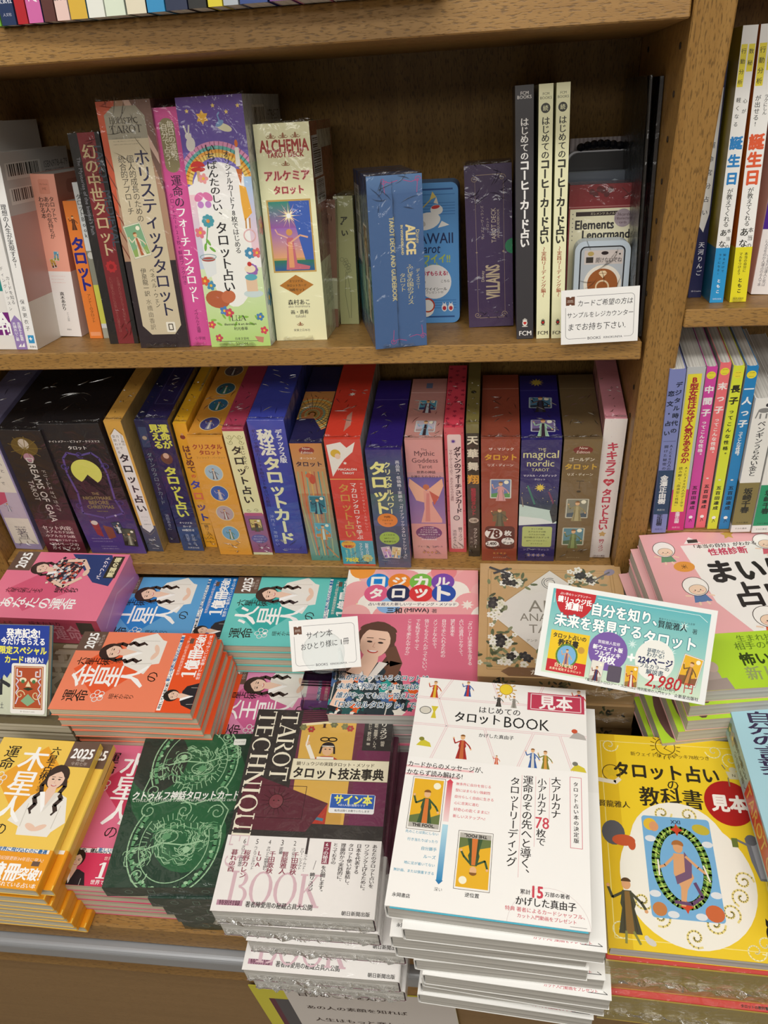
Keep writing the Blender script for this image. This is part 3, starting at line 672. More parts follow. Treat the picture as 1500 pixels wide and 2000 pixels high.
UP('boxed_deck', 'black boxed set with a crimson spine strip and gold characters in cellophane', BX, (217, 671), (270, 672), (134, 259), (188, 260), FS2, 125, '1c1a1c', {'spineL': u_maboroshi}, fins=('toped', 'sheet', 'sheetlow'), group=G2)
def u_holi(A):
    A.rect(0, 0, 1, 1, 'b08a70'); A.poly([(0, 0), (.35, 0), (.2, .12), (.1, .3), (.05, .5), (0, .5)], 'c9583a'); A.poly([(.55, 0), (1, 0), (1, .35), (.8, .15)], '7a5b50'); A.poly([(.5, 0), (.62, 0), (1, .2), (1, .24)], 'd6b4a4')
    for i in range(6): A.line([(0, .2+.07*i), (.2, .3+.07*i)], .02, '7a4030')
    A.rect(0, .62, 1, 1, '2c2127')
    A.poly([(.12, .05), (.3, .02), (.72, .02), (.86, .06), (.9, .9), (.75, .94), (.28, .94), (.12, .9)], 'd0c2a4'); A.poly([(.12, .05), (.3, .02), (.72, .02), (.86, .06), (.86, .14), (.12, .14)], 'a09a88')
    A.serif('HOLIC' if 0 else 'HOL', .2, .42, .082, .1, '3a342c'); A.ht('ISTIC', .43, .72, .073, '3a342c'); A.serif('TAROT', .18, .78, .118, .12, '3a342c')
    lines(A, .2, .13, .75, .165, 3, '5a5448', 4, 22)
    A.vt('ホリスティックタロット', .68, .18, .86, '252447', .015, .3); A.vt('個人的成長のための', .46, .2, .46, '37332e', 0, .13); A.vt('統合的アプローチ', .3, .2, .43, '37332e', 0, .13)
    card(A, .32, .535, .36, -12, '7fae86', '8fae60', 'e4ddc0', 'b0603a', 'e8e4cc'); A.vt('ベネベル・ウェン', .5, .65, .82, '37332e', 0, .1); A.vt('伊泉龍一訳', .33, .65, .77, '37332e', 0, .1); A.vt('水橋由香訳', .33, .78, .92, '7a705e', 0, .09)
    A.rr(.6, .885, .78, .93, .02, 'efe9da'); A.frame(.65, .895, .73, .92, .02, '5a5044')
UP('boxed_deck', 'tall cream and bronze boxed set with navy characters and a small sun card', BX, (277, 679), (370, 679), (185, 200), (290, 193), FS2, 128, {'all': '4a3438', 'z+': '8a6a5c', 'y+': 'a98a70'}, {'spineL': u_holi, 'front': lambda A: (A.rect(0, 0, 1, 1, '6a4c48'), A.poly([(0, .1), (1, .5), (1, .7), (0, .3)], 'c9a090'), A.poly([(.2, 0), (1, 0), (1, .3)], '5c4038'), A.rect(0, .72, 1, 1, '4c4038'), [A.line([(.1+.12*i, .72), (.1+.12*i, 1)], .01, '2e2622') for i in range(8)])}, fins=('toped', 'sheet', 'foot'), group=G2)
def u_fort(A):
    A.rect(0, 0, 1, 1, 'd9549c'); A.rr(.15, .04, .8, .25, .3, '8f8560'); A.vt('毎日の運勢、', .62, .05, .22, 'f0e8d0', .01, .28); A.vt('自分で占う!', .34, .06, .23, 'f0e8d0', .01, .26)
    A.vt('運命の', .52, .26, .39, '3a1c3c', .01, .42); A.vt('フォーチュンタロット', .52, .39, .8, 'ffffff', .02, .5); A.vt('タロットカード22枚+解説ブック付き', .2, .33, .72, '6a2058', 0, .16); A.vt('イヴルルド遙華', .5, .83, .94, '5a1a4a', 0, .2); A.ht('小学館', .25, .75, .965, '5a1a4a')
UP('boxed_deck', 'slim magenta boxed deck with white characters and an olive label', BX, (374, 675), (413, 676), (302, 210), (342, 210), FS2, 120, 'c94a8e', {'spineL': u_fort}, fins=('toped', 'sheettop', 'foot'), group=G2)
def u_lua(A):
    A.rect(0, 0, 1, 1, 'f6f4f2'); A.grad(0, 0, 1, .2, '5b3a94', '6b57b0'); A.poly([(0, .2), (1, .2), (1, .3), (.5, .26), (0, .33)], '7a6cc0')
    for rr_, c in ((.62, 'e79ac4'), (.56, '6ab8b0'), (.51, 'f0a83c'), (.46, 'f4d06a')): A.ring(.5, .34, rr_, rr_, .06, c, 190, 350, 26)
    A.ell(.5, .36, .44, .44, 'f6f4f2', 0, 26); A.rect(.08, .36, .92, .8, 'f8f7f5')
    A.grad(0, .36, .1, .7, 'f6d0d8', 'bcd8f0'); A.grad(.88, .3, 1, .6, 'a8ccf0', 'f6d0d8')
    A.grad(0, .66, 1, 1, 'dcecc0', 'b9dc7c'); A.ell(.5, .62, .36, .75, 'f6f6f0', 0, 26)
    A.star(.37, .075, .1, 'f0b83a', 6, .6); [A.star(x, y, .035, 'f0d070') for x, y in ((.15, .05), (.55, .035), (.74, .06), (.92, .04))]
    A.ell(.68, .115, .12, .05, 'e8e4c0', 20); A.ell(.62, .1, .07, .035, '7a9fd0', -30); A.line([(.63, .1), (.6, .07), (.63, .06)], .02, '7a9fd0')
    A.ell(.14, .17, .07, .1, 'e4e0da', 10); A.ell(.12, .14, .05, .05, 'e4e0da'); A.line([(.1, .13), (.07, .1)], .025, 'd8d4ce'); A.line([(.13, .13), (.15, .1)], .025, 'd8d4ce')
    A.ell(.2, .255, .11, .08, 'd0322c', 0, 16, 180, 360); A.ell(.2, .265, .11, .035, 'c83028'); A.rect(.17, .27, .22, .31, 'd8b48a'); flower(A, .26, .3, .07, 'f0a0a0')
    for s in (-1, 1): A.ell(.22+s*.07, .37, .085, .055, 'e27ab0', s*35); A.ell(.22+s*.06, .4, .05, .05, 'c888d0', s*-20)
    flower(A, .24, .465, .09, '4aa0b0', 'e09040', 8); A.line([(.22, .49), (.16, .56)], .015, '5a9a4a'); flower(A, .09, .51, .08, 'e87a8a'); leafs(A, [(.2, .55, 60), (.14, .57, 100), (.25, .58, 40)], '7ab84a', .06)
    A.poly([(.04, .62), (.28, .6), (.26, .68), (.1, .7)], 'e8ecec'); A.ell(.16, .62, .11, .035, 'b05048'); A.ring(.16, .61, .13, .04, .012, '9ab8b8')
    A.poly([(.8, .19), (.86, .19), (.86, .26), (.79, .26)], 'f4f0e6'); A.ell(.83, .175, .025, .05, 'e8762a'); A.poly([(.78, .27), (.88, .27), (.83, .33)], 'c9682a'); A.poly([(.8, .33), (.9, .34), (.95, .44), (.82, .47), (.8, .4)], 'efb040'); A.line([(.84, .46), (.83, .5)], .02, 'c98a30'); A.line([(.9, .46), (.89, .5)], .02, 'c98a30')
    A.ring(.87, .53, .09, .09, .02, 'f0c0c0'); flower(A, .84, .6, .08, '4a90b8', 'f0f0f0', 7); flower(A, .95, .6, .07, 'e06a70'); flower(A, .84, .67, .09, '9a6ab8', 'c890d0', 9)
    A.ell(.22, .79, .2, .14, 'b8603c', 10); A.ell(.4, .78, .12, .1, 'c9704a', -20); flower(A, .3, .84, .07, '4a80c0'); flower(A, .38, .85, .07, 'd04a5a'); flower(A, .14, .73, .07, '4a90b8'); flower(A, .05, .71, .07, 'e0603a')
    A.ell(.82, .77, .16, .06, 'cfe0e0'); A.rect(.72, .7, .9, .76, 'e8c8a8'); A.ell(.81, .7, .1, .05, '5ab0c0'); A.ell(.81, .665, .09, .06, 'f4e4c8'); A.ell(.81, .645, .035, .035, 'c8302c')
    [leafs(A, [(.1+.09*i, .88+.02*math.sin(i*2), 30*i)], '8cc04c', .05) for i in range(10)]; [flower(A, .06+.86*i, .9+.03*i, .06, 'd84a5a') for i in (0, 1)]; flower(A, .15, .96, .06, 'c84a5a'); flower(A, .88, .87, .06, '4a80b8')
    A.poly([(.75, .955), (.9, .96), (.88, .985), (.8, .98)], 'c98a70')
    A.vt('いちばんたのしい、', .42, .17, .46, '26242a', .015, .17); A.vt('タロット占い', .44, .47, .76, '26242a', .02, .2); A.vt('オリジナルカード78枚ではじめる', .66, .2, .6, '26242a', .01, .09)
    A.serif('LUA', .4, .64, .885, .085, '2c2c30'); A.ht('illustration & art direction', .27, .8, .9, '2c2c30', .02); A.ht('利光春華', .42, .65, .92, '2c2c30', .01); A.ht('日本文芸社', .42, .65, .965, '2c2c30', .01); A.rect(.1, .975, .8, .977, '555'); A.ht('500044', .42, .62, .987, '2c2c30')
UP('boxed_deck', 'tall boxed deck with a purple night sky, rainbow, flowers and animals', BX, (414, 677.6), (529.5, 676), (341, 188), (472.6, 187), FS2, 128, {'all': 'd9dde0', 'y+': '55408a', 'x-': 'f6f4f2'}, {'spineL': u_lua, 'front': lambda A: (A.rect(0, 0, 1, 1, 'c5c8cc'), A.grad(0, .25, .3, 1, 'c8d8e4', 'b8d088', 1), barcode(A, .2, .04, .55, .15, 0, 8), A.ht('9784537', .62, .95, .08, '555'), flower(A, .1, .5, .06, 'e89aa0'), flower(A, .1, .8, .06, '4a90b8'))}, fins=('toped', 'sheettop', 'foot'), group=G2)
def u_alch(A):
    A.rect(0, 0, 1, 1, 'f0eec2')
    def fleur(x, y, k, c): A.ell(x, y, k*.25, k*.6, c); [A.curl(x+s*k*.6, y+.003, k*.45, c, .01, 1.1, 0 if s > 0 else 3.14, s) for s in (-1, 1)]; A.rect(x-k*.6, y+.008, x+k*.6, y+.011, c)
    for x in (.3, .52, .74): fleur(x, .052, .08, 'a06a48')
    A.ht('ALCHEMIA', .08, .96, .095, 'a8322c', .045, 1.5); A.ht('TAROT DECK', .2, .86, .133, 'a8322c', .045, 1.1); fleur(.52, .17, .07, 'a06a48')
    for t, x0, x1, y in (('アルケミア', .12, .93, .222), ('タロット', .26, .8, .285)): A.ht(t, x0, x1, y, 'e8a8a0', .08, 1.1); A.ht(t, x0, x1, y, 'a22c30', .02, 1.1)
    x0, x1, y0, y1 = .12, .88, .335, .655; A.rect(x0-.03, y0-.008, x1+.03, y1+.008, 'c9a45a'); A.grad(x0, y0, x1, y0+.12, '2f8f7a', '9a5aa8'); A.grad(x0, y0+.12, x1, y1-.06, '9a6ab8', 'e8a878'); A.poly([(.5, y0), (x1, y0), (x1, y1-.05), (.72, y1-.05)], '3a60b8'); A.grad(x0, y1-.05, x1, y1, '2f7a5a', '2a5a9a')
    A.star(.48, .4, .24, 'f6c0b0', 12, .12); A.star(.48, .4, .14, 'fff4c0', 8, .3); A.ell(.48, .4, .04, .04, 'ffffff'); [A.ell(x, y, .012, .012, 'ffffff', 0, 6) for x, y in ((.25, .42), (.7, .38), (.78, .5), (.3, .5), (.66, .46))]
    A.poly([(.4, .5), (.52, .5), (.56, .62), (.8, .635), (.78, .65), (.34, .65), (.38, .58)], 'c86a7a'); A.poly([(.42, .52), (.5, .52), (.5, .64), (.4, .64)], 'e8a070'); A.ell(.46, .475, .06, .06, 'd89a58'); A.line([(.48, .52), (.66, .49), (.8, .5)], .03, 'e8b090'); A.line([(.42, .5), (.24, .48), (.2, .46)], .025, 'e8b0a0')
    A.poly([(.17, .725), (.5, .675), (.83, .725), (.5, .775)], 'b9792c'); [A.ht(t, a, 1-a, y, '2e2416', .01) for t, a, y in (('オリジナル', .37, .705), ('タロットカード', .31, .726), ('78枚セット', .35, .747))]
    A.ht('森村あこ', .3, .72, .808, '2c2a26', .02); A.ht('ako morimura', .3, .72, .828, '7a7468'); A.ht('画・貴希', .34, .68, .857, '2c2a26', .02); A.ht('takaki', .42, .62, .877, '7a7468'); fleur(.5, .915, .06, 'a06a48'); A.ht('実業之日本社', .36, .68, .948, '4c4a44')
UP('boxed_deck', 'pale yellow boxed deck with red lettering and a radiant woman picture', BX, (541, 665.6), (639.6, 664), (492, 243.5), (604.6, 237.5), FS2, 100, {'all': 'e4e2b8', 'z+': 'a05438'}, {'spineL': u_alch, 'front': lambda A: (A.rect(0, 0, 1, .55, '8c4a34'), A.rect(0, .4, 1, .62, '6e4a3c'), A.rect(0, .62, 1, 1, 'b9bb96'), barcode(A, .05, .06, .45, .24, 1, 9), A.rect(.3, .04, .95, .12, 'c8c6b0'), barcode(A, .1, .25, .5, .36, 1, 12), lines(A, .15, .68, .8, .85, 6, '75775e', 5, 12))}, fins=('toped', 'sheettop', 'foot'), group=G2)
UP('boxed_deck', 'small brown boxed deck set back behind the pale yellow box', BX, (634, 640), (662, 639), (626, 392), (655, 390), FS2, 60, '6d4836', {'spineL': lambda A: (A.rect(0, 0, 1, 1, '74503c'), A.rect(0, .6, 1, .85, '9a9a7a'))}, fins=('sheet',), group=G2)
def u_green(A):
    A.rect(0, 0, 1, 1, '9a9c6a'); A.vt('ア゛い', .5, .15, .3, '2c2e22', .04, .4); rnd = random.Random(2)
    for i in range(9): A.ring(.45+rnd.uniform(-.2, .2), .52+rnd.uniform(-.05, .05), .1, .1, .015, '5c6042', 0, 360, 8)
    A.line([(.45, .58), (.35, .75), (.5, .95)], .02, '5c6042'); A.line([(.5, .58), (.65, .75), (.6, .95)], .02, '5c6042')
UP('boxed_deck', 'sage green boxed deck with a line-drawn bouquet, behind the blue box', BX, (665.6, 634), (702, 633), (648, 384), (690, 383), FS2, 60, '9a9c6a', {'spineL': u_green}, fins=('toped', 'sheettop'), group=G2)
def u_alice(A):
    A.rect(0, 0, 1, 1, '40608f'); A.grad(0, 0, 1, .1, '5578a4', '456594')
    for sx, sy in ((.3, .03), (.92, .03), (.35, .96), (.93, .94)):
        d = 1 if sx < .5 else -1; A.curl(sx, sy, .06, 'b04a80', .01, 1.4, 0, d); A.line([(sx, sy), (sx+d*.12, sy+(.012 if sy < .5 else -.012)), (sx+d*.26, sy)], .01, 'b04a80'); A.line([(sx, sy), (sx+d*.02, sy+(.07 if sy < .5 else -.07))], .01, 'b04a80')
    A.ht('TAROT DECK AND GUIDEBOOK', .42-.75, .42+.75, .47, 'c8bd8c', .03, 1.2, 0, 90)
    A.ht('ALICE', .76-.26, .76+.26, .36, 'e2cf98', .06, 1.2, 0, 90); A.ht('IN WONDERLAND', .6-.26, .6+.26, .36, 'cdbf8c', .04, 1, 0, 90); A.ht('Disney', .88-.12, .88+.12, .345, 'cdbf8c', .01, 1, 0, 90)
    A.vt('ふしぎの国のアリス', .72, .5, .74, 'c8bd8c', .01, .13); A.vt('タロット', .58, .55, .66, 'c8bd8c', 0, .12); A.vt('ディズニー', .87, .53, .65, 'c8bd8c', 0, .08)
def u_alice_side(A):
    A.rect(0, 0, 1, 1, '2d4f7e'); A.poly([(0, .6), (1, .5), (1, .85), (0, .9)], '2f7f92')
    A.rect(.05, .08, .42, .55, 'c9c7cc'); barcode(A, .08, .1, .4, .24, 1, 3); barcode(A, .08, .26, .4, .38, 1, 4); lines(A, .5, .14, .95, .36, 7, '8aa0c0', 6, 10)
    card(A, .72, .45, .26, 0, '7a5a50', '3a2a30', 'c8a8a0'); card(A, .8, .72, .2, 5, 'b0a890', '3a6a5a', 'd8b0a0'); A.ell(.45, .66, .1, .25, '6aa8a0'); lines(A, .2, .86, .9, .95, 5, '7a98c0', 7, 12)
M4, t_, h_ = upright_M((733.7, 683), (835.6, 674), (715.5, 347), (827.5, 337), FS2)
ar = make_box(M4, 'boxed_deck', 'dusty blue boxed deck turned askew and jutting over the shelf edge', BX, 112, h_, t_-.5, {'all': '456594', 'y+': '3a5580'}, {'spineL': u_alice, 'back': u_alice_side}, 'wrap', fins=('toped', 'sheet', 'foot'), group=G2)
# thumb cut on the left face, and the film's long seam
th = Art(112, h_); th.ell(.93, .53, .12, .12, '2a7fcf', 0, 24); th.ring(.93, .53, .12, .12, .012, '9ac8ec')
link('thumb_notch', th.mesh(face_map('back', 112, h_, t_-.5), 'thumb_notch'), 'gloss', ar)
sm = wrinkle_me(h_*.95, 2.5, 2.2, 44, 30); o = link('film_seam', sm, 'film', ar); o.matrix_local = Matrix(((0, 0, -1, -.0003), (1, 0, 0, .003), (0, 1, 0, t_*.42e-3), (0, 0, 0, 1)))
def u_kawaii(A):
    A.rect(0, 0, 1, 1, '5c9ad6')
    for y in (.06, .12, .14, .16, .18, .2, .84, .86, .88, .9): A.rect(.02, y, .98, y+.004, '2f6cb0')
    A.rect(.06, .02, .94, .032, '24508e'); A.rect(.06, .965, .94, .977, '24508e')
    A.ell(.38, .25, .3, .17, 'f4f1ea', -12, 22); A.ell(.6, .17, .13, .1, 'f4f1ea'); A.ell(.24, .26, .13, .07, 'c9c6c0', 20); A.poly([(.62, .3), (.86, .28), (.7, .25)], 'f4f1ea'); A.ell(.58, .15, .09, .035, 'cf3f3c', -10); A.poly([(.54, .12), (.6, .08), (.64, .13)], 'f2e6d0')
    A.line([(.32, .15), (.5, .09)], .02, 'd8c050'); A.poly([(.46, .1), (.52, .04), (.6, .08)], 'e8d070')
    A.ht('KAWAII', .06, .93, .375, '22315e', .01, 1.2); A.ht('Tarot', .18, .66, .45, '22315e', .01, 1.3, .2); A.ht('カワイイ!!', .12, .86, .525, 'b8c858', .03, 1.2); A.ht('タロット', .14, .64, .575, 'b8c858', .02, 1.1)
    A.ell(.52, .7, .36, .36, 'f2f0ee', 0, 30); A.ht('必ずもらえる!', .25, .8, .635, 'c02a58', .05, 1.2); A.ht('応募は', .17, .33, .7, '333', .01); A.ht('こちら', .66, .84, .695, '333', .01); A.ht('カワイイシール', .24, .78, .755, '333', .02); A.ht('プレゼント中', .33, .7, .78, '777')
    A.ell(.3, .9, .2, .2, 'f2efe8', 0, 20); A.ring(.36, .88, .14, .14, .03, 'c84a30'); [(A.ell(x, .9, .06, .085, 'f4f0ee'), A.ell(x, .905, .04, .045, 'c0343c'), A.line([(x-.02, .88), (x-.03, .86)], .015, 'f4f0ee'), A.line([(x+.02, .88), (x+.03, .86)], .015, 'f4f0ee')) for x in (.72, .86)]
M4, t_, h_ = upright_M((800, 633), (899.7, 629), None, (898, 355), FS2)
kr = root('tin_box', M4, 'light blue tin with rounded corners, white bird and round sticker, partly behind the blue box', 'tin', G2)
tm = prism_me(rrect(0, 0, t_-.5, h_, 7, 6), 0, 42, '5c9ad6', 'tin', 2); tm.transform(Matrix(((0, 0, 1, 0), (0, 1, 0, 0), (1, 0, 0, 0), (0, 0, 0, 1))))
tb = link('tin_body', tm, 'gloss', kr); a_ = Art(t_-5, h_-5); u_kawaii(a_)
link('printed_lid', a_.mesh(lambda u, v, e: (-e, v+2.5, u+2.2), 'lid'), 'gloss', tb)
def u_vill(A):
    A.rect(0, 0, 1, 1, '3a2550'); g = 'a08c78'
    A.line([(.22, .1), (.22, .9)], .006, g); A.line([(.82, .1), (.82, .9)], .006, g); A.line([(.25, .06), (.8, .06)], .012, g)
    for x in (.2, .8):
        for y in (.08, .92): A.curl(x, y, .07, g, .012, 1.5, 0, 1 if x < .5 else -1)
    A.line([(.25, .94), (.8, .94)], .01, g); A.star(.22, .52, .03, g, 4); A.star(.8, .52, .03, g, 4)
    A.ht('ディズニーヴィランズ', .36-.35, .36+.35, .34, 'b0a298', 0, 1, 0, -90); A.ht('タロット', .47-.13, .47+.13, .35, 'b0a298', 0, 1, 0, -90); A.ht('TAROT DECK', .6-.36, .6+.36, .36, 'b8a898', .01, 1.2, 0, -90); A.ht('AND GUIDEBOOK', .7-.3, .7+.3, .35, 'b8a898', 0, 1, 0, -90)
    A.ht('VILLAINS', .56-.37, .56+.37, .71, 'b9a78c', .04, 2.3, 0, -90); A.ht('Disney', .35-.12, .35+.12, .67, 'b8a898', .01, 1, 0, -90)
    A.ell(1.0, .49, .16, .16, '1f7a52', 0, 22)
UP('boxed_deck', 'dark purple boxed deck with gold border lines and sideways lettering', BX, (916, 639.8), (1003, 638.5), (904, 325.6), (1001, 319), FS2, 62, {'all': '3a2550', 'y+': '2c1c40'}, {'spineL': u_vill}, fins=('toped', 'sheet', 'sheetlow'), group=G2)
def hand_logo(A, y, c, bg):
    b = A.sub(.5, y, .36); [b.line([(-.3+.15*i, .1), (-.3+.15*i, -.6+.1*abs(i-2))], .1, c) for i in range(5)]; b.ell(0, .2, .42, .5, c); b.ell(-.1, .15, .17, .17, 'c8302c'); b.ell(.12, .15, .17, .17, 'c8302c'); b.poly([(-.25, .22), (.27, .22), (0, .5)], 'c8302c'); b.rect(-.45, .72, .45, .84, c)
def u_fcm1(A): A.rect(0, 0, 1, 1, '3c3a3e'); A.ht('FCM', .3, .72, .028, 'e8e4e0', .01); A.ht('BOOKS', .12, .88, .042, 'e8e4e0', .01); A.vt('はじめての', .5, .115, .27, 'f2f0ee', .02, .42); A.vt('コーヒーカード占い', .5, .27, .61, 'f2f0ee', .045, .5); hand_logo(A, .925, 'e6e2da', '3c3a3e'); A.ht('FCM', .16, .88, .975, 'f2f0ee', .02)
UP('book', 'tall charcoal booklet with white characters, first of three slim upright ones', BK, (1008.5, 662), (1042, 663), (1004.5, 168.5), (1044, 165.6), FS2, 148, '3c3a3e', {'spineL': u_fcm1}, 'book', m='gloss', group=G2)
def u_fcm2(A): A.rect(0, 0, 1, 1, 'eeedc4'); A.ht('FCM', .28, .72, .035, '6a6a52', .01); A.ht('BOOKS', .1, .9, .049, '6a6a52', .01); A.ell(.48, .085, .33, .33, '3a3a34'); A.ht('続', .3, .66, .085, 'eeedc4', .01); A.vt('はじめての', .5, .115, .27, '33332c', .02, .48); A.vt('コーヒーカード占い', .5, .27, .6, '33332c', .05, .6); A.vt('〜実践リーディング編〜', .5, .61, .82, 'a8543c', .02, .3); hand_logo(A, .925, '3a3a34', 'eeedc4'); A.ht('FCM', .12, .88, .975, '33332c', .02)
UP('book', 'left one of the two cream slim booklets, beside the charcoal one', BK, (1047, 662), (1073, 661.5), (1052.7, 164.8), (1081, 163.6), FS2, 148, 'e8e7c0', {'spineL': u_fcm2}, 'book', m='gloss', group=G2)
UP('book', 'right one of the two cream slim booklets, its foot hidden by the handwritten card', BK, (1076, 661.5), (1101, 661), (1087, 162), (1115, 160.8), FS2, 148, 'e8e7c0', {'spineL': u_fcm2}, 'book', m='gloss', group=G2)
# ---- the right end of the middle shelf: small decks one behind another
def face_box(name, label, cat, px, dep, y, bl_z, cols, art, m='gloss', fins=()):
    """a box facing the viewer: front face y mm behind the shelf's front line, between pixel columns"""
    (x0, yt), (x1, _) = px; a, b = FS2.aty((x0, yt), y), FS2.aty((x1, yt), y); wd = b.x-a.x; hh = a.z-.3
    r = root(name, FS2.M @ Matrix.Translation(Vector((a.x, y, .3))*.001), label, cat, G2); bx = link('box', box_me(wd, dep, hh, cols, .8), m, r)
    if art: A = Art(wd, hh); art(A); link('front_print', A.mesh(lambda u, v, e: (u, -e, v), 'front_print'), m, bx)
    return r, wd, hh
def a_strip(A): A.rect(0, 0, 1, 1, 'a89c9c'); [A.rect(i/13, 0, i/13+.035, 1, '8c8080') for i in range(13)]
face_box('backing_card', 'tall grey-brown striped card standing behind the black tin', 'card', ((1114, 271), (1220, 268)), 1.5, 150, 0, 'a89c9c', a_strip)
def a_blk(A): A.rect(0, 0, 1, 1, '121116'); A.ht('Lenormand&CoffeeCard', .08, .92, .085, 'd8c8a0', .03)
r, wd, hh = face_box('tin_box', 'black tin with gold lettering behind the dark red deck box', 'tin', ((1112, 300), (1238, 298)), 22, 124, 0, '121116', None)
for ch in list(r.children): bpy.data.objects.remove(ch)
tm = prism_me(rrect(0, 0, wd, hh, 9, 6), 0, 22, '141318', 'tin', 1); tt = link('tin_body', tm, 'gloss', r); A = Art(wd-3, hh-12); a_blk(A); link('lid_print', A.mesh(lambda u, v, e: (u+1.5, -e, v+1), 'lid'), 'gloss', tt)
rim = prism_me([(x, z) for x, z in rrect(-1, hh-16, wd+1, hh+1, 8, 5)], 10, 22.5, 'c8c8cc', 'rim', 1); link('tin_rim', rim, 'gloss', r)
bd = bpy.data.meshes.new('beads'); bmm = bmesh.new()
for i in range(7): bmesh.ops.create_uvsphere(bmm, u_segments=8, v_segments=6, radius=.004, matrix=Matrix.Translation(((wd*.5-18+6*i)*.001, .012, (hh+4+2.5*math.sin(i*.52))*.001)))
bmm.to_mesh(bd); bmm.free(); link('scalloped_crest', bd, 'black', r)
face_box('boxed_deck', 'pale grey-blue deck box with a mountain picture, in front of the black tin', 'deck', ((1111, 338), (1240, 335)), 14, 106, 0, '9aa6b0', lambda A: (A.rect(0, 0, 1, 1, 'a8b4bc'), A.poly([(0, 0), (1, 0), (1, .1), (.7, .05), (.4, .12), (0, .06)], '5c6470')))
def a_red(A):
    A.rect(0, 0, 1, 1, '841822'); [A.ell(.3+.05*i, .05+.02*math.sin(i*2), .04, .04, '5a0e16', 0, 8) for i in range(6)]; A.line([(.7, .03), (.85, .1), (.9, .06)], .012, '5a0e16'); A.line([(.72, .1), (.88, .04)], .012, '5a0e16'); A.rect(.0, .148, 1, .156, 'b06a6a')
    A.rect(.02, .165, .92, .98, 'efe9c8'); A.rect(.1, .185, .8, .215, '2c1a1c'); A.ht('エレメンツ ルノルマン', .3, .7, .2, 'e0d8b8')
    A.ht('Elements', .1, .62, .275, '262224', .03, 1.15); A.ht('Lenormand', .2, .84, .345, '262224', .03, 1.15); A.ell(.74, .235, .12, .12, 'a898a0', 0, 26); A.ht('36cards', .66, .83, .21, '4a2c38', 0, 1, .15); A.ht('18selected', .64, .85, .237, '4a2c38', 0, 1, .1); A.ht('cards', .69, .79, .265, '4a2c38')
    A.ht('the world of spirits', .2, .8, .4, 'a0987c'); [A.ell(x, .2+.03*i, .008, .008, '555', 0, 6) for x in (.06, .87) for i in range(7)]
rr_, wd, hh = face_box('boxed_deck', 'dark red deck box with a cream label, behind the coffee cup tin', 'deck', ((1113, 362), (1260, 357)), 30, 66, 0, '7c1620', a_red, 'wrap')
def a_cup(A):
    A.rr(.0, .0, 1, 1, .12, '1c1c22'); A.rr(.03, .015, .97, .985, .1, 'b9bfc6'); A.rect(.1, .05, .95, .22, 'cfc4bf'); A.ht('開けないでね', .36, .93, .17, '3a3238', .01, 1.3, .15); A.ell(.24, .09, .07, .05, 'b8a060'); A.ell(.55, .085, .08, .04, '2c2022'); A.rect(.14, .13, .3, .2, '3a3430'); A.ell(.8, .08, .02, .02, '333'); A.ell(.88, .1, .02, .02, '333')
    A.ell(.53, .46, .42, .42, 'e9e2d6', 0, 30); A.ell(.53, .46, .34, .34, '9c5a2c', 0, 30); A.ring(.53, .5, .14, .14, .035, 'ecd4ae'); A.poly([(.43, .33), (.48, .3), (.58, .3), (.63, .33), (.53, .39)], 'ecd4ae'); A.line([(.43, .33), (.63, .33)], .01, '9c5a2c')
PT = 38; a, b = FS2.aty((1124, 472), PT), FS2.aty((1234, 466), PT); wd, hh = b.x-a.x, a.z-.3
r = root('tin_box', FS2.M @ Matrix.Translation(Vector((a.x, PT, .3))*.001), 'small pale blue tin with a coffee cup picture, above the handwritten card', 'tin', G2)
tm = prism_me(rrect(0, 0, wd, hh, 9, 6), 0, 18, 'c3d0dc', 'tin', 1); tt = link('tin_body', tm, 'gloss', r); A = Art(wd-9, hh-9); a_cup(A); link('lid_picture', A.mesh(lambda u, v, e: (u+4.5, -e, v+4.5), 'lid'), 'gloss', tt)
o = link('clear_bag', ridge_me(wd+8, hh+7, 5, 16, 1.5), 'ridge', r); o.matrix_local = Matrix(((1, 0, 0, -.004), (0, 0, -1, -.0006), (0, 1, 0, .0003), (0, 0, 0, 1)))
# ---- plastic sleeved thin books beside the upright
for BLp, BRp, TLp, TRp, lab in (((1235, 657), (1243.5, 657), (1268, 147), (1278, 147), 'black thin book in a loose clear sleeve, left one by side panel'), ((1247, 657), (1252.5, 657), (1288, 149), (1296, 149), 'black thin book in clear sleeve, touching the side panel')):
    r = UP('book', lab, BK, BLp, BRp, TLp, TRp, FS2, 148, '1b191b', None, 'book', m='wrap', fins=('foot',), group=G2)
    d_ = [c for c in r.children if c.name.startswith('cover')][0].dimensions
    if 'left one' in lab: o = link('clear_sleeve', film_sheet(140, d_.y*1000 if d_.y > .1 else 215, hash_(lab), 2.4, 9), 'film', r); o.matrix_local = Matrix(((1, 0, 0, -.008), (0, 1, 0, 0), (0, 0, -1, -.0004), (0, 0, 0, 1)))
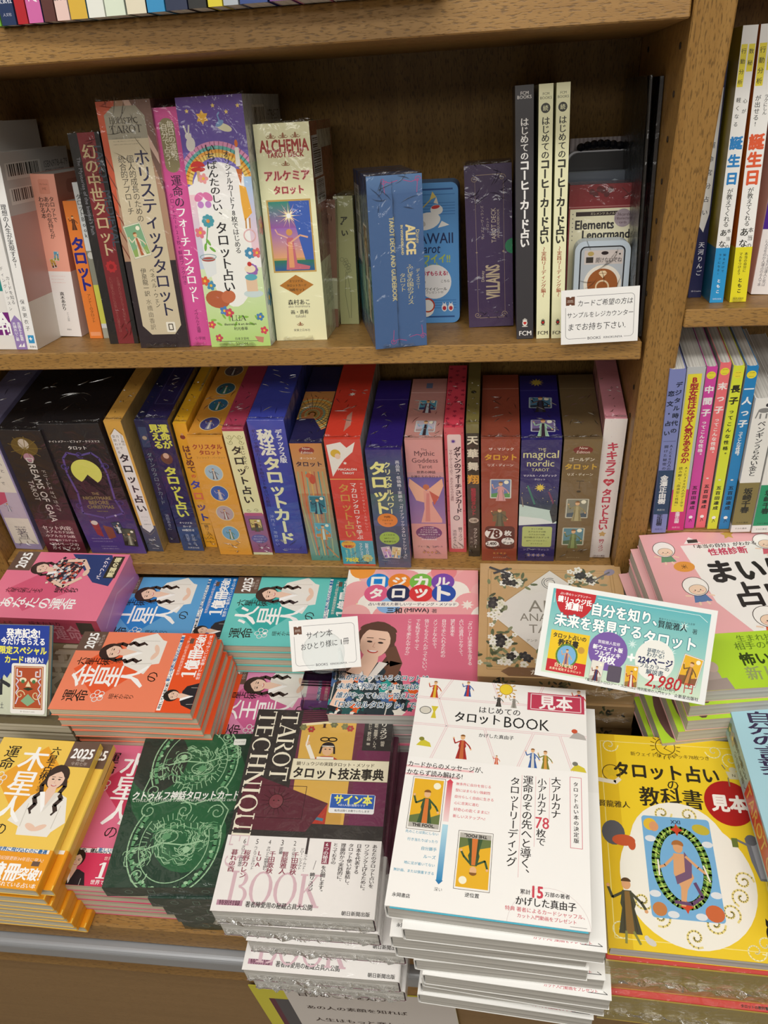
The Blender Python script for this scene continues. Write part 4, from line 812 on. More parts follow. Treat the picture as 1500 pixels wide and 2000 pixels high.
# ================================================================ lower shelf
def U3(label, BL, BR, TL, TR, dep, cols, arts, m='wrap', fins=('toped', 'sheettop', 'sheetlow'), name='boxed_deck', cat=BX, kind='box'):
    return UP(name, label, cat, BL, BR, TL, TR, FS3, dep, cols, arts, kind, m=m, fins=fins, group=G3)
def v_lav(A): A.rect(0, 0, 1, 1, 'a49ac4'); A.rect(.06, .05, .94, .95, 'ece6da'); [A.vt(t, .75-.16*i, .2, .2+.05*len(t), '4a4450', .01, .12) for i, t in enumerate(('占いと', 'タロットで', '読みとく'))]; A.rect(.06, .5, .94, .72, 'c9bcd0'); A.poly([(.06, .5), (.5, .5), (.45, .58), (.06, .62)], 'd05a7a'); figure(A.sub(.4, .62, .3), '9a9ab0', 'e0dce4'); [A.ht(t, .3, .7, y, '6a6470') for t, y in (('増田太郎', .8), ('著', .85), ('説話社', .9))]
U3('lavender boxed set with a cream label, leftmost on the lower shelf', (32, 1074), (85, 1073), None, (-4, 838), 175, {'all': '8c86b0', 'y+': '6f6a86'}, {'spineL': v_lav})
def v_gaia(A):
    A.rect(0, 0, 1, 1, '241d20'); A.grad(0, .7, 1, 1, '4a2028', '5c2430'); A.ell(.5, .12, .3, .26, '6a5424', 0, 20); A.ell(.5, .1, .12, .14, 'cdbfae'); A.ell(.5, .2, .12, .12, 'b8889a'); A.star(.5, .1, .36, '5a4620', 14, .8) if 0 else None
    for i in range(9): A.line([(.5, .13), (.5+.38*math.cos(i*.7), .13+.09*math.sin(i*.7))], .012, '8a7434')
    A.ht('DREAMS OF GAIA', .5-.95, .5+.95, .46, 'd8d2cc', .01, 1, 0, 90); A.ht('TAROT', .3-.3, .3+.3, .46, 'c8c2bc', 0, 1, 0, 90); A.ht('ドリームス オブ ガイア', .72-.6, .72+.6, .46, 'c8c2bc', 0, 1, 0, 90)
    for i, t in enumerate(('セット内容:', '大アルカナ25枚', '小アルカナ56枚', '計81枚のフルデッキ', '+304ページの', 'ガイドブック')): A.ht(t, .12+.04*(i % 2), .86, .77+.036*i, 'e0d4d0', .02)
U3('black and maroon boxed set with sideways silver lettering', (96, 1082.5), (172.5, 1082.5), (0, 842), (70.5, 842.5), 150, {'all': '1c181b', 'y+': '1a1719'}, {'spineL': v_gaia})
def v_night(A):
    A.rect(0, 0, 1, 1, '1d1a20'); A.grad(0, .55, 1, 1, '2c1c40', '5a4696'); p = '5a4a92'
    A.ht('ナイトメアー・ビフォア・クリスマス', .08, .92, .12, 'eae4e0', .02); A.ht('タロット', .36, .66, .165, 'f0ece8', .02)
    A.line([(.2, .24), (.3, .2), (.5, .22), (.7, .2), (.8, .24), (.84, .35), (.8, .55), (.86, .66), (.5, .7), (.14, .66), (.2, .5), (.16, .35), (.2, .24)], .035, p); [A.curl(x, y, .07, p, .02, 1.3, a) for x, y, a in ((.16, .3, 0), (.86, .3, 3), (.14, .6, 1), (.88, .58, 2), (.5, .215, 1))]
    A.ell(.5, .34, .25, .25, 'dfe06a', 0, 30); A.poly([(.26, .44), (.4, .4), (.5, .36), (.62, .42), (.76, .45), (.76, .52), (.24, .52)], '16131a')
    for i, (t, a) in enumerate((('THE', .44), ('NIGHTMARE', .26), ('BEFORE', .33), ('CHRISTMAS', .27), ('TAROT DECK', .4))): A.ht(t, a, 1-a, .505+.035*i, '8a7a50', .04, 1.1 if i < 4 else 1)
    A.star(.7, .68, .03, 'd0c8e0', 4); card(A, .66, .78, .16, -8, '3a4a5a', '2a2a30', 'd8d8d0', 'e8e8e0', '22282c'); card(A, .8, .86, .24, 6, '4a4e42', '2c3028', '7a7c6a', 'b8b8a0', '3a3c34'); A.poly([(.2, .72), (.34, .74), (.34, .86), (.24, .84)], '9a3030'); A.ell(.27, .74, .06, .05, 'e0d4c8'); A.poly([(.4, .76), (.56, .78), (.56, .86), (.42, .88)], '8a4a30')
    lines(A, .1, .86, .52, .91, 2, 'c8bce0', 9, 16); lines(A, .22, .93, .55, .97, 2, 'c8bce0', 10, 12)
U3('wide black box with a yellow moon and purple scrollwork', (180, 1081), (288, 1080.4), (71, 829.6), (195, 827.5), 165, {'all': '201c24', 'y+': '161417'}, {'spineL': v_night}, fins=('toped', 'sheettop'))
def v_lua2(A):
    A.rect(0, 0, 1, 1, 'e0ab4c'); A.grad(0, .78, 1, 1, '5c5a66', '3a4a6a'); A.poly([(.14, .1), (.3, .08), (.5, .05), (.7, .08), (.86, .1), (.86, .8), (.5, .84), (.14, .8)], 'f3efec'); A.line([(.14, .09), (.5, .05), (.86, .09)], .03, '8a6a3a'); A.line([(.14, .82), (.5, .86), (.86, .82)], .03, '8a8478')
    A.vt('22枚の', .74, .09, .17, '5c4a38', 0, .16); A.vt('カードで', .52, .09, .2, '5c4a38', 0, .16); A.vt('全部わかる', .3, .09, .23, '5c4a38', 0, .16); A.vt('タロット占い', .5, .22, .68, '2b2a30', .03, .5); A.ht('オリジナル', .3, .72, .71, '555'); A.ht('カード', .4, .62, .74, '555'); A.ht('22枚付き', .3, .74, .77, '555'); A.ht('LUA', .3, .7, .9, 'e8e4e0', .01); A.ht('大鏡ななこ', .3, .74, .94, 'c8c4d0'); A.ht('成美堂出版', .32, .74, .975, 'c8c4d0')
U3('golden yellow boxed deck with a white label and dark blue foot', (290, 1077.4), (321, 1076.5), (200, 823.6), (237, 822.4), 150, {'all': 'dba850', 'y+': 'dba650', 'z+': 'b89a60'}, {'spineL': v_lua2, 'head': lambda A: (A.rect(0, 0, 1, 1, 'd8a44e'), A.line([(.5, .2), (.6, .3), (.4, .4)], .03, 'a87c38'))})
def v_dayan(A): A.rect(0, 0, 1, 1, '1f2350'); A.rect(.15, .05, .85, .2, '3a4a70'); A.ell(.5, .13, .2, .2, 'b8a890'); A.vt('ダヤンのタロットカード', .5, .24, .66, '8ea0a8', 0, .4); A.vt('池田あきこ', .5, .74, .88, 'b0b4c8', 0, .3)
U3('narrow navy boxed deck with pale characters, set slightly back', (331, 1061), (352, 1061), (259.5, 821.5), (286, 821), 140, '1f2350', {'spineL': v_dayan})
def v_mieru(A): A.rect(0, 0, 1, 1, '211e52'); A.grad(0, .8, 1, 1, '223a6c', '2a4a80'); A.vt('運命が', .72, .03, .2, 'e2df5a', .05, .34); A.vt('見える', .32, .03, .2, 'e2df5a', .05, .34); A.ell(.5, .27, .26, .3, '6a4030'); A.ell(.5, .25, .13, .15, 'd8b098'); A.vt('タロット占い', .5, .33, .72, 'e2e25a', .05, .62); A.ht('オリジナル', .2, .8, .765, 'f0f0f0', .02); A.ht('カード', .32, .7, .795, 'f0f0f0', .02); A.ht('22枚付き', .22, .8, .825, 'f0f0f0', .02); A.vt('真木村真朝・金沢', .65, .86, .95, 'b8c0d8', 0, .16); A.vt('西口和子・画', .38, .86, .95, 'b8c0d8', 0, .16); A.ht('成美堂出版', .25, .8, .975, 'd0d4e0')
U3('navy boxed deck with bold yellow characters and a brown-haired girl', (358.5, 1076.5), (400, 1075), (287, 821), (320, 820), 150, {'all': '1c1c44', 'y+': '262248', 'z+': '4a4438'}, {'spineL': v_mieru, 'head': lambda A: (A.rect(0, 0, 1, 1, '252050'), A.frame(.1, .05, .9, .8, .03, '4a4a78'))})
def v_haji(A): A.rect(0, 0, 1, 1, 'f0ac28'); A.ell(.5, .1, .2, .2, '8a3a28'); A.ell(.5, .08, .1, .1, 'd8a070'); A.vt('はじめて', .55, .16, .37, '7a3a28', .03, .55); A.vt('の', .55, .37, .42, 'e2604a', .05, .3); [A.vt(ch, .52, .42+.09*i, .51+.09*i, c, .05, .72) for i, (ch, c) in enumerate(zip('タロット', ('4a4ab0', 'e87a5a', '6a3a70', '3a3a90')))]; A.rect(.1, .79, .9, .795, '8a6a20'); A.vt('鏡リュウジ', .5, .8, .93, '3a2a18', .01, .35); A.rect(.15, .95, .85, .955, '8a6a20')
U3('bright yellow boxed deck with many coloured characters', (402, 1069.6), (426, 1068), (333.6, 828), (366, 826.6), 125, {'all': 'eeb52a', 'y+': 'f3bb2c'}, {'spineL': v_haji, 'head': lambda A: (A.rect(0, 0, 1, 1, 'f0b52a'), A.rect(.75, .02, .95, .5, 'c8a04a'))})
def oval(A, x, y, r, c, c2): A.ell(x, y, r*1.08, r*1.18, 'e8d9a8', 0, 24); A.ell(x, y, r, r*1.1, c, 0, 24); figure(A.sub(x, y-.0, r*1.25), c2, 'd8d4cc')
def v_crys(A):
    A.rect(0, 0, 1, 1, 'e9a53c'); A.ht('クリスタル', .1, .94, .075, 'a83a2c', .03, 1.1); A.ht('タロット', .25, .85, .12, 'a83a2c', .03, 1.1); A.ht('フィリップ・パーマット', .12, .95, .16, '7a5a28')
    for y, c, c2 in ((.28, 'a9c4d4', '6a6a70'), (.45, '3f62b0', 'c0b0c0'), (.62, 'c0a8a8', 'a06050'), (.8, '7aaac8', '6a8a50')): oval(A, .5, y, .25, c, c2)
    lines(A, .3, .92, .7, .98, 2, 'a07030', 4, 8)
def v_cryt(A): A.rect(0, 0, 1, 1, 'dc9a3c'); [oval(A, .5, y, .27, c, c2) for y, c, c2 in ((.84, '4a4a86', '9a9ab0'), (.6, '2f6a8a', '3a7a4a'), (.38, '3a6a7a', '3a8a5a'), (.12, '6a5a5a', '4a3a3a'))]
U3('amber boxed deck with a column of oval pictures', (430.8, 1083.6), (493.8, 1083), (367.5, 854.5), (433, 852.6), 150, 'e09c3c', {'spineL': v_crys, 'head': v_cryt})
def v_cream(A):
    A.rect(0, 0, 1, 1, 'eee9b4'); A.rect(0, 0, 1, .02, 'b03a5a')
    for s in (0, 1): [A.curl(.25+.5*s, y, .14, '8a8a4a', .02, 1.3, 0 if s else 3.1, 1 if s else -1) for y in (.06, .1)]; A.curl(.3+.4*s, .62, .12, '8a8a4a', .02, 1.3, s*3); A.line([(.5, .05), (.2+.6*s, .1)], .02, '8a8a4a')
    A.vt('はじめての', .72, .12, .3, '4a4630', .01, .2); A.vt('タロット占い', .45, .12, .57, '2e2c22', .03, .42); A.rect(0, .65, 1, 1, '9a5a86'); A.rect(.04, .64, .96, .665, 'c05a80'); card(A, .5, .74, .62, 0, 'd8c070', '6a5a3a', '6a4030', '4a4a3a', '5c5030', 1.25)
    A.ell(.5, .86, .42, .3, '6a5aa0', 0, 20); A.ht('オリジナル', .25, .75, .84, 'e8e0f0'); A.ht('タロットカード', .18, .82, .862, 'e8e0f0'); A.ht('22枚付き', .3, .7, .884, 'e8e0f0'); A.star(.5, .94, .1, 'f0e8f0'); A.rect(0, .98, 1, 1, 'e0e8c0')
U3('crimson topped boxed deck with a cream spine and green scrolls', (495.8, 1083.6), (534, 1083), (433, 837), (476.5, 836.7), 150, {'all': 'b03a5a', 'y+': 'b2405c', 'z+': 'b04a64'}, {'spineL': v_cream})
def v_hihou(A): A.rect(0, 0, 1, 1, '3c46a8'); A.grad(0, 0, 1, .3, '4a54b8', '3c46a8'); A.vt('秘法', .42, .06, .24, 'f2f0e0', .05, .36); A.vt('タロットカード', .46, .25, .92, 'f0efc0', .05, .42); A.vt('デラックス版', .8, .06, .29, 'f0eef4', .03, .16); A.vt('ギリシャ神話カード78枚セット●占い方解説', .12, .06, .62, '24245c', .01, .1); A.vt('沖門士・海野めい', .14, .68, .94, 'a8acd8', 0, .1); A.ht('魔女の家ブックス', .3, .75, .965, 'a0a4cc')
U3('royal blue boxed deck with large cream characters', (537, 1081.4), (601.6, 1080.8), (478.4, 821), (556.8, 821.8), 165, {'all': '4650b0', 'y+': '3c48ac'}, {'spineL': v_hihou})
def swirl(A, n=9):
    A.grad(0, 0, 1, 1, 'c98a4a', 'b87a50')
    for i in range(n): A.ring(.45, .85, .12+.09*i, .14+.1*i, .07, ('e0a848', 'c8c07a', 'd88a4a', '9ab08a', 'e8c060', 'b8a060')[i % 6], 150, 420, 22)
def v_ocean(A):
    A.grad(0, 0, 1, .4, 'd08a4c', 'c8a070'); A.grad(0, .4, 1, 1, 'c08050', '4f9a92'); [A.line([(.1+.13*i, .22), (.05+.14*i, .5), (.2+.1*i, .95)], .04, ('a8b080', 'd86a40', '7ab09a', 'e0b060', 'b86a50', '5a9a90')[i % 6]) for i in range(7)]
    A.ell(.5, .055, .24, .14, '9a3a30', 0, 22); A.ht('New', .38, .62, .04, 'f0e0d0', .01, 1, .2); A.ht('Edition', .32, .68, .07, 'f0e0d0', .01, 1, .2); A.ht('オーシャン', .25, .75, .115, 'f6ecd8', .02); A.ht('タロット', .1, .9, .16, '3c2038', .03); A.ell(.52, .28, .1, .2, 'c9543c'); A.ell(.42, .25, .08, .1, 'd8683c', 30)
    card(A, .55, .49, .56, 2, '2f7888', '3a8a9a', '23405a', '6ab0b8', '8ac0c8', 1.3); card(A, .58, .72, .56, 2, '5aa8c0', 'c8803a', 'd8943c', 'b8d8d8', '8ac0c8', 1.2); A.line([(.6, .86), (.95, .97)], .05, 'c98a50'); lines(A, .3, .93, .7, .97, 2, '7ab8a8', 5, 8)
U3('boxed deck with swirling orange and sea green art and two blue cards', (608.6, 1095.4), (666, 1094), (563.3, 866.6), (633, 865.8), 150, {'all': '6a6a60', 'y+': '1c2040'}, {'spineL': v_ocean, 'head': lambda A: (A.rect(0, 0, 1, 1, '262450'), swirl(A.sub(0, .35, 1, 0, 1.55)))})
def v_maca(A):
    A.rect(0, 0, 1, 1, 'd8473a'); A.poly([(.05, .04), (.45, .02), (.6, .06), (.85, .02), (.75, .09), (.5, .14), (.3, .2), (.1, .27)], 'f4efe6'); A.ell(.27, .1, .14, .14, 'e2b83c'); A.ell(.32, .12, .08, .1, 'f2cfb4'); A.star(.5, .17, .06, 'f4efe6', 6)
    A.ht('MACALON', .28, .8, .215, 'f2ede4', .03); A.ht('TAROT', .38, .72, .243, 'f2ede4', .03); A.rect(0, .285, 1, .291, 'e8b05a')
    A.vt('タロット占い', .36, .32, .76, 'd8a04c', .02, .27); A.vt('マカロンタロットで学ぶ', .64, .31, .77, 'f4ece4', .02, .15); A.vt('かわいい!やさしい!たのしい!', .88, .31, .7, 'f4d8cc', 0, .07)
    A.rect(0, .78, 1, .985, '3fa2b4'); A.ell(.25, .815, .22, .16, 'e8b03a', 0, 20); A.ht('好評につき', .1, .4, .795, 'c03a2c', .02); A.ht('増刷!!', .1, .4, .83, 'c03a2c', .05); A.vt('加藤マカロン', .8, .8, .92, 'eef4f4', .01, .1); A.vt('ラクシュミー', .62, .8, .93, 'eef4f4', .01, .1); [A.vt('解説本とカード付', .42-.13*i, .83+.015*i, .94, 'd8e8a0', 0, .07) for i in range(3)]; A.ht('78枚', .1, .5, .945, 'e8e03a', .04); flower(A, .78, .93, .15, 'b8c88a', 'c8b060', 8); A.ht('説話社出版', .4, .8, .972, '24404a', .02); A.rect(0, .985, 1, 1, 'd8583a')
U3('red boxed deck with a white winged emblem and turquoise foot', (671, 1105.5), (734.6, 1104.6), (633.8, 859), (704.7, 857.4), 165, {'all': 'd2cbc4', 'y+': 'd6402f', 'y-': 'c8452f'}, {'spineL': v_maca, 'head': lambda A: (A.rect(0, 0, 1, 1, 'd6402f'), A.star(.5, .5, .1, 'f4efe6', 6), A.poly([(.5, .75), (.62, .7), (.66, .85), (.5, .92)], 'c08a7a'))})
def v_power(A):
    A.rect(0, 0, 1, 1, '3f4f6a'); A.grad(0, 0, 1, .12, '3a3078', '44507a'); A.grad(.0, .35, 1, .62, '4a6a6a', '4a5a86'); A.vt('タロット', .3, .09, .52, 'f2ef9a', .05, .4); A.vt('クリスタルパワー', .57, .09, .52, 'e8e8a8', .03, .17); A.vt('高品質・低価格!実績の「ガイアブックスタロットシリーズ」', .86, .08, .93, 'e8e8f0', .01, .1)
    A.ell(.42, .57, .3, .27, 'e88a34', 0, 24); A.ell(.42, .73, .3, .26, '9cc04a', 0, 24)
    for t, a, y, c in (('78枚', .32, .54, '3a2a18'), ('フルデッキ', .26, .57, '3a2a18'), ('カード', .32, .6, '3a2a18'), ('よくわかる', .25, .7, '2c3a18'), ('64ページ', .27, .73, '2c3a18'), ('解説書付き', .24, .76, '2c3a18')): A.ht(t, a, .84-a, y, c, .01)
    card(A, .3, .86, .28, -10, 'c8a8c0', '8a6ab0', 'b88ad0'); card(A, .58, .86, .28, 8, 'd8c890', '6a9ac0', 'c8a050'); lines(A, .3, .93, .7, .97, 2, '9a98b8', 5, 8)
U3('indigo boxed deck with an orange and a green disc on the spine', (740, 1108.8), (803.8, 1107.4), (709.4, 879), (784, 877.8), 130, {'all': '352a78', 'y+': '2c2070'}, {'spineL': v_power, 'head': lambda A: (A.rect(0, 0, 1, 1, '2a1c6e'), A.rect(0, .3, 1, .305, '6a60a8'))})
def v_myth(A):
    A.rect(0, 0, 1, 1, 'dd9d98'); A.grad(0, .28, 1, .68, '6a62a8', 'a07aa8'); A.rect(0, .25, 1, .29, 'd09a9a'); A.ht('The', .42, .58, .075, '5c4048'); A.ht('Mythic', .24, .78, .11, '6a4448', .01, 1.1); A.ht('Goddess', .16, .86, .158, '6a4448', .01, 1.1); A.ht('Tarot', .32, .7, .205, '6a4448', .01, 1.1); A.ht('世界の神話', .27, .78, .25, '3a2a30', .02); A.ht('女神たちのタロット', .1, .94, .285, '3a2a30', .02)
    for s in (-1, 1): A.poly([(.5, .4), (.5+s*.45, .3), (.5+s*.48, .36), (.5+s*.3, .48), (.5+s*.05, .5)], 'f0b89a'); 
    A.poly([(.42, .4), (.6, .4), (.66, .52), (.9, .64), (.9, .67), (.3, .67), (.42, .55)], 'e8a898'); A.poly([(.5, .42), (.58, .42), (.56, .66), (.42, .66)], 'd88a80'); A.ell(.5, .37, .09, .1, 'c9744a'); A.poly([(.58, .4), (.85, .45), (.7, .52)], 'c8604a')
    A.ell(.5, .76, .38, .26, '7a3a70', 0, 26); [A.ht(t, a, 1-a, y, 'f0dce4', .01) for t, a, y in (('セット内容:', .34, .715), ('大アルカナ22枚', .26, .735), ('小アルカナ56枚', .24, .755), ('計78枚のフルデッキ', .18, .777), ('64ページのフルカラー', .22, .8), ('日本語解説書', .28, .82))]; A.ht('ジェーン・ウォレス', .14, .88, .885, '5a3038', .01); [flower(A, .32+.12*i, .94, .05, 'c08078') for i in range(4)]
def v_mytht(A): A.rect(0, 0, 1, 1, 'c99088'); A.rect(0, .24, 1, .25, 'e8bcb4'); card(A, .52, .46, .52, 2, '5aa0b8', '3a4a78', '6a3a4a', 'c8d8e0', 'd8d4d0', .95); card(A, .52, .8, .56, 2, 'c8bcc8', 'b09a98', '9ac0d8', '3a2a30', 'e8e4e0', .95); A.rect(.42, .08, .6, .17, '6a7a9a')
U3('dusty pink boxed deck with a winged goddess on violet', (808, 1092.6), (874.4, 1090), (789, 858), (864.8, 859.6), 115, {'all': 'c99088'}, {'spineL': v_myth, 'head': v_mytht})
def v_pd(A): A.rect(0, 0, 1, 1, 'dc5a64'); [A.star(x, .04+.12*i, .06, 'b83a48', 6) for i in range(8) for x in (.08, .92)]; A.rr(.15, .05, .85, .97, .1, 'f2d8d4'); A.star(.45, .1, .16, '5a3a98', 12, .4); A.vt('ダヤンのフォーチュンカード', .64, .14, .66, '3a1c24', .03, .32); A.vt('マザーグースで占う、あなたの今日の運勢', .3, .16, .56, '7a3a44', 0, .15); A.ring(.5, .7, .15, .15, .05, '5a4a50'); A.ell(.5, .7, .08, .08, 'c8c0b8'); A.vt('鏡リュウジ', .68, .78, .9, '3a2a30', .01, .2); A.vt('池田あきこ', .36, .8, .94, '3a2a30', 0, .18); A.ht('白泉社', .3, .7, .96, '8a3a48')
def v_pdt(A): A.rect(0, 0, 1, 1, 'e0485c'); [A.star(.15+.35*(i % 3), .06+.11*(i//3)+.04*(i % 2), .14, 'a82c44', 5, .5, rot=20*i) for i in range(27)]
U3('slim rose boxed deck with a red patterned top', (876.6, 1078.8), (911.8, 1077.8), (866.4, 835.6), (905.5, 834.6), 120, 'dc5a64', {'spineL': v_pd, 'head': v_pdt})
def v_olive(A): A.rect(0, 0, 1, 1, '3f3a2c'); A.rect(0, 0, 1, .06, '7c7444'); [A.ht(ch, .08, .92, .11+.09*i, 'ece4cc', .03) for i, ch in enumerate('天華舞')]; A.ht('翔', .06, .94, .385, 'e8a83c', .03); A.vt('戦国武将タロット', .5, .45, .66, 'b0323c', .04, .42); A.ell(.5, .7, .42, .3, 'c9bca8', 0, 18); A.ht('22枚', .2, .8, .7, '4a3020', .02); A.vt('ラクシュミー', .62, .76, .93, 'dcd4c4', .02, .3); A.vt('青戸弘', .28, .83, .93, 'a8a08c', 0, .2); A.rect(0, .95, 1, 1, '2a2620')
U3('very narrow olive boxed deck with brush characters', (915, 1086.8), (938, 1086.8), (909, 829), (937, 828.6), 130, {'all': '7c7444'}, {'spineL': v_olive, 'head': lambda A: (A.rect(0, 0, 1, 1, '7c7240'), A.ell(.5, .55, .2, .2, '2c2a18'), A.ring(.5, .55, .2, .2, .05, '4a4420'))})
def v_magic(A):
    A.rect(0, 0, 1, 1, '9c4a36'); A.ht('ザ・マジック', .2, .84, .075, 'efe0d8', .02); A.ht('タロット', .1, .92, .135, 'e2a83a', .05); A.ht('リズ・ディーン', .18, .84, .195, 'efe0d8', .02)
    card(A, .52, .38, .58, 0, '6a7fb0', '5a9a5a', 'd8a0a0', 'e0a0a0', 'f0ece4', 1.18); b = A.sub(.5, .6, .55); b.poly([(-.3, -.3), (.3, -.3), (.36, .4), (-.36, .4)], '7a6240'); figure(b.sub(0, 0, 1), '5c5a44', '6a6850')
    A.rr(.1, .69, .93, .89, .12, '5c1c18'); A.ell(.34, .755, .25, .2, 'f4f0ec', 0, 26); A.ht('78', .18, .5, .755, '5c1c18', .06, 1.25); A.ht('枚', .64, .84, .75, 'f4f0ec', .04); A.ell(.3, .845, .19, .12, 'f4f0ec', 0, 22); A.ht('2,400', .14, .42, .845, '3a1c18', .03, 1.3); A.ht('円', .43, .5, .86, 'f4f0ec'); A.ell(.74, .82, .18, .14, 'f4f0ec', 0, 20); A.ht('フル', .65, .83, .8, '3a1c18', .04); A.ht('デッキ', .6, .88, .835, '3a1c18', .04)
    [flower(A, .36+.1*i, .93, .04, 'b8704c') for i in range(4)]; A.ht('ガイアブックス', .32, .7, .97, 'e8d0c0')
U3('russet boxed deck with a white 78 price disc and gold title', (940.6, 1095.8), (1008.8, 1094.8), (939, 858), (1016, 857), 120, {'all': '8a4030', 'y+': '8c4434'}, {'spineL': v_magic, 'head': lambda A: (A.rect(0, 0, 1, 1, '8f4634'), A.rect(0, .23, 1, .24, 'b87a68'))})
def v_nord(A):
    A.rect(0, 0, 1, 1, '332c6a'); A.grad(0, .35, 1, .55, '332c6a', '2a3a4a'); c = 'd8d4a0'; A.ht('THE', .42, .62, .07, c); A.ht('magical', .06, .94, .115, c, .01, 1.1); A.ht('nordic', .16, .84, .175, c, .01, 1.1); A.ht('TAROT', .28, .72, .225, c, .01); A.ht('マジカル・ノルディック', .08, .92, .27, 'f0ecf4', .02); A.ht('タロット', .36, .64, .3, 'f0ecf4')
    A.star(.52, .365, .14, 'e8cc4a', 10, .5); rnd = random.Random(4); [A.ell(rnd.random(), rnd.uniform(.35, .5), .012, .012, 'f0e08a', 0, 6) for _ in range(16)]; A.line([(.2, .35), (.4, .5)], .05, '3a7a6a'); A.line([(.75, .4), (.9, .5)], .05, '7a3a5a'); A.poly([(0, .5), (.3, .52), (1, .56), (1, .66), (0, .66)], 'c9e0d8'); A.poly([(0, .6), (.6, .62), (1, .66), (0, .68)], 'e8f0ee'); A.poly([(.8, .56), (.9, .48), (1, .52), (1, .64), (.9, .66)], '2a2c34'); A.line([(.05, .44), (.1, .52)], .03, '8a7a70')
    A.rr(.1, .69, .9, .87, .06, 'bcc87a'); [A.ht(t, a, 1-a, y, '2c3020', .01) for t, a, y in (('セット内容:', .34, .71), ('大アルカナ22枚', .26, .735), ('小アルカナ56枚', .28, .76), ('計79枚のフルデッキ', .16, .785), ('64ページフルカラー', .22, .815), ('ガイドブック', .34, .842))]; A.ht('ジェーン・ウォレス', .15, .85, .895, 'b8b0d0'); [flower(A, .3+.13*i, .945, .06, '8a80b0') for i in range(4)]
def v_nordt(A): A.rect(0, 0, 1, 1, '26206a'); A.star(.45, .12, .2, 'c8b04a', 11, .5); A.rect(0, .25, 1, .255, '5a54a0'); card(A, .52, .45, .6, 2, '4a7a98', '2a3a4a', '2c2a30', '3a3a50', 'b8ccd8', .85); card(A, .55, .8, .62, 2, '7a6a9a', '4a3a5a', 'a8d0b0', '3a2a3a', 'c8c8d8', .85)
U3('deep violet boxed deck with a gold sunburst and snow scene', (1010.4, 1095.8), (1081.4, 1095.8), (1020, 859.6), (1097.8, 859), 120, {'all': '2a2468'}, {'spineL': v_nord, 'head': v_nordt})
def v_gold(A):
    A.rect(0, 0, 1, 1, '7a6444'); A.ell(.52, .08, .26, .13, '7c2c28', 0, 22); A.ht('New', .42, .64, .065, 'e8d8c8', .01, 1, .2); A.ht('Edition', .36, .7, .095, 'e8d8c8', .01, 1, .2); A.ht('ゴールデン', .18, .84, .15, 'f0ead8', .02); A.ht('タロット', .08, .92, .205, 'd0a848', .05); A.ht('リズ・ディーン', .16, .84, .265, 'f0ead8', .02); A.rect(.42, .315, .62, .32, '3a3024'); A.rect(.5, .32, .515, .38, '3a3024'); A.ell(.5, .4, .06, .04, '3a3024')
    card(A, .5, .54, .64, 0, '8a8a7a', '4a5a68', 'a09468', 'b8ac80', 'd8d4c0', 1.15); card(A, .46, .78, .64, 0, '5a8a9a', '4a6a50', '6a7a4a', '8a9a60', 'd8d4c0', 1.1); A.ht('ガイアブックス', .32, .7, .97, 'c8b890')
U3('bronze brown boxed deck with two framed cards on its spine', (1084, 1095.8), (1151, 1094.8), (1100.5, 858), (1180, 858), 120, {'all': '6a573c'}, {'spineL': v_gold, 'head': lambda A: (A.rect(0, 0, 1, 1, '6b583c'), A.rect(0, .23, 1, .235, '93805c'))})
def v_kiki(A):
    A.rect(0, 0, 1, 1, 'f1eae8'); rnd = random.Random(8); [A.ell(rnd.random(), rnd.random(), .015, .015, 'c8a8b0', 0, 6) for _ in range(40)]
    A.vt('キキララ', .5, .15, .38, 'd0405c', .04, .5); b = A.sub(.5, .42, .5); b.ell(-.24, -.1, .28, .26, 'd0384c'); b.ell(.24, -.1, .28, .26, 'd0384c'); b.poly([(-.5, 0), (.5, 0), (0, .55)], 'd0384c'); b.ht('恋の', -.28, .3, .02, 'ffffff', .02)
    A.vt('タロット占い', .48, .47, .78, 'd0405c', .04, .5); A.star(.5, .81, .2, 'd8b070', 5, .6); A.vt('鏡リュウジ', .5, .85, .95, 'c03a54', .02, .28); A.ht('白泉社書房', .25, .75, .985, '8a6a70')
U3('white and pink boxed deck with rose red characters, against the side panel', (1151, 1089.4), (1190, 1088.4), (1184, 818.6), (1227, 818), 120, {'all': 'd9949e', 'y+': 'd8909c', 'x-': 'f1eae8'}, {'spineL': v_kiki}, fins=('toped', 'sheettop', 'foot'))
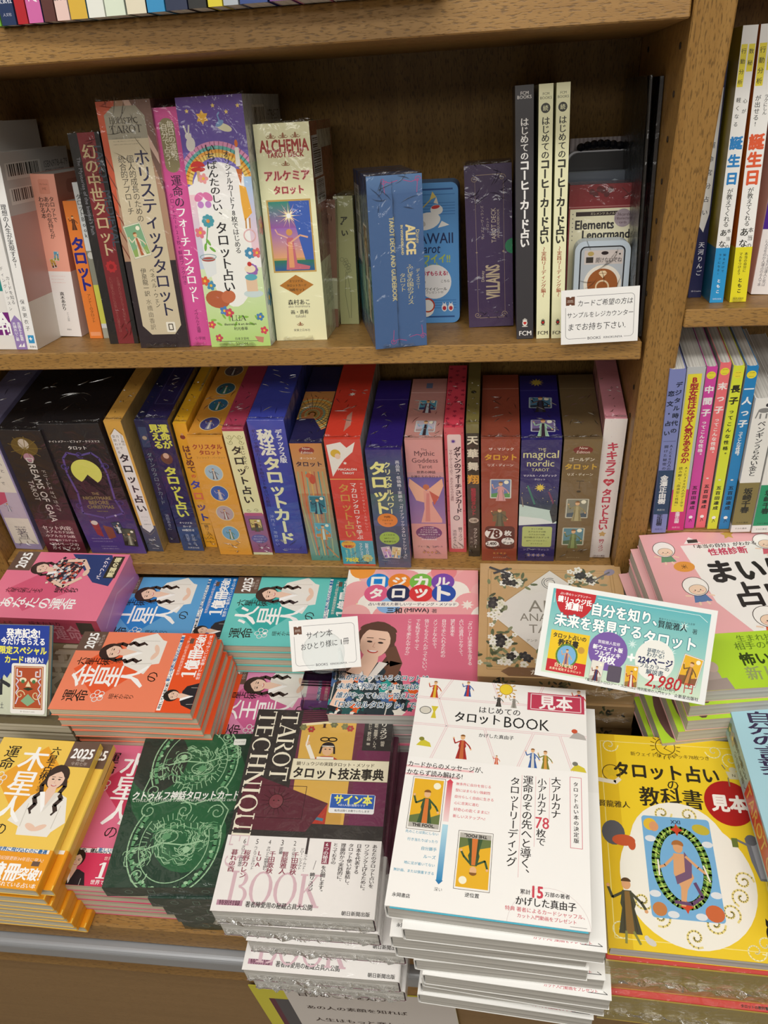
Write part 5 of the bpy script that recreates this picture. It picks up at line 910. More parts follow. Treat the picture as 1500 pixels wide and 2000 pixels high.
# ================================================================ right bay
G4, G5 = 'books on the upper right shelf', 'books on the lower right shelf'
def UR(label, BL, BR, TL, TR, z, dep, cols, arts, grp, **kw): return UP('book', label, BK, BL, BR, TL, TR, z, dep, cols, arts, 'book', m='gloss', group=grp, **kw)
SR1, SR2 = FR1, FR2
UR('navy and white book beside the oak side panel, half hidden by it', (1343, 582), (1369, 581), (1396, 121), (1423, 120), SR1, 128, '1e2250', {'spineL': lambda A: (A.rect(0, 0, 1, 1, '1e2250'), A.poly([(.1, .1), (.9, .1), (.9, .62), (.6, .7), (.1, .66)], 'ecebe8'), A.vt('運命宮分占い', .55, .3, .64, '33343c', .01, .35), A.vt('天河りんご', .6, .74, .9, 'e8e8f0', .02, .36), A.ht('SB Creative', .2, .95, .97, 'e0e0e8'))}, G4)
def w_tan(main, obi, t1, t2, col1):
    def f(A):
        A.rect(0, 0, 1, 1, 'f6f5f2'); A.rect(.05, .06, .45, .2, 'f2e23c'); A.rect(.55, .06, .95, .15, 'f2e23c'); A.vt('行動分析', .25, .065, .2, '33322c', .01, .26); A.vt('数秘', .75, .065, .14, '33322c', .01, .26)
        A.vt('軽くなる' if t1 else 'が出せる!', .3, .23, .34, '3a3a3a', .01, .26); A.vt('心が' if t1 else 'ラクにしん', .75, .23, .3, '3a3a3a', .01, .24); A.vt('誕生日', .5, .36, .55, col1, .06, .7); A.vt('が教えてくれる', .5, .555, .7, '33322c', .01, .34); A.vt('本当の', .78, .7, .79, '33322c', .01, .26); A.vt('あなた', .4, .7, .83, '33322c', .02, .42)
        A.rect(0, .78, 1, 1, obi); A.vt('知るだけで' if t1 else '本当の自分に', .68, .8, .88, t2, .02, .16); A.vt('ラクになる!' if t1 else 'マルをつけよう', .36, .8, .89, t2, .02, .16); A.vt('ともこ', .5, .9, .965, 'ffffff' if t1 else '2c2c20', .03, .22); A.ht('世界文化社', .2, .85, .985, 'e8f0f8' if t1 else '4a4820')
    return f
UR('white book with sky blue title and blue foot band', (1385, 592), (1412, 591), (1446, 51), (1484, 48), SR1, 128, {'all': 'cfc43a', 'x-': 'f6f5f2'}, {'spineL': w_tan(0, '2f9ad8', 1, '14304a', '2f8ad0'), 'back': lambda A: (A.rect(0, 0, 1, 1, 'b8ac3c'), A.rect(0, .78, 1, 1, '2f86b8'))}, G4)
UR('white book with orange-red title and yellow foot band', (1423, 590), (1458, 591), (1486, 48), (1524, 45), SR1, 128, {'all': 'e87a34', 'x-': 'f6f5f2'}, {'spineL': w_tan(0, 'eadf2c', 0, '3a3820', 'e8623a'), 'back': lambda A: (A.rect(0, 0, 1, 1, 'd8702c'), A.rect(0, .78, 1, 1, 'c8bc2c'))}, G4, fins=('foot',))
UR('purple and white book cut by the right edge of the picture', (1466, 577), (1508, 575), None, (1575, 240), SR1, 128, 'efedec', {'spineL': lambda A: (A.rect(0, 0, 1, 1, 'efedec'), A.rect(0, .1, 1, .6, '4a2090'), smalltext(A, .5, .66, .95, 14, '55505a', 5, .14), smalltext(A, .3, .66, .95, 14, '55505a', 6, .14))}, G4)
def w_dig(A): A.rect(0, 0, 1, 1, '8089c4'); A.vt('デジタル時代の', .68, .06, .36, '1f2440', .03, .34); A.vt('恋文・占い', .25, .1, .38, '1f2440', .03, .34); A.rect(.1, .4, .9, .402, '3a4068'); A.vt('AIと60万人の', .66, .42, .58, '1f2440', .02, .22); A.vt('開けた秘密の', .34, .42, .58, '1f2440', .02, .22); A.rect(0, .58, 1, .87, '1f4468'); A.vt('金澤正由樹', .45, .61, .8, 'f0f2f4', .04, .42); A.ht('鳥影社', .2, .75, .84, 'c8d0d8'); A.vt('正由樹', .45, .87, .95, '1c2240', .04, .36); A.ht('鳥影社', .2, .75, .975, '4a5080')
UR('periwinkle book with a dark teal band, first on the lower right shelf', (1272, 1041), (1300, 1041), (1312, 723), (1337, 722), SR2, 128, '8089c4', {'spineL': w_dig}, G5)
def w_b(A): A.rect(0, 0, 1, 1, 'bfc2c4'); A.rect(0, .72, 1, 1, 'd02f7e'); A.rect(.08, .035, .84, .87, 'eee23c'); A.vt('B型女性はなぜ人気があるのか', .5, .05, .55, 'b02434', .05, .5); A.vt('AIと300万人のデータで', .66, .57, .84, '3a3420', .01, .18); A.vt('読み解く「血液型と性格」', .34, .57, .84, '3a3420', .01, .18); A.vt('金澤正由樹', .5, .87, .95, 'f8e8f0', .03, .3); A.ht('鳥影社', .25, .75, .98, 'f0c0d8')
UR('grey and magenta book with a long yellow spine label', (1303, 1036.4), (1334.8, 1036), (1341, 718.4), (1374.4, 718.4), SR2, 128, 'c3c4c6', {'spineL': w_b}, G5)
def w_ko(c, t, tc, blk='1f1c20'):
    def f(A):
        A.rect(0, 0, 1, 1, c); A.ell(.5, .045, .42, .42, 'f0e23c', 0, 20); A.ht('"本当の性格"', .25, .75, .035, '55502c'); A.ht('がわかる', .3, .7, .055, '55502c'); n = len(t); A.vt(t[0:n], .5, .09, .09+.065*n, tc, .05, .7); A.vt('ってこんな性格。', .48, .1+.065*n, .52, tc, .03, .4)
        A.vt('五百田達成', .5, .7, .87, blk, .03, .42); A.ell(.5, .92, .2, .22, 'ffffff'); A.line([(.5, .93), (.4, .955)], .05, blk); A.line([(.5, .93), (.65, .95)], .05, blk); A.ell(.45, .665, .14, .1, 'e8e4e0') if t != '中間子' else None
    return f
for (BLp, BRp, TLp, TRp, c, t, tc, lab, blk) in (((1336, 1032.8), (1355, 1032), (1377, 718), (1397, 717), 'd848a8', '中間子', 'f6f0f4', 'magenta', '3a1030'), ((1358, 1031.6), (1376.8, 1031), (1404, 710.7), (1424.3, 709), 'f4747c', '末っ子', 'fdf0f0', 'coral pink', '1f1c20'), ((1380.4, 1034), (1399.6, 1033), (1426, 716), (1447.6, 716), 'dfe83c', '長子', '26241c', 'lime yellow', '26241c'), ((1403, 1034), (1422.9, 1033), (1450.5, 717), (1471.6, 716), '1f86c8', '一人っ子', 'f4f8fc', 'bright blue', '0c2038')):
    UR(f'slim {lab} paperback with a yellow disc at the head of its spine', BLp, BRp, TLp, TRp, SR2, 128, {'all': c, 'z-': 'c9c6c2', 'z+': 'bcb9b4'}, {'spineL': w_ko(c, t, tc, blk)}, G5)
def w_peng(txt, obi, oc): return lambda A: (A.rect(0, 0, 1, 1, 'f2f1ee'), A.ell(.5, .08, .28, .14, '8c8c8c'), A.line([(.25, .08), (.15, .13)], .06, '8c8c8c'), A.rect(.32, .1, .4, .135, '8c8c8c'), A.rect(.6, .1, .68, .135, '8c8c8c'), A.ell(.6, .045, .08, .1, '33333a'), A.vt(txt, .5, .15, .55, '33333a', .02, .35), A.rect(0, .6, 1, .94, obi), A.vt('坂崎千春', .5, .64, .84, oc, .03, .36), A.ht('すみれ書房', .2, .8, .92, oc), A.ht('すみれ書房', .2, .8, .97, '55554c'))
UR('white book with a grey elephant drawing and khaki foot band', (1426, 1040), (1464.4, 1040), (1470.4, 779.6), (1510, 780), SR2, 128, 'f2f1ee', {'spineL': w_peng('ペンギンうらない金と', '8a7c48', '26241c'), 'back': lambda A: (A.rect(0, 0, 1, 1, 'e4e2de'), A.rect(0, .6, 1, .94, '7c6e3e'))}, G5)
UR('white book with an emerald green foot band, at the right picture edge', (1466.8, 1041), (1503, 1041), (1512, 790), (1552, 790), SR2, 128, 'f2f1ee', {'spineL': w_peng('ペンギンうらない銀と', '1f9a6c', '12382a')}, G5)
# ================================================================ flat stacks on the counter
ORD = ['top', 'second', 'third', 'fourth', 'fifth', 'sixth', 'seventh', 'eighth', 'ninth', 'tenth', 'eleventh', 'twelfth', 'thirteenth', 'fourteenth', 'fifteenth', 'sixteenth', 'seventeenth']
def stack(P, ang, vw, vh, t, n, land, make_top, make_low, base, group, off):
    """P near-left corner of the top one (mm, z = its upper face); vw x vh as the viewer sees it; off(i) -> (dx, dy, dang) of the i-th below"""
    made = []
    for i in range(n):
        dx, dy, da = off(i) if i else (0, 0, 0)
        M4 = flat_M(Vector((P.x+dx, P.y+dy, P.z-t*(i+1))), ang+da, vw, land)
        lab = f'{base}, top of stack' if i == 0 else f'{base}, {ORD[i]} from top'
        if i == 0: o = make_top(M4, lab, group)
        elif i == 1: o = make_low(M4, lab, group); low = o
        else:
            o = copy_tree(low); o.matrix_world = M4; o['label'] = lab
        made.append(o)
    return made
rj = random.Random(11)
def jit(a, b=.0, c=0, ramp=(0, 0)):
    v = [(rj.uniform(-a, a), rj.uniform(-b, b), rj.uniform(-c, c)) for _ in range(20)]
    return lambda i: (v[i][0]+ramp[0]*i, v[i][1]+ramp[1]*i, v[i][2])
def fortune(P, ang, n, t, land, sky, dia, obi, star3, nm, offs, tw=105, th_=148, extra=None):
    f, ob = planet(sky, dia, obi, star3, extra=extra)
    def top(M4, lab, g): return make_book(M4, 'book', lab, BK, tw, th_, t-.3, {'all': sky}, {'front': f}, 'R', 'cream', 'gloss', (36, obi), {'front': ob}, group=g)
    def low(M4, lab, g): return make_book(M4, 'book', lab, BK, tw, th_, t-.3, {'all': sky}, {'front': lambda A: (A.rect(.74, 0, 1, .19, '6a5348'), A.rect(.0, .97, 1, 1, sky), A.ht('2025', .77, .98, .09, 'ffffff', .03, 1.3))}, 'R', 'cream', 'gloss', (36, obi), {'front': lambda A: A.rect(.35, 0, .97, .1, 'f8f6f2')}, group=g)
    vw, vh = (th_, tw) if land else (tw, th_)
    return stack(P, ang, vw, vh, t, n, land, top, low, nm, nm.split(' with')[0]+' stack', offs)
def near_left(px_corner, which, z, ang, w, h):
    p = at_z(px_corner, z); a = math.radians(ang); X = Vector((math.cos(a), math.sin(a), 0)); Y = Vector((-math.sin(a), math.cos(a), 0))
    return p - {'NL': Vector((0, 0, 0)), 'NR': X*w, 'FL': Y*h, 'FR': X*w+Y*h}[which]
# pink box set at the left
def h_pink(A):
    A.rect(0, 0, 1, 1, 'ee7f9c'); A.rect(.7, 0, 1, .2, '6a5348'); A.ht('2025', .74, .98, .1, 'ffffff', .03, 1.3); A.poly([(.1, .35), (.4, .1), (.75, .4), (.4, .65)], 'dc5f80')
    A.poly([(.55, .8), (.98, .5), (.98, .85), (.7, .97), (.5, .95)], '34447a'); b = woman(A, .74, .3, .27, 8, '3a3038', '3a2620', 1, 'f0cdb8', 0); rnd = random.Random(3)
    for _ in range(110): b.star(rnd.uniform(-.75, .75), rnd.uniform(.55, 1.7), rnd.uniform(.05, .11), rnd.choice(['d0483c', 'e8e0d8', '8aa0c0', '2a2630', 'c87060', 'f0d8c8']), 5, .6)
    b.line([(.6, .9), (.75, 1.6), (.3, 2.05)], .16, 'f0cdb8'); b.line([(-.6, .9), (-.8, 1.5), (-.2, 2.0)], .16, 'f0cdb8'); b.ell(.1, 2.05, .2, .12, 'f0cdb8')
    A.vt('あなたの運命', .22, .12, .76, 'ffffff', .02, .17); A.vt('六星占術による', .4, .1, .42, '2c1c20', .01, .08); A.vt('細木かおり', .42, .52, .72, '2c1c20', .01, .09); A.vt('開運の箱', .8, .84, .99, 'f0e4b0', .04, .13) if 0 else None
    A.rect(.62, .87, .96, .97, '3a3426'); A.ht('開運の箱', .64, .94, .92, 'efe6b8', .05); A.ht('パーフェクト', .6, .94, .83, 'f4e8f0', .03)
def h_pside(A): A.rect(0, 0, 1, 1, 'b8485e'); A.ht('による', .15, .28, .2, '3a1c24', 0, 1); A.ht('細木かおり', .42, .68, .2, '3a1c24'); A.ht('なたの運命', .25, .82, .55, 'd8909c', .02, 1.6); A.rect(.82, .1, .95, .6, '4a4038')
zt = -650; PB = near_left((254, 1083), 'FR', zt, -1, 143, 105)
o = make_box(flat_M(Vector((PB.x, PB.y, zt-40)), -1, 143, True), 'boxed_books', 'thick pink gift box with a woman in a flowered blouse, at the left end', BX, 105, 143, 40, {'all': 'ee7f9c', 'x-': 'b8485e', 'y-': 'cf86c0'}, {'front': h_pink, 'spineLf': h_pside, 'tail': lambda A: (A.grad(0, 0, 1, 1, 'e493be', 'c784c6'), A.line([(.1, .6), (.5, .3), (.9, .7)], .02, 'e8b0d8'))}, 'gloss')
# tall brown stack under it
BR_ = at_z((135, 1418), -692)
def brown_top(M4, lab, g): return make_book(M4, 'book', lab, BK, 128, 182, 14, {'all': '6e6650'}, {'front': lambda A: (A.rect(0, 0, 1, 1, '6f6449'), A.vt('霊視', .8, .25, .9, 'a89f86', .02, .5), A.ht('霊', .55, 1.05, .42, 'b5ad96', .01))}, 'R', 'cream', 'wrap', group=g)
stack(Vector((BR_.x-128, BR_.y, -691)), 0, 128, 182, 14.5, 7, False, brown_top, brown_top, 'olive brown book with a large pale character under the pink box', 'olive brown books at the left end', jit(2.5, 1.5, .6))
# leaning grey book with the announcement slip
T48 = math.radians(46); b0 = at_z((101, 1396), -688); wl = 62
b1 = at_pl((102, 1221), b0, Vector((0, -math.sin(T48), math.cos(T48)))); hl = (b1-b0).dot(Vector((0, math.cos(T48), math.sin(T48))))
Ml = Matrix.Translation(wm((b0.x-128, b0.y, b0.z))) @ Matrix.Rotation(T48, 4, 'X')
def l_grey(A):
    A.rect(0, 0, 1, 1, 'bdc1be'); A.grad(.55, .3, 1, 1, 'dfe6c4', 'c8ccb8'); A.ht('タロット', .05, .67, .66, '22242a', .03, 1.3); A.ht('河出書房新社', .3, .62, .9, '4a4c50')
gb = make_book(Ml, 'book', 'grey wrapped book tilted back against the brown stack, announcing special cards', BK, 127, hl, 8, {'all': '2f6c7c'}, {'front': l_grey}, 'L', 'cream', 'wrap')
A = Art(58, hl); A.poly([(0, 0), (1, 0), (1, .37)]+[(1-.06*i, .4+.05*(i % 2)+.011*i) for i in range(1, 16)]+[(0, .5)], '2440a0')
A.ht('発売記念!', .18, .82, .09, 'ffffff', .05, 1.15); A.ht('今だけもらえる', .08, .92, .18, 'ffffff', .03, 1.15); A.ht('限定スペシャル', .06, .96, .28, 'f4ee5a', .05, 1.15); A.ht('カード', .17, .52, .385, 'f4ee5a', .05, 1.15); A.ht('1枚封入!', .56, .9, .385, 'ffffff', .04, 1.1)
o = link('announcement_slip', A.mesh(lambda u, v, e: (u+69, v, 8.3+e), 'slip'), 'gloss', gb)
cb = A = Art(40, hl*.57); A.rr(.02, .01, .98, .99, .06, 'f0eeea'); A.rect(.09, .06, .91, .9, 'b4502c'); A.frame(.12, .08, .88, .88, .02, 'e8d8b0')
for s in (-1, 1):
    A.line([(.5+s*.32, .12), (.5+s*.32, .26), (.5+s*.2, .26), (.5+s*.2, .17), (.5+s*.26, .17)], .035, 'e6dfe8'); A.line([(.5+s*.34, .3), (.5+s*.27, .35), (.5+s*.34, .42), (.5+s*.27, .5), (.5+s*.34, .58), (.5+s*.27, .66), (.5+s*.34, .8)], .03, 'd8d4ea'); A.ell(.5+s*.15, .33, .1, .06, 'f0e0c0'); A.ell(.5+s*.15, .36, .05, .05, '4a7a4a'); A.curl(.5+s*.22, .62, .13, 'e8d8a8', .025, 1.2, 0, s)
A.poly([(.5, .35), (.58, .46), (.42, .46)], 'e8d8b0'); A.poly([(.35, .5), (.5, .47), (.65, .5), (.5, .54)], '2c3a26'); A.poly([(.3, .74), (.5, .6), (.7, .74), (.5, .84)], '8ab08a'); A.ht('第一回 おまけ CARD', .3, .7, .945, '8a8680')
o = link('ornamental_card', A.mesh(lambda u, v, e: (u+86, v+1, 8.8+e), 'card'), 'gloss', gb); o['label'] = 'red and white ornamental card'
# fortune paperbacks
z = -690; fortune(near_left((466, 1128), 'FR', z, 1, 148, 105), 1, 10, 10.9, True, '62a8e0', '2f86d4', '1f78c8', '土星人', 'blue fortune paperback with smiling white-suited woman', jit(1, .8, .4, (.6, 0)), extra='精神的な安定、健康は最後に異なって')
z = -684.5; fortune(near_left((467, 1126), 'FL', z, .6, 148, 105), .6, 10, 11.4, True, '6ccfca', '34b0ac', '2a9a9a', '火星人', 'turquoise fortune paperback with smiling white-suited woman', jit(1.2, .6, .4))
z = -733; fortune(near_left((442, 1298), 'FL', z, 1.5, 148, 105), 1.5, 6, 11, True, 'e492bc', 'd4689c', 'c84a80', '天王星人', 'lilac pink fortune paperback with smiling white-suited woman', jit(1, .6, .4))
z = -656
def vo(i): return (.9*i+(3 if i > 3 else 0)+(2 if i % 3 == 1 else 0), 1.2*i+(2 if i % 2 else 0), (.8, -.6, .9, -1.2)[i % 4]*.8)
fortune(near_left((93, 1384), 'NL', z, .6, 148, 101), .6, 13, 11, True, 'f58a68', 'ef6238', 'ee5a2c', '金星人', 'orange fortune paperback with smiling white-suited woman', vo, 101)
z = -686.7
def mo(i):
    if i == 1: return (8, 6, 0)
    if i == 9: return (6, 12, -.5)
    return (-3+.5*i+(2 if i % 2 else 0), .9*i, (.4, -.3)[i % 2])
P_ = near_left((70, 1740), 'NR', z, -.9, 105, 148); fortune(P_, -.9, 10, 11.3, False, 'f6cf5c', 'f2ab30', 'f0a021', '木星人', 'yellow fortune paperback with smiling white-suited woman', mo, extra='本来のあなたを取り戻す一年')
z = -729; fortune(near_left((90, 1725), 'NL', z, .6, 105, 148), .6, 6, 11.7, False, 'e27394', 'cc3f62', 'd83a60', '水星人', 'rose fortune paperback with an elderly woman on its band', jit(1, 1, .5, (2.2, 1)), extra='体調が不安。健康維持を')
# dark green boxes
def g_top(A):
    A.rect(0, 0, 1, 1, '173a2b'); A.ell(.5, .35, .5, .5, '1f5a38', 0, 24); A.ell(.62, .7, .3, .3, '20603a', 0, 20); A.ell(.2, .2, .25, .3, '22302a', 0, 16); g, g2 = '9fc9a0', '5f9a6c'; rnd = random.Random(5)
    def half(B, s):
        for r0, w_ in ((.4, .012), (.36, .03), (.3, .008)): B.ring(0, 0, r0, r0*1.15, w_, g2 if w_ > .02 else g, 150 if s > 0 else 160, 395, 30)
        for i in range(26):
            a = 3.2+3.6*i/26; B.ell(.345*math.cos(a), .4*math.sin(a), rnd.uniform(.008, .02), .014, g if i % 2 else '173a2b', 0, 8)
        for i in range(18): a = -.6+i*.16; B.line([(.24*math.cos(a), .22*math.sin(a)), (.29*math.cos(a), .28*math.sin(a))], .006, g)
        B.ring(-.12, -.06, .07, .05, .012, g); B.ell(-.12, -.06, .03, .03, g); B.ring(.08, .06, .1, .06, .01, g); B.ell(.08, .06, .04, .03, g2); B.line([(-.25, .02), (-.1, -.02), (.1, .0), (.25, -.06)], .012, g); B.line([(-.2, .12), (0, .16), (.22, .1)], .01, g2)
        for i in range(7): B.line([(-.18+.06*i, .13), (-.17+.06*i, .18)], .008, g)
        [B.curl(x, y, .08, g, .01, 1.5, a, d) for x, y, a, d in ((-.32, .28, 0, 1), (.3, .3, 2, -1), (-.02, .3, 1, 1), (.25, -.28, 3, 1))]; B.line([(-.38, .1), (-.42, .3), (-.3, .42), (-.1, .36), (.1, .42)], .01, g)
    def scribble(B, cx, cy, r, n, sd):
        q = random.Random(sd)
        for i in range(n):
            a = q.uniform(0, 6.28); rr = r*q.uniform(.35, 1); x, y = cx+rr*math.cos(a), cy+rr*math.sin(a)*.8; t = a+1.57+q.uniform(-.5, .5); L = q.uniform(.02, .06)
            B.line([(x, y), (x+L*math.cos(t), y+L*math.sin(t)), (x+L*1.8*math.cos(t+.5), y+L*1.8*math.sin(t+.5))], .006, g if i % 3 else g2)
    for B, sd in ((A.sub(.52, .21, .95), 1), (A.sub(.5, .74, .95, 180), 2)): scribble(B, -.02, .02, .27, 110, sd); scribble(B, .3, -.12, .13, 40, sd+5); scribble(B, -.3, .1, .1, 30, sd+9)
    half(A.sub(.52, .21, .95), 1); half(A.sub(.5, .74, .95, 180), -1)
    A.ht('クトゥルフ神話タロットカード', .04, .97, .435, 'f2f4f0', .03, 1.25, .12); A.ht('CTHULHU MYTHOS TAROT Ver.Major Arcana 22 cards', .05, .95, .47, 'cfd8cc', .01, 1.1); A.rr(.83, .04, .94, .085, .01, 'e8ece4'); A.ht('ワンドです', .84, .93, .062, '22302a')
def g_edge(A): A.rect(0, 0, 1, 1, '1b3329'); [A.ring(x, .5, .03, .025, .006, '6d8a7c') for x in (.2, .82)]; [A.frame(x-.025, .3, x+.025, .7, .005, '6d8a7c') for x in (.38,)]
z = -711; wg, hg = 114, 158
gn = near_left((198, 1733), 'NL', z, 4, wg, hg)
def gmk(top): return lambda M4, lab, g: make_box(M4, 'boxed_deck', lab, BX, wg, hg, 17, {'all': '1b3329', 'z+': '173a2b'}, {'front': g_top if top else (lambda A: A.rect(0, 0, 1, 1, '173a2b')), 'tail': g_edge}, 'wrap', .6, group=g)
go = [(0, 0, 0), (38, 1, -1), (47, 2, -1.5), (53, 3, -2), (55, 4, -2)]
stack(gn, 4, wg, hg, 17.6, 5, False, gmk(1), gmk(0), 'dark green wrapped box with pale engraved monsters', 'dark green boxes at the counter front', lambda i: go[i])
# black and white technique book
def t_top(A):
    A.rect(0, 0, 1, 1, '33302f'); A.rect(.34, 0, .8, .6, '6b3348'); [A.rect(.34, .004+.011*i, .74, .009+.011*i, '2a1a20') for i in range(6)]; A.rect(.76, 0, 1, .028, '8e3f66'); A.rect(.77, .22, 1, .6, '6f2f50')
    A.poly([(.35, .085), (.74, .05), (.74, .6), (.38, .6)], 'd9ad52'); A.line([(.35, .085), (.74, .05)], .02, 'efe2b8'); A.serif('I', .49, .54, .1, .035, '4a2a20')
    [flower(A, x, y, .025, c, '8a8a5a', 6) for x, y, c in ((.36, .1, '7a7a50'), (.42, .11, 'b03a3a'), (.58, .08, '6a6a48'), (.66, .09, '7a7a50'), (.7, .1, 'b03a3a'))]
    A.ring(.53, .165, .03, .015, .009, '2c2420'); A.ring(.585, .165, .03, .015, .009, '2c2420')
    b = A.sub(.56, .285, .34); b.poly([(-.5, .35), (-.3, -.05), (-.1, -.12), (.12, -.12), (.32, .0), (.45, .4)], 'b23a2c'); b.poly([(-.2, -.1), (.15, -.1), (.18, .4), (-.22, .4)], 'efe9dc'); b.line([(-.25, .0), (-.42, -.35)], .09, 'efe9dc'); b.ell(-.44, -.42, .05, .05, 'e0b48c'); b.line([(-.46, -.35), (-.44, -.6)], .03, 'efe9dc'); b.ell(0, -.28, .12, .15, 'e0b48c'); b.ell(0, -.34, .14, .11, '241e20', 0, 12, 170, 370); b.line([(-.12, -.35), (.12, -.35)], .02, 'efe9dc')
    for s in (-1, 1): b.ell(s*.045, -.28, .02, .012, '241e20'); b.line([(s*.13, -.33), (s*.15, -.18)], .04, '241e20')
    A.rect(.34, .5, .72, .6, 'c89a4a'); A.rect(.5, .5, .62, .6, 'b23a2c'); A.line([(.36, .55), (.6, .58)], .02, '4a7a90')
    A.poly([(.03, .44), (.1, .37), (.62, .5), (.5, .64), (.02, .64)], '5d2836'); A.frame(.12, .42, .46, .58, .004, '3a1620'); b = A.sub(.27, .5, .2); [b.line([(0, 0), (.5*math.cos(i*.4), .5*math.sin(i*.4))], .012, '2c1216') for i in range(16)]; b.ell(0, 0, .24, .26, '7a3a44'); b.ring(0, 0, .24, .26, .02, '2c1216'); b.ell(-.08, -.03, .03, .02, '2c1216'); b.ell(.08, -.03, .03, .02, '2c1216')
    A.serif('TAROT', .0, .35, 0, .001, 'efe9d4') if 0 else None
    A.serif('TAROT', .185, .185+.56, .012, .125, 'efe9d4', 90); A.serif("TECHNIQUE'S", .02, .02+1.17, .012, .125, 'efe9d4', 90)
    A.rect(.33, .275, 1, .385, 'e9e2c6'); A.frame(.33, .275, 1, .385, .003, '8a7f60'); A.ht('鏡リュウジの実践タロット・メソッド', .36, .9, .3, '4a4030', .015); A.ht('タロット技法事典', .35, .97, .348, '2a2620', .03, 1.15)
    A.rect(.8, .03, 1, .22, '2f2c2c'); A.vt('鏡リュウジ', .94, .04, .155, 'e8e2d4', .02, .055); A.vt('編著', .94, .165, .195, 'd0c8b8', 0, .03); A.vt('千田歌秋、賢龍雅人、LUA、', .885, .04, .215, 'd0c8b8', .01, .03); A.vt('桜野カレン、暮れの酉 著', .84, .04, .19, 'd0c8b8', .01, .03)
    A.rr(.63, .45, .93, .545, .012, 'f0f0f0'); A.rect(.635, .452, .925, .52, '2f5fb4'); A.ht('サイン本', .66, .91, .478, 'f2ee6a', .04, 1.15); A.ht('※お1人様1冊限りです', .69, .87, .505, 'e8eef8', .01); A.ht('転売は固くお断りいたします', .67, .9, .532, '33363c', .01)
def t_band(A):
    A.rect(0, 0, 1, 1, 'f1eeec'); A.serif("S", .1, .24, .42, .16, 'd9bcc4', 90) if 0 else None; A.serif('BOOK', .08, .66, .9, .2, 'd8b8c2'); A.serif("TECHNIQUE'S", .02, .02+1.17, (.012-.668)*199/66, .125, 'dcc2ca', 90)
    L = [('あなたのタロット占いを', .96, .05, .62, 0), ('ワンランク上げるために。', .91, .05, .68, 0), ('日本を代表する', .86, .05, .45, 0), ('タロット使いが集結し、', .81, .05, .62, 0), ('理論的かつ実践的に、', .76, .05, .58, 0), ('とっておきの', .71, .05, .34, 0), ('6つの秘法', .655, .05, .33, 1), ('を公開します。', .655, .36, .72, 0), ('鏡リュウジ', .59, .46, .7, 0)]
    A.rect(.635, .04, .68, .34, '8a2f4a')
    for t, x, y0, y1, w_ in L: A.vt(t, x, y0, y1, 'f4ecee' if w_ else '3a3234', .02, .034)
    A.line([(.6, .3), (.59, .42)], .003, '55484c')
    for i, (a, b_, c) in enumerate((('シャッフル・カット・', 'ドロー・レイアウト', '千田歌秋'), ('スプレッド', '', '賢龍雅人'), ('逆位置', '', '千田歌秋'), ('タロットで時期を読む', '', 'LUA'), ('ルノルマンとタロット', '', '桜野カレン'), ('タロットと四柱推命', '', '暮れの酉'))):
        x = .53-.082*i; A.ht(str(i+1), x-.008, x+.008, .08, '3a3234', 0, 1.2); A.vt(a, x, .14, .14+.032*len(a), '4a4044', .01, .026); A.vt(b_, x-.028, .14, .14+.032*max(1, len(b_)), '4a4044', .01, .026) if b_ else None; A.vt(c, x-.05 if not b_ else x-.065, .2, .2+.075*len(c), '8a2f4a', .02, .045)
    A.rect(.03, .86, .19, .925, 'b98aa0'); A.ht('特別付録', .045, .175, .892, '5a2a40', .02); A.ht('著者陣愛用の秘蔵占具大公開', .21, .62, .9, '33302f', .02, 1.2); A.ht('朝日新聞出版', .8, .97, .945, '33302f', .02)
z = -679; TW, TH = 137.5, 199
tn = near_left((409.6, 1778), 'NL', z, 1, TW, TH)
def tmk(M4, lab, g): return make_book(M4, 'book', lab, BK, TW, TH, 23.6, {'all': '33302f', 'y-': '5d2836'}, {'front': t_top}, 'R', 'pages', 'wrap', (66, 'f1eeec'), {'front': t_band}, group=g)
def tlow(M4, lab, g):
    r = make_book(M4, 'book', lab, BK, TW, TH, 23.6, {'all': '6b3348', 'y-': '4a3a40'}, None, 'R', 'pages', 'wrap', (66, 'f1eeec'), {'front': lambda A: (A.rect(.03, .86, .19, .925, 'b98aa0'), A.ht('特別付録', .045, .175, .892, '5a2a40', .02), A.ht('著者陣愛用の秘蔵占具大公開', .21, .62, .9, '33302f', .02, 1.2), A.ht('朝日新聞出版', .8, .97, .945, '33302f', .02), A.serif('BOOK', .08, .66, .9, .2, 'd8b8c2'))}, group=g)
    add_fin(r, (TW, TH, 23.6), 'front', 77); return r
to = [(0, 0, 0), (2, 0, -.6), (22, -3, -1.2), (17, -18, -.8), (20, -16, -1.2)]
tb_ = stack(tn, 1, TW, TH, 24.1, 5, False, tmk, tlow, 'shrink-wrapped black and maroon book with tall cream capitals', 'shrink-wrapped technique books', lambda i: to[i])
add_fin(tb_[0], (TW, TH, 23.6), 'front', 31)
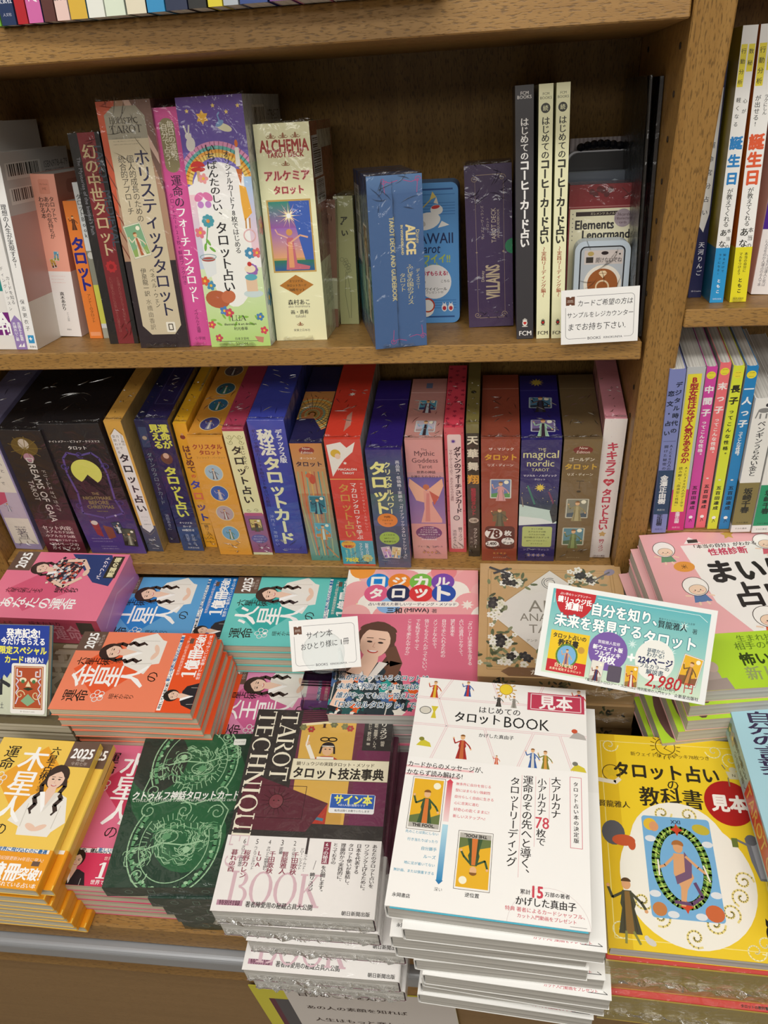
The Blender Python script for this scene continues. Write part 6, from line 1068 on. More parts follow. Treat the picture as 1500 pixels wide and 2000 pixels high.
# white introductory book with the sample label
def w_small(A, x, y, k, c1, c2, kind=0):
    b = A.sub(x, y, k)
    if kind == 0: figure(b, c1, c2)
    elif kind == 1: b.ell(0, 0, .3, .3, c1, 0, 18); [b.line([(.34*math.cos(i*.52), .34*math.sin(i*.52)), (.48*math.cos(i*.52), .48*math.sin(i*.52))], .05, c2) for i in range(12)]; b.ring(0, 0, .3, .3, .03, c2)
    elif kind == 2: b.ell(-.15, 0, .26, .2, 'd8d4c8'); b.ring(-.15, 0, .26, .2, .03, '555'); b.poly([(.1, -.25), (.42, -.25), (.3, .05), (.38, .4), (.14, .4), (.22, .05)], c1)
    else: b.poly([(-.4, .3), (-.1, -.1), (.3, .1), (.4, .35)], c1); b.ell(-.15, -.1, .14, .12, c2)
def w_top(A):
    A.rect(0, 0, 1, 1, 'f5f4f1'); pk = 'eccdd2'
    def dl(p): A.line(p, .014, pk); A.line(p, .006, 'f5f4f1')
    for p in ([(0, .105), (1, .1)], [(0, .24), (1, .235)], [(.2, 0), (.13, .105), (.2, .24), (.13, .4)], [(.45, 0), (.5, .1)], [(.75, 0), (.7, .1)], [(.42, .24), (.5, .4)], [(.7, .24), (.62, .4)], [(.85, .24), (.92, .4)]): dl(p)
    w_small(A, .1, .05, .1, 'c8482c', 'e0b83c'); w_small(A, .3, .035, .09, '2f5aa8', 'c03a3a'); w_small(A, .53, .03, .13, 'f0d43c', 'c89a2a', 1); w_small(A, .49, .085, .07, '3a3834', '55504a'); w_small(A, .58, .085, .07, 'b0aca4', '88847c'); w_small(A, .96, .04, .1, 'c8482c', '2f4a7a'); w_small(A, .08, .17, .13, 'd8c83c', '', 2); w_small(A, .08, .32, .11, 'd4c83c', '8a8a3a', 3); w_small(A, .3, .32, .13, 'b0342c', 'c86a3c'); w_small(A, .7, .345, .1, '3f6ab0', 'e0dcd4'); w_small(A, .77, .35, .1, '8a8a3a', 'd8a04a'); w_small(A, .95, .22, .12, 'b8b4b0', 'd05a3a', 3); w_small(A, .95, .37, .11, 'd8c83c', '7a7a70', 3); w_small(A, .5, .375, .05, 'd8582c', 'e8a08a')
    A.ht('はじめての', .38, .62, .145, '2a2a2a', .01); A.ht('タロット', .24, .505, .19, '222222', .02, 1.15); A.ht('BOOK', .53, .79, .195, '222222', .0, 1.15); A.ht('かげした真由子', .39, .59, .27, '3a3a3a', .01)
    A.rect(.66, .035, .99, .125, 'c2405a'); A.frame(.68, .042, .97, .118, .005, 'f4e0e4'); A.ht('見本', .73, .92, .08, 'fbf6f4', .028, 1.05)
def w_band(A):
    A.rect(0, 0, 1, 1, 'f8f7f5'); A.rect(.0, .065, .38, .08, 'f2c4c8'); A.rect(.0, .125, .3, .14, 'f2c4c8'); A.ht('カードからのメッセージが、', .0+.01, .43, .055, '3a3434', .015, 1.15); A.ht('かならず読み解ける!', .01, .32, .115, '3a3434', .015, 1.15)
    A.ht('正位置', .08, .14, .16, '333', .02)
    card(A, .14, .33, .185, 0, 'eab52c', '6a7a48', '3f5a3a', 'd87a3a', 'f4f2ee', 1.7, 'THE FOOL.'); card(A, .42, .67, .185, 180, 'eab52c', '6a7a48', '3f5a3a', 'd87a3a', 'f4f2ee', 1.7, 'THE FOOL.')
    A.ht('逆位置', .39, .46, .88, '333', .02); A.grad(.24, .16, .27, .44, 'd8485a', 'f4dcdc'); A.poly([(.235, .165), (.255, .14), (.275, .165)], 'd8485a'); A.grad(.24, .46, .27, .82, 'b8e0f0', '2f8ac0'); A.poly([(.235, .815), (.255, .84), (.275, .815)], '2f7ab0'); A.ht('深い', .24, .28, .125, '444'); A.ht('深い', .235, .275, .87, '444')
    for i, t in enumerate(('無条件に自分を信じる', '型にはまらない独創性', '自分らしく自由に生きる', '心に忠実に進む', '好奇心の赴くままに!', '新しいステップへ!')): A.ht(t, .29, .29+.019*len(t), .17+.045*i, 'd8606c', .01)
    for i, t in enumerate(('先のことは気にしない', '行き当たりばったり', '自分勝手', 'ルーズ', '地に足が着いてない', '無計画、または慎重すぎる')): A.ht(t, .21-.016*len(t), .225, .53+.05*i, '4aa0c0', .01)
    A.rect(.905, .04, .965, .52, 'f8f7f5'); A.frame(.905, .04, .965, .52, .003, 'd8808c'); A.vt('タロット占い本の決定版', .935, .07, .49, '3a3434', .02, .022)
    for t, x, y0, y1 in (('大アルカナ', .83, .05, .34), ('小アルカナ', .755, .07, .33), ('枚で', .755, .42, .53), ('運命のその先へと導く、', .68, .06, .74), ('タロットリーディング', .61, .08, .68)): A.vt(t, x, y0, y1, '2f2b2b', .01, .052)
    A.ht('78', .725, .795, .38, 'd04a5a', .01, 1.2)
    for x, y1 in ((.795, .36), (.72, .54), (.645, .74)): A.rect(x, .06, x+.002, y1, 'e0a8b0')
    A.ring(.8, 1.02, .2, .2, .002, 'e0d4d4', 180, 360); A.ht('累計', .66, .71, .82, '3a3434', .02); A.ht('15', .72, .77, .815, 'd04a5a', .03, 1.2); A.ht('万部の著者', .78, .9, .82, '3a3434', .02); A.ht('かげした真由子', .64, .93, .875, '2f2b2b', .02, 1.1); A.ht('特典 著者によるカードシャッフル、', .59, .97, .925, 'd05a68', .01); A.ht('カット入門動画をプレゼント', .65, .93, .96, 'd05a68', .01); A.ht('永岡書店', .03, .12, .93, '33302f', .02); A.rect(.9, .985, .98, .987, '444')
z = -609.3; WW, WH = 148, 208
wn = near_left((750.5, 1767), 'NL', z, -3.2, WW, WH)
wo = [(0, 0, 0), (12, -7, .8), (1, -5, 1.6), (3, -4, .6), (17, -5, 1.6), (23, -8, .2), (21, -3, -1), (18, 0, 1), (15, -2, 0)]
def wmk(top):
    def f(M4, lab, g):
        t = 20
        ar = {'front': w_top} if top else {'front': lambda A: (A.rect(0, .9, 1, 1, 'f5f4f1'), w_small(A, .53, .03, .13, 'f0d43c', 'c89a2a', 1))}
        ba = {'front': w_band} if top else {'front': lambda A: (A.ht('永岡書店', .03, .12, .93, '33302f', .02), A.ht('逆位置', .39, .46, .9, '333', .02), A.ht('深い', .235, .275, .87, '444'), A.ht('カット入門動画をプレゼント', .65, .93, .96, 'd05a68', .01), A.line([(.88, .97), (.98, .97), (.96, .955)], .003, '444'))}
        r = make_book(M4, 'book', lab, BK, WW, WH, t, {'all': 'f1f1ef', 'x-': 'e6ebec'}, ar, 'L', 'pages', 'paper', (125, 'f6f6f4'), ba, group=g)
        # the jacket stands a little proud of the cover at the foot
        if top: link('flyleaf', box_me(WW-6, 1.2, .5, '4fb4cc', 0, (4, -.9, t-1.4), 'flyleaf'), 'paper', r)['label'] = 'turquoise flyleaf edge'
        return r
    return f
stack(wn, -3.2, WW, WH, 20.9, 9, False, wmk(1), wmk(0), 'white beginner book with small coloured figures and pink lines', 'white beginner books', lambda i: wo[i])
# pink logical book
def lo_top(A):
    A.rect(0, 0, 1, 1, 'e27a94'); A.rect(0, 0, 1, .345, 'f5e2b4')
    for j in range(5):
        for i in range(5): A.ell(.02+.24*i+(.0 if j % 2 else .12)-.04, .0+.09*j, .115, .115, ['f0a8ac', 'f0a8ac', 'f6f2ea', 'f0b4b4', 'f0a8ac'][(i+j*2) % 5], 0, 22)
    A.ell(.34, .28, .09, .08, '8ab8e8'); A.ell(.11, .0, .1, .1, 'f09a3c'); A.ell(.74, .02, .1, .1, 'e88a90'); A.rect(0, .345, 1, 1, 'e0748f')
    for i, (ch, c) in enumerate(zip('ロジカル', ('1f86d8', 'ee8a2c', '7ac04c', '7a4ab0'))): A.ell(.24+.165*i, .1, .088, .088, c, 0, 26); A.ht(ch, .19+.165*i, .29+.165*i, .1, 'fbf8f2', .05)
    for i, (ch, c) in enumerate(zip('タロット', ('e0608a', '1f2a55', 'dc3a3c', '1f4fae'))): A.ell(.235+.17*i, .19, .09, .09, c, 0, 26); A.ht(ch, .19+.17*i, .28+.17*i, .19, 'fbf8f2', .05)
    A.rr(.16, .252, .86, .292, .03, 'f8f5ee'); A.ht('占いを超えた新しいリーディング・メソッド', .19, .84, .272, '3a3a5a', .02); A.star(.92, .275, .05, 'f6ece4', 8, .5); A.ht('三和', .33, .44, .318, '22242a', .03); A.ht('(MIWA)', .46, .64, .32, '22242a', .02); A.ht('著', .66, .7, .32, '22242a')
def lo_band(A):
    A.rect(0, 0, 1, 1, 'e0748f'); b = woman(A, .27, .3, .4, 8, '2c3a40', '5c4034', 1, 'f2cdb6', 0); rnd = random.Random(6); b.ell(0, -.02, .27, .34, 'f2cdb6')
    b.line([(-.3, .12), (-.42, .4), (-.35, .8)], .2, '5c4034'); b.line([(.3, .1), (.46, .4), (.42, .75), (.5, 1.05)], .22, '6a4a3a'); b.ell(0, -.28, .34, .18, '5c4034', 0, 16, 180, 360); b.ell(0, .03, .255, .31, 'f2cdb6', 0, 20, -20, 200)
    for s in (-1, 1): b.ell(s*.1, -.01, .05, .022, '2c201d'); b.line([(s*.05, -.1), (s*.17, -.09)], .016, '5a4338')
    b.line([(0, 0), (-.02, .1), (.02, .11)], .012, 'd8a58e'); b.ell(0, .18, .1, .06, 'c8504c', 0, 12, 0, 180); b.ell(0, .182, .075, .03, 'ffffff', 0, 10, 0, 180)
    for _ in range(70): b.star(rnd.uniform(-.8, .9), rnd.uniform(.75, 1.7), rnd.uniform(.06, .13), rnd.choice(['2f9a94', 'e0602c', '20262c', 'e8e4da', '2c5a5a', '4a6a9a']), 5, .6)
    b.line([(-.35, 1.4), (-.25, .75), (-.05, .42)], .2, 'f2cdb6'); b.ell(-.04, .45, .13, .1, 'f2cdb6')
    for i, t in enumerate(('「タロットは未来を予言する', '占いの道具じゃなくて、', '望む未来を', '自分で手に入れるための', 'メソッドなんやで。', '信じてもらえへんかってもいい。', 'でも私はそうやって', 'ここまで来たんやから」')): A.vt(t, .94-.062*i, .04, .04+.037*len(t), 'fbeef0', .01, .034)
    for i, t in enumerate(('私が行なっているタロットは', '未来を予測する占いではありません。', '誰がやっても同じ答えになる', '「ロジカルタロット」です。')):
        x1 = .05+.047*len(t); A.ht(t, .05, x1, .655+.085*i, 'f2f4f4', .11, 1.1, .15); A.ht(t, .05, x1, .655+.085*i, '2f5a7c', .02, 1.1, .15)
z = -664; LW, LH = 148, 198
ln = near_left((934, 1095), 'FR', z, 1.5, LW, LH); ln.y = min(ln.y, 459)
def lmk(top): return lambda M4, lab, g: make_book(M4, 'book', lab, BK, LW, LH, 16.5, {'all': 'e8b8b8'}, {'front': lo_top} if top else None, 'R', 'pages', 'gloss', (128, 'e0748f'), {'front': lo_band} if top else None, group=g)
stack(ln, 1.5, LW, LH, 17, 8, False, lmk(1), lmk(0), 'pink book with coloured title discs and a smiling woman resting her chin', 'pink books with title discs', jit(1.2, 1, .5, (0, .3)))
# kraft coloured boxes
def k_top(A):
    A.rect(0, 0, 1, 1, 'c9a574'); A.frame(.06, .06, .94, .94, .004, 'a58450'); A.frame(.08, .08, .92, .92, .003, 'a58450'); A.poly([(.5, .06), (.93, .47), (.5, .9), (.07, .47)], 'e6e3dd'); A.line([(.5, .06), (.93, .47), (.5, .9), (.07, .47), (.5, .06)], .006, 'b0905c')
    rnd = random.Random(12)
    def bunch(cx, cy, sx, sy, n):
        for _ in range(n):
            x, y = cx+rnd.gauss(0, sx), cy+rnd.gauss(0, sy)
            A.ell(x, y, rnd.uniform(.02, .035), .012, rnd.choice(['5c6644', '7a845c', '4a5238', '8a9070']), rnd.uniform(0, 180), 8)
        for _ in range(n//2): flower(A, cx+rnd.gauss(0, sx*.8), cy+rnd.gauss(0, sy*.8), rnd.uniform(.018, .03), rnd.choice(['f0ece0', 'e4e2cc', 'f4f2ea']), 'b8b48a', 5)
        for _ in range(3): flower(A, cx+rnd.gauss(0, sx*.6), cy+rnd.gauss(0, sy*.6), .032, '2c2c2e', '4a4a44', 5)
    bunch(.24, .16, .07, .05, 34); bunch(.12, .4, .03, .07, 24); bunch(.74, .14, .06, .04, 26); bunch(.14, .74, .05, .08, 34); bunch(.24, .86, .08, .04, 26); bunch(.85, .8, .06, .06, 26)
    A.line([(.07, .04), (.22, .11)], .02, '3a3c40'); A.line([(.1, .1), (.2, .05)], .02, '3a3c40'); A.ell(.92, .07, .04, .03, '9a94a8', -30); A.line([(.78, .17), (.92, .07)], .012, '6a6a6a')
    [A.ring(.5, .18, r, r, .005, '6a6a6a', a, a+200) for r, a in ((.06, 30), (.045, 100), (.03, 200))]
    for i, t in enumerate(('ANTI', 'ANATOMY', 'TAROT')): A.ht(t, .3+(.04 if i != 1 else -.02), .7-(.04 if i != 1 else -.02), .4+.1*i, '8a8478', 0, 1.1)
    A.ht('アンチ・アナトミー・タロット', .32, .68, .7, '6a6458'); A.poly([(.2, .92), (.8, .92), (.85, .955), (.8, .99), (.2, .99), (.15, .955)], '7c5c40'); A.ht('カードデック付', .34, .66, .955, 'efe6d4', .02)
z = -652; KW, KL = 152, 157
kn = near_left((938, 1099), 'FL', z, 0, KW, KL)
def k_edge(A):
    A.rect(0, 0, 1, 1, 'b39366'); A.rect(0, .47, 1, .485, 'd8c094'); rnd = random.Random(3)
    for cx in (.15, .5, .85):
        for _ in range(14): A.ell(cx+rnd.gauss(0, .04), .25+rnd.gauss(0, .1), .02, .008, rnd.choice(['6a6a48', '55583c', '3a3a32']), rnd.uniform(0, 180), 8)
def kmk(top):
    def f(M4, lab, g):
        r = make_box(M4, 'boxed_deck', lab, BX, KW, KL, 36, {'all': 'bf9d6c'}, {'front': k_top if top else c_rect('c9a574'), 'tail': k_edge}, 'wrap', .8, group=g); add_fin(r, (KW, KL, 36), 'front', 5+top); return r
    return f
stack(kn, 0, KW, KL, 37, 4, False, kmk(1), kmk(0), 'kraft brown wrapped box with a white diamond and dark flowers', 'kraft brown flower boxes', lambda i: (1.5*i, -1-i, .4*(-1)**i))
# pink rice-child books in the right bay
def m_child(A, x, y, k, dress, rot=0):
    b = A.sub(x, y, k, rot); b.line([(-.3, .35), (-.5, .3)], .07, 'f4d4bc'); b.line([(.3, .35), (.5, .45)], .07, 'f4d4bc'); b.poly([(-.2, .3), (.2, .3), (.34, .68), (-.3, .68)], dress); b.line([(-.12, .68), (-.14, .82)], .08, 'f4d4bc'); b.line([(.14, .68), (.2, .82)], .08, 'f4d4bc')
    P = [(.46*math.cos(t*.3), -.1+.46*math.sin(t*.3)*(1.05 if math.sin(t*.3) > 0 else 1.0)) for t in range(21)]; b.poly(P, 'fbf9f5'); b.line(P+[P[0]], .025, '4a3a36'); b.ell(.02, .08, .31, .25, 'f6d9c0', 0, 18); b.ring(.02, .08, .31, .25, .015, '4a3a36')
    [b.ell(s*.1+.02, .1, .022, .03, '3a2c28') for s in (-1, 1)]; b.ell(-.14, .16, .04, .02, 'f0a8a0'); b.ell(.18, .16, .04, .02, 'f0a8a0'); b.ring(.02, .14, .05, .04, .015, '3a2c28', 20, 160)
def m_top(A):
    A.rect(0, 0, 1, 1, 'f0b4b8'); A.poly([(.25, .1), (.98, .1), (1, .2), (1, .7), (.5, .72), (.33, .5)], 'f8f6f3'); m_child(A, .13, .13, .16, '6a9a78'); m_child(A, .24, .4, .18, '5f7fb0', -4); m_child(A, .6, .62, .19, 'e06a48'); m_child(A, .82, .12, .16, 'd86a7a')
    A.poly([(.28, .09), (.33, .04), (.4, .09)], 'fbf9f5'); A.rect(.31, .06, .38, .085, '3a4038'); A.star(.6, .04, .05, 'd0a850', 5, .5)
    A.ht('「本当の自分」がわかる', .34, .76, .115, '4a4040', .02); A.ht('性格診断', .42, .68, .16, 'd0506c', .03, 1.1); A.ht('まいにち', .38, 1.1, .3, '2f2a2a', .06, 1.15); A.ht('占い', .48, .84, .46, '2f2a2a', .03, 1.1); A.ell(.22, .25, .07, .05, 'e8a048'); A.ht('米', .2, .24, .25, '4a3a2a')
def m_band(A):
    A.rect(0, 0, 1, 1, 'b8e03c'); A.ht('生まれ持った才能', .35, .8, .12, '6a8a2c', .01); A.ht('相手の性格を知る', .32, .82, .26, '6a8a2c', .01); A.ht('怖いほど当たる', .32, .95, .5, '3a4a20', .03, 1.1); A.ht('新しい占い', .32, .8, .75, '9aa86a', .02, 1.1); A.ell(.1, .8, .07, .1, 'b9aaa4'); A.ell(.14, .6, .035, .04, 'c8b4aa'); A.poly([(.0, .85), (.2, .8), (.22, 1), (0, 1)], 'a89a94')
z = -602; mang = 7; MW, ML = 148, 200
mn = near_left((1248, 1045), 'FL', z, mang, MW, ML)
def mmk(top): return lambda M4, lab, g: make_book(M4, 'book', lab, BK, MW, ML, 15.5, {'all': 'f0b9bc'}, {'front': m_top} if top else None, 'R', 'pages', 'gloss', (62, 'b8e03c'), {'front': m_band} if top else {'front': lambda A: A.ell(.1, .5, .07, .2, '6a4a48')}, group=g)
mo_ = [(0, 0, 0), (-4, -4, 1), (-4, -8, 1), (-10, -9, 2), (-22, -11, 3), (-27, -10, 3.5), (-18, -13, 3), (-12, -15, 2), (-8, -16, 1), (-4, -16, 1), (-2, -17, 0), (0, -17, 0)]
stack(mn, mang, MW, ML, 16, 12, False, mmk(1), mmk(0), 'pale pink book with hooded rice-grain children and lime band', 'pink books with lime bands', lambda i: mo_[i])
# yellow textbook
def y_top(A):
    A.rect(0, 0, 1, 1, 'f1cf2e'); A.rect(0, .0, .14, 1, 'e2bc24'); A.frame(.04, .04, .96, .96, .004, 'f8ec9c'); [A.curl(x, y, .06, 'f8f0b8', .007, 1.4, a, d) for x, y, a, d in ((.1, .06, 0, 1), (.8, .06, 3, -1), (.9, .1, 2, 1), (.08, .92, 1, 1), (.88, .93, 2, -1), (.82, .96, 0, 1))]
    A.ring(.48, .05, .065, .065, .006, '6a5418'); [A.line([(.48+.075*math.cos(i*.35), .05+.053*math.sin(i*.35)), (.48+.1*math.cos(i*.35), .05+.07*math.sin(i*.35))], .006, '6a5418') for i in range(18)]; A.line([(.45, .03), (.49, .045), (.47, .06), (.52, .08)], .005, '6a5418')
    A.ht('新ウェイト版フルデッキ78枚つき', .24, .76, .1, '7a6420', .01); A.ht('タロット占い', .12, .8, .19, '2f2a1c', .03, 1.1); A.ht('の', .46, .53, .255, '2f2a1c', .01); A.ht('教科書', .27, .67, .32, '2f2a1c', .02, 1.1); A.ht('賢龍雅人', .0, .2, .37, '4a3e1c', .02)
    A.ell(.5, .69, .4, .42, 'f6f3e8', 0, 40); A.ell(.48, .55, .3, .3, 'f6f3e8', 0, 30); [A.curl(x, y, .06, 'ead98a', .012, 1.5, a, d) for x, y, a, d in ((.62, .87, 0, 1), (.72, .82, 1, -1), (.8, .75, 2, 1), (.5, .93, 1, 1), (.32, .86, 2, -1), (.22, .8, 0, 1), (.4, .4, 0, 1), (.56, .4, 2, -1), (.83, .68, 0, -1))]
    b = A.sub(.475, .64, .42, 0, .65); b.rr(-.5, -.5, .5, .5, .05, '7ab4e0'); b.ring(0, 0, .36, .575, .12, '5f8a3a', 0, 360, 40); b.ring(0, 0, .36, .575, .03, 'a8c85a', 0, 360, 40)
    for i in range(40): t = i*.157; b.line([(.31*math.cos(t), .37*math.sin(t)*.92), (.41*math.cos(t+.06), .37*math.sin(t+.06)*1.08)], .014, '33502a' if i % 2 else 'c8dc78')
    b.star(0, -.37, .1, 'd04a2c', 4); b.star(0, .38, .1, 'd04a2c', 4); b.ht('XXI', -.07, .07, -.45, '33445a', .02)
    b.ell(-.38, -.41, .1, .1, 'e8c03c'); b.ell(-.33, -.39, .07, .08, 'e0a070'); b.ell(.36, -.39, .13, .08, 'c8b83c', 15); b.ell(-.38, .42, .1, .1, 'c8824a'); b.ell(.37, .42, .13, .12, 'd06a3c'); [b.ell(x, y, .08, .05, 'e4e8ec') for x, y in ((-.4, -.26), (.42, -.24), (.43, .25), (-.42, .28), (-.2, .46), (.18, .46))]
    f = b.sub(0, 0, .78); f.poly([(-.12, -.25), (.1, -.25), (.14, 0), (.2, .2), (.05, .45), (-.02, .75), (-.1, .75), (-.06, .4), (-.16, .15)], 'e0a878'); f.poly([(.08, -.3), (.2, -.1), (.16, .2), (-.12, .35), (-.14, .2), (.05, .1)], '7a5a78'); f.line([(-.1, -.2), (-.3, .0), (-.42, .05)], .05, 'e0a878'); f.line([(.1, -.2), (.3, .0), (.42, .1)], .05, 'e0a878'); f.ell(-.02, -.38, .09, .12, 'e0a878'); f.ell(-.02, -.43, .11, .09, 'b0703c', 0, 12, 170, 380); f.line([(-.42, -.1), (-.42, .2)], .03, 'f0ece4'); f.line([(.4, -.05), (.48, .25)], .03, 'f0ece4'); f.line([(.2, .3), (.3, .55), (.1, .7), (-.2, .68)], .06, '6a4a70')
    A.ell(.835, .325, .155, .16, 'b0201f', 0, 34); A.ht('見本', .725, .945, .327, 'fbf4ec', .06, 1.1)
    b = A.sub(.93, .57, .3); b.poly([(-.15, -.4), (.1, -.42), (.22, .0), (.25, .5), (0, .5), (-.1, .1)], '7c7c84'); b.poly([(-.05, -.3), (.1, -.3), (.15, .45), (.02, .45)], 'a4a4ac'); b.ell(-.02, -.36, .12, .12, '6a6a70'); b.line([(-.12, -.25), (-.32, -.35)], .05, '7c7c84'); b.rect(-.42, -.38, -.3, -.18, '6a7a3a')
    b = A.sub(.13, .8, .27); figure(b, '4a4a38', '8a6a3a', 'e0a878', '5a4028'); b.line([(-.08, .7), (-.1, .95)], .05, '8a8a4a'); b.line([(.08, .7), (.2, .95)], .05, '8a8a4a'); b.ell(.42, .88, .12, .07, 'd8d4cc', 30); b.ell(.34, .8, .05, .05, 'd8d4cc')
    b = A.sub(.93, .87, .14); b.ell(0, .2, .22, .35, '1f1c1c'); b.ell(0, -.2, .17, .16, '1f1c1c'); b.poly([(-.16, -.25), (-.14, -.45), (-.02, -.3)], '1f1c1c'); b.poly([(.16, -.25), (.14, -.45), (.02, -.3)], '1f1c1c'); b.line([(.2, .45), (.5, .5), (.55, .2)], .06, '1f1c1c')
    b = A.sub(.08, .5, .24); b.ell(0, .05, .3, .35, '5a5a60'); b.ell(.25, .25, .3, .16, 'c85a34'); b.ell(.45, .35, .1, .16, 'c85a34'); A.ring(.1, .21, .06, .06, .006, '6a5418'); A.star(.1, .21, .045, 'd8b828'); A.line([(.01, .25), (.12, .26), (.15, .24)], .03, 'e8e0cc')
    b = A.sub(.9, .185, .16); b.poly([(-.3, -.2), (.3, -.2), (.2, .15), (-.2, .15)], 'd8d0b0'); b.ell(0, -.3, .15, .12, 'd8d0b0'); b.line([(-.25, .1), (-.25, .5)], .05, '8a8060'); b.line([(.25, .1), (.25, .5)], .05, '8a8060'); b.line([(-.3, -.3), (-.4, -.5)], .05, '8a8060'); b.line([(.3, -.3), (.4, -.5)], .05, '8a8060'); b.ht('N', -.06, .06, -.02, '3a3420')
z = -671; YW, YL = 131, 190
yn = near_left((1189, 1850), 'NL', z, -1.4, YW, YL)
make_book(flat_M(Vector((yn.x, yn.y, z-14)), -1.4, YW), 'book', 'yellow textbook with a red sample disc, on two wrapped yellow boxes', BK, YW, YL, 13.6, {'all': 'f1cf2e'}, {'front': y_top}, 'L', 'pages', 'gloss')
ylast = Vector((yn.x-1, yn.y-3, z-14))
for i in range(2):
    th_ = 56.5
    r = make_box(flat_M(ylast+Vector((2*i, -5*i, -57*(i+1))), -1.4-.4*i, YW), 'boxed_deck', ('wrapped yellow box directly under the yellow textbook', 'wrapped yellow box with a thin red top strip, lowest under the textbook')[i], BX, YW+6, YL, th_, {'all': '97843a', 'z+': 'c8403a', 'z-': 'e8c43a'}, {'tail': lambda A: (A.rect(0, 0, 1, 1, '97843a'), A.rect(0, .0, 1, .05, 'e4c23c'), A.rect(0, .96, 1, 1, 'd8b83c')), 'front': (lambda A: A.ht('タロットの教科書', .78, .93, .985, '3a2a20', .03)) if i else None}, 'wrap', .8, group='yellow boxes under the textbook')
    add_fin(r, (YW, YL, th_), 'front', 60+i)
# pale blue set at the right
def j_top(A):
    A.rect(0, 0, 1, 1, 'a9d3e0'); A.vt('自分の言葉でリーディング', .15, .05, .8, '3a3050', .02, .17); A.vt('できる', .15, .8, .98, '3a3050', .02, .17); A.poly([(.5, .2), (.62, .14), (.8, .2), (.8, .3), (.5, .3)], 'd8484c'); A.ell(.7, .45, .3, .4, 'ee8fa8', 0, 26); [flower(A, x, y, .07, c, 'f0e8c0', 6) for x, y, c in ((.45, .12, '5aa8c0'), (.5, .3, '6ab0c8'), (.48, .42, '5aa0b8'), (.62, .07, 'e87a8a'), (.85, .1, '5aa8c0'))]; leafs(A, [(.4, .06, 30), (.56, .1, 60), (.38, .26, 10), (.44, .36, 140), (.7, .05, 20)], '5a9a6a', .06)
def j_sp(A): A.rect(0, 0, 1, 1, '9cc4d0'); A.rect(.1, .4, .9, 1, 'd0503c'); A.ht('TAROT CARD', .5-1.9, .5+1.9, .68, 'e8c060', .02, 1.2, 0, 90); [flower(A, .5, y, .25, c, 'f0e060', 5) for y, c in ((.06, 'd8c86a'), (.1, '7a9a6a'), (.15, 'b0b0a0'))]; A.vt('直感力を磨いて', .65, .16, .38, '3a4a5a', .01, .22); A.vt('心の声を聴く', .32, .2, .4, '3a4a5a', .01, .22)
z = -632; JW, JL = 150, 188
jn = near_left((1406, 1371), 'FL', z, 2, JW, JL)
JT = 27
for i in range(6):
    make_box(flat_M(Vector((jn.x+7+(9+2*i if i else 0), jn.y-1.5*i, z-(JT+.4)*(i+1))), 2-.4*i, JW), 'boxed_deck', 'pale blue boxed set with roses, top of its stack at the right edge' if i == 0 else f'pale blue boxed set with roses, {ORD[i]} from the top at the right edge', BX, JW, JL, JT, {'all': 'a9d3e0', 'x-': '9cc4d0', 'y-': '6a2c2a'}, {'front': j_top if i == 0 else c_rect('a9d3e0'), 'spineL': j_sp}, 'gloss', .8, group='pale blue sets at the right edge')
# pale green item peeping in at the left edge
gp = near_left((33, 1478), 'FR', -700, 8, 100, 120)
make_book(flat_M(Vector((gp.x, gp.y, -712)), 8, 100), 'book', 'pale teal book whose corner shows at the left picture edge', BK, 100, 120, 12, {'all': '8aa89e'}, None, 'L', 'pages', 'wrap')
# ================================================================ cards, holders and the front sign
def panel(name, label, cat, px, P0, n, t, col, art, m='paper', group=None, par=None):
    """a flat card through four photograph points (TL, TR, BR, BL) on the plane through P0 with normal n"""
    n = n.normalized(); q = [at_pl(p, P0, n) for p in px]; X = ((q[1]-q[0])+(q[2]-q[3])).normalized(); Y = n.cross(X); W = ((q[1]-q[0]).length+(q[2]-q[3]).length)/2; H = ((q[0]-q[3]).length+(q[1]-q[2]).length)/2
    c = (q[0]+q[1]+q[2]+q[3])/4 - X*W/2 - Y*H/2; M4 = Matrix.Identity(4)
    for i in range(3): M4[i][0] = X[i]; M4[i][1] = Y[i]; M4[i][2] = n[i]; M4[i][3] = wm(c)[i]
    r = root(name, M4, label, cat, group); b = link('card_sheet', box_me(W, H, t, col, 0, name='sheet'), m, r); A = Art(W, H); art(A)
    link('card_print', A.mesh(lambda u, v, e: (u, v, t+e), 'card_print'), m, b); return r, W, H
def logo(A, x, y, k):
    b = A.sub(x, y, k); b.rect(-.5, -.5, .5, .5, '6a4230'); b.ell(0, -.5, .12, .12, 'f4f3f0'); b.ell(0, .5, .12, .12, 'f4f3f0'); b.ht('BOOKS', -.3, .3, -.05, 'e8dcd0', .02); b.ht('KINOKUNIYA', -.36, .36, .12, 'e8dcd0', .02)
def cframe(A):
    A.rect(0, 0, 1, 1, 'f4f3f1'); P = [(x/A.W, y/A.H) for x, y in rrect(A.W*.06, A.H*.12, A.W*.94, A.H*.9, A.W*.05, 4)]; A.line(P+[P[0]], .005, '77757a'); A.rect(.33, .86, .82, .94, 'f4f3f1'); A.ht('BOOKS', .35, .52, .9, '55535a', .01); A.ht('KINOKUNIYA', .56, .8, .9, '55535a', .01); A.rect(.03, .05, .2, .32, 'f4f3f1'); logo(A, .12, .2, .115)
def c1(A): cframe(A); A.ht('カードご希望の方は', .22, .92, .25, '26242a', .005, 1.15, .12); A.ht('サンプルをレジカウンター', .08, .93, .46, '26242a', .005, 1.15, .1); A.ht('までお持ち下さい.', .1, .84, .68, '26242a', .005, 1.15, .12)
Pc = at_y((1170, 660), 650.0)
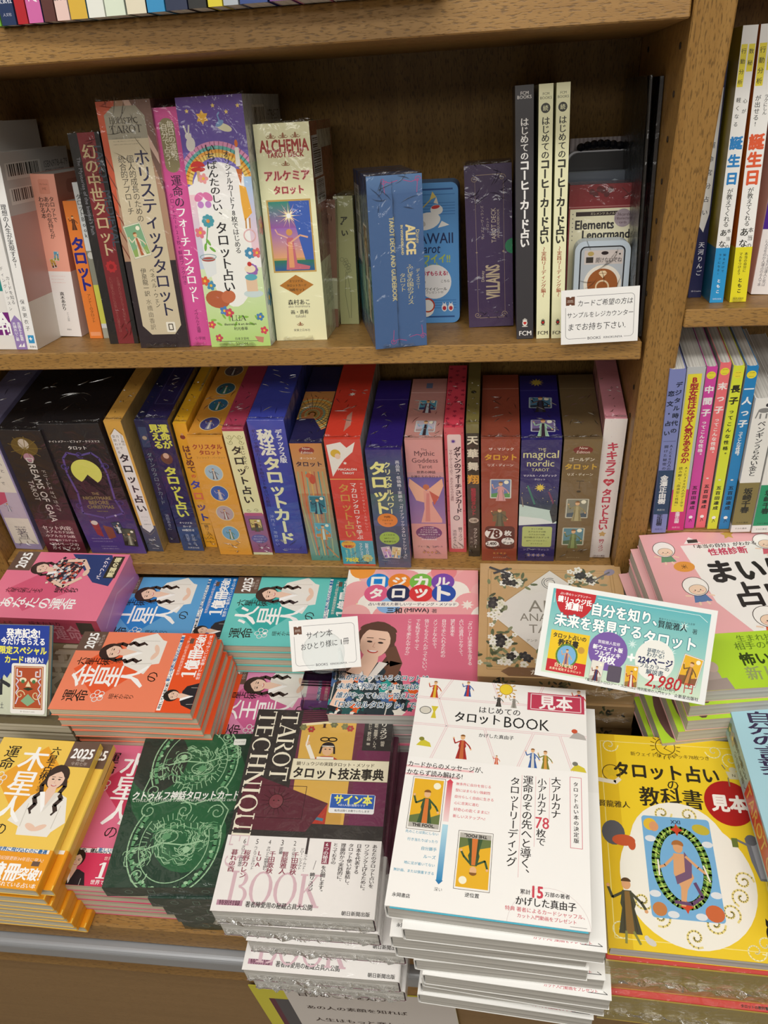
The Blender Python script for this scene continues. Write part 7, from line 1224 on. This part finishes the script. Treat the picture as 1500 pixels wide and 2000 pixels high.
panel('price_card', 'white handwritten card in front of the small tin on the middle shelf', 'card', [(1097.4, 569), (1245.6, 556.6), (1249, 665.8), (1094, 672)], Pc, Vector((0, -1, .25)), .5, 'f4f3f1', c1, group=None)
def c2(A): cframe(A); A.ht('サイン本', .24, .62, .3, '26242a', .005, 1.15, .1, -4); A.ht('おひとり様に 1冊', .15, .85, .5, '26242a', .005, 1.15, .12, -4)
Ph = at_z((636, 1262), -622.0)
mh, W_, H_ = panel('price_card', 'white handwritten card on a clear stand in front of the pink book', 'card', [(566, 1213), (697, 1203), (707, 1302), (569, 1312)], Ph, Vector((.12, -.72, .68)), .5, 'f4f3f1', c2)
# its acrylic holder: a rounded tongue on the card, a stem and a block foot standing on the lilac paperbacks
hz = -733+.3
f0 = at_z((630, 1385), hz)
hr = root('card_holder', Matrix.Translation(wm((f0.x, f0.y, hz))), 'clear acrylic card holder with a violet base and green leaping deer', 'holder')
hb = link('base_block', box_me(44, 16, 17, None, 1, (-21, -8, 0), 'base'), 'acrylic', hr)
link('base_tint', box_me(43, 15, 5, '5a1c6a', .5, (-20.5, -7.5, .4), 'tint'), 'wrap', hr)
dA = Art(40, 14); dA.line([(.3, .5), (.5, .42), (.66, .5)], .07, '1f7a3c'); dA.line([(.32, .5), (.24, .3), (.18, .3)], .03, '1f7a3c'); dA.line([(.36, .55), (.26, .8)], .02, '1f7a3c'); dA.line([(.64, .5), (.84, .8)], .02, '1f7a3c'); dA.line([(.6, .5), (.78, .62)], .02, '1f7a3c')
link('deer_emblem', dA.mesh(lambda u, v, e: (u-19, -8.2-e, v+5), 'deer'), 'gloss', hr)
mc = mh.matrix_world; tip = (mc @ Vector((W_*.47e-3, H_*.02e-3, -.0012))); up_ = (mc @ Vector((W_*.47e-3, H_*.42e-3, -.0012)))
hw = hr.matrix_world.translation
pts = [Vector((0, .002, .016)), Vector((0, .006, .03)), (tip-hw)+Vector((0, 0, -.006)), tip-hw, up_-hw]
V, F = [], []
for i, p in enumerate(pts):
    hw2 = .021 if i < 4 else .017
    V += [p+Vector((-hw2, 0, 0)), p+Vector((hw2, 0, 0)), p+Vector((-hw2, .0012, .0008)), p+Vector((hw2, .0012, .0008))]
for i in range(len(pts)-1):
    a = 4*i; F += [(a, a+1, a+5, a+4), (a+2, a+6, a+7, a+3), (a, a+4, a+6, a+2), (a+1, a+3, a+7, a+5)]
F += [(0, 2, 3, 1), (len(V)-4, len(V)-3, len(V)-1, len(V)-2)]
me = bpy.data.meshes.new('stem'); me.from_pydata(V, [], F); link('stem', me, 'acrylic', hr)
tg = prism_me(rrect(0, 0, 42, 41, 20.5, 8), 0, .9, None, 'tongue', 2); o = link('tongue', tg, 'acrylic', hr); o.matrix_world = mc @ Matrix.Translation((W_*.47e-3-.021, -.004, .0009))
def c3(A):
    A.rect(0, 0, 1, 1, 'eef0ee'); A.grad(.035, .05, .965, .55, '5fb6be', '9ad0c8'); A.grad(.035, .55, .965, .95, '9ad0c8', 'd4e6cc'); A.line([(.3, .08), (.9, .08), (.95, .14)], .003, 'd8f0ee'); A.line([(.05, .2), (.05, .1), (.1, .07)], .003, 'd8f0ee')
    [A.star(x, y, .03, 'd8f0ec', 8, .3) for x, y in ((.54, .5), (.82, .22), (.77, .52))]
    A.ell(.17, .05, .12, .17, 'c4202a', 0, 26, 0, 180); A.ht('占い界のトップランナー', .08, .26, .09, 'fbeeee', .01); A.ht('鏡リュウジ氏', .07, .27, .15, 'ffffff', .04, 1.2); A.ht('推薦!!', .12, .22, .215, 'ffffff', .05, 1.15)
    A.ht('自分を知り、', .28, .66, .2, '3f8f98', .1, 1.1); A.ht('自分を知り、', .28, .66, .2, 'fbfdfd', .03, 1.1); A.ht('賢龍雅人', .67, .84, .24, '1f2a30', .02, 1.1); A.ht('著', .87, .9, .26, '1f2a30'); A.ht('東京アストロロジースクール主宰', .67, .88, .185, '2f4a50')
    for t, x0, x1, y in (('未来を発見する', .07, .58, .37), ('タロット', .6, .9, .4)): A.ht(t, x0, x1, y, '3f8f98', .1, 1.1); A.ht(t, x0, x1, y, 'fbfdfd', .03, 1.1)
    A.rect(.06, .49, .29, .93, 'f0c81f'); A.rect(.06, .8, .29, .93, 'c8202c'); A.ht('タロット占いの', .075, .27, .54, '2c2618', .03, 1.1); A.ht('教科書', .11, .23, .61, '2c2618', .03, 1.1); A.ell(.17, .74, .06, .06, '7ab4e0'); A.ring(.17, .74, .06, .065, .01, '5f8a3a'); figure(A.sub(.17, .74, .08), 'e0a878', '7a5a78'); A.ht('自分を知り', .11, .24, .85, 'f8e8c0', .02); A.ht('未来を発見するタロット', .08, .27, .895, 'f8e8c0', .02); A.ell(.25, .66, .02, .02, 'c89a3c')
    A.ell(.405, .62, .115, .115, '7a5aa8', 0, 26); A.ht('賢龍雅人監修', .34, .47, .53, 'f4f0f8', .01); A.ht('新ウェイト版', .315, .49, .59, 'ffffff', .03); A.ht('フルデッキ', .33, .48, .65, 'ffffff', .03); A.ht('78枚', .355, .455, .71, 'ffffff', .03, 1.0); A.ht('+', .525, .565, .64, 'ffffff', .05)
    A.ell(.68, .63, .115, .12, 'f1f1ea', 0, 26); A.ht('基礎から', .63, .73, .53, '33566a', .02); A.ht('わかる!', .63, .73, .575, '33566a', .02); A.ht('224ページ', .585, .785, .64, '2a2f60', .04, 1.1); A.ht('フルカラーの', .6, .77, .7, '2a4a60', .02); A.ht('解説書', .64, .74, .755, '2a4a60', .02)
    card(A, .355, .85, .075, 3, 'e8e4da', 'b8b4aa', '7a2c2c', '2f3a6a'); A.rr(.42, .76, .5, .93, .01, '5a5060'); card(A, .56, .84, .08, -3, 'eab52c', '9a7a3a', 'b23a2c', 'f0e8dc'); card(A, .89, .67, .12, 10, 'eab52c', '8a5a3a', '7a5a30', 'c88a4a', 'e9e6df', 1.45); A.ht('2,980', .65, .85, .85, 'c0242c', .01, 1.15, .2); A.ht('円', .87, .92, .86, 'c0242c', .0, 1.1); A.ht('税込3278円', .7, .82, .905, '4a4a48'); A.ht('☆新星出版社', .82, .96, .955, '22242a', .02); A.ht('「東京アストロロジー・スクール」特別監修の入門セット', .3, .8, .95, '3a4a40')
Pp = at_z((1230, 1255), -556.0)
pc, W_, H_ = panel('promotion_card', 'teal printed promotion card on a clear stand above the kraft boxes', 'card', [(1069, 1137), (1415, 1196), (1363, 1374), (1046, 1318)], Pp, Vector((.05, -.7, .71)), .5, 'eef0ee', c3)
fz = -652+.8; f1 = Vector((kn.x+135, kn.y+14, fz)); hr2 = root('card_holder', Matrix.Translation(wm(f1)), 'clear acrylic holder standing on the kraft box behind the teal card', 'holder')
link('base_block', box_me(30, 14, 6, None, .6, (-15, -7, 0), 'base'), 'acrylic', hr2)
mc = pc.matrix_world; a_ = (mc @ Vector((W_*.6e-3, H_*.1e-3, -.0012)))-hr2.matrix_world.translation; b_ = (mc @ Vector((W_*.6e-3, H_*.5e-3, -.0012)))-hr2.matrix_world.translation
V, F = [], []
for p in (Vector((0, 0, .005)), a_, b_): V += [p+Vector((-.012, 0, 0)), p+Vector((.012, 0, 0)), p+Vector((-.012, .001, .0006)), p+Vector((.012, .001, .0006))]
for i in range(2): a = 4*i; F += [(a, a+1, a+5, a+4), (a+2, a+6, a+7, a+3), (a, a+4, a+6, a+2), (a+1, a+3, a+7, a+5)]
me = bpy.data.meshes.new('stem'); me.from_pydata(V, [], F); link('stem', me, 'acrylic', hr2)
def c4(A):
    A.rect(0, 0, 1, 1, 'd7cf4a'); A.poly([(.07, .12), (1, .12), (1, 1), (.07, 1)], '6a3a48'); A.rect(.1, .12, .17, 1, '5c5a5e'); A.rect(.17, .0, 1, 1, 'dcd6d2')
    for i, t in enumerate(('自分のことを知り、', 'あの人の素顔を知れば', '人生はもっと楽しくなる!', 'これらの本は、そのための', 'とっておきのガイド')): A.ht(t, .24+.01*i, .24+.0515*len(t), .05+.135*i, '4a3c38', .02, 1.0)
    [A.star(x, y, .03, '6a5a4a', 4, .4) for x, y in ((.22, .62), (.95, .5))]
Ps = at_y((480, 1920), 309.0)
panel('display_sign', 'yellow-framed sign with printed lines on the counter front, below the wrapped stack', 'sign', [(480, 1919), (868, 1952), (935, 2110), (590, 2085)], Ps, Vector((0, -1, 0)), 1.2, 'd7cf4a', c4)
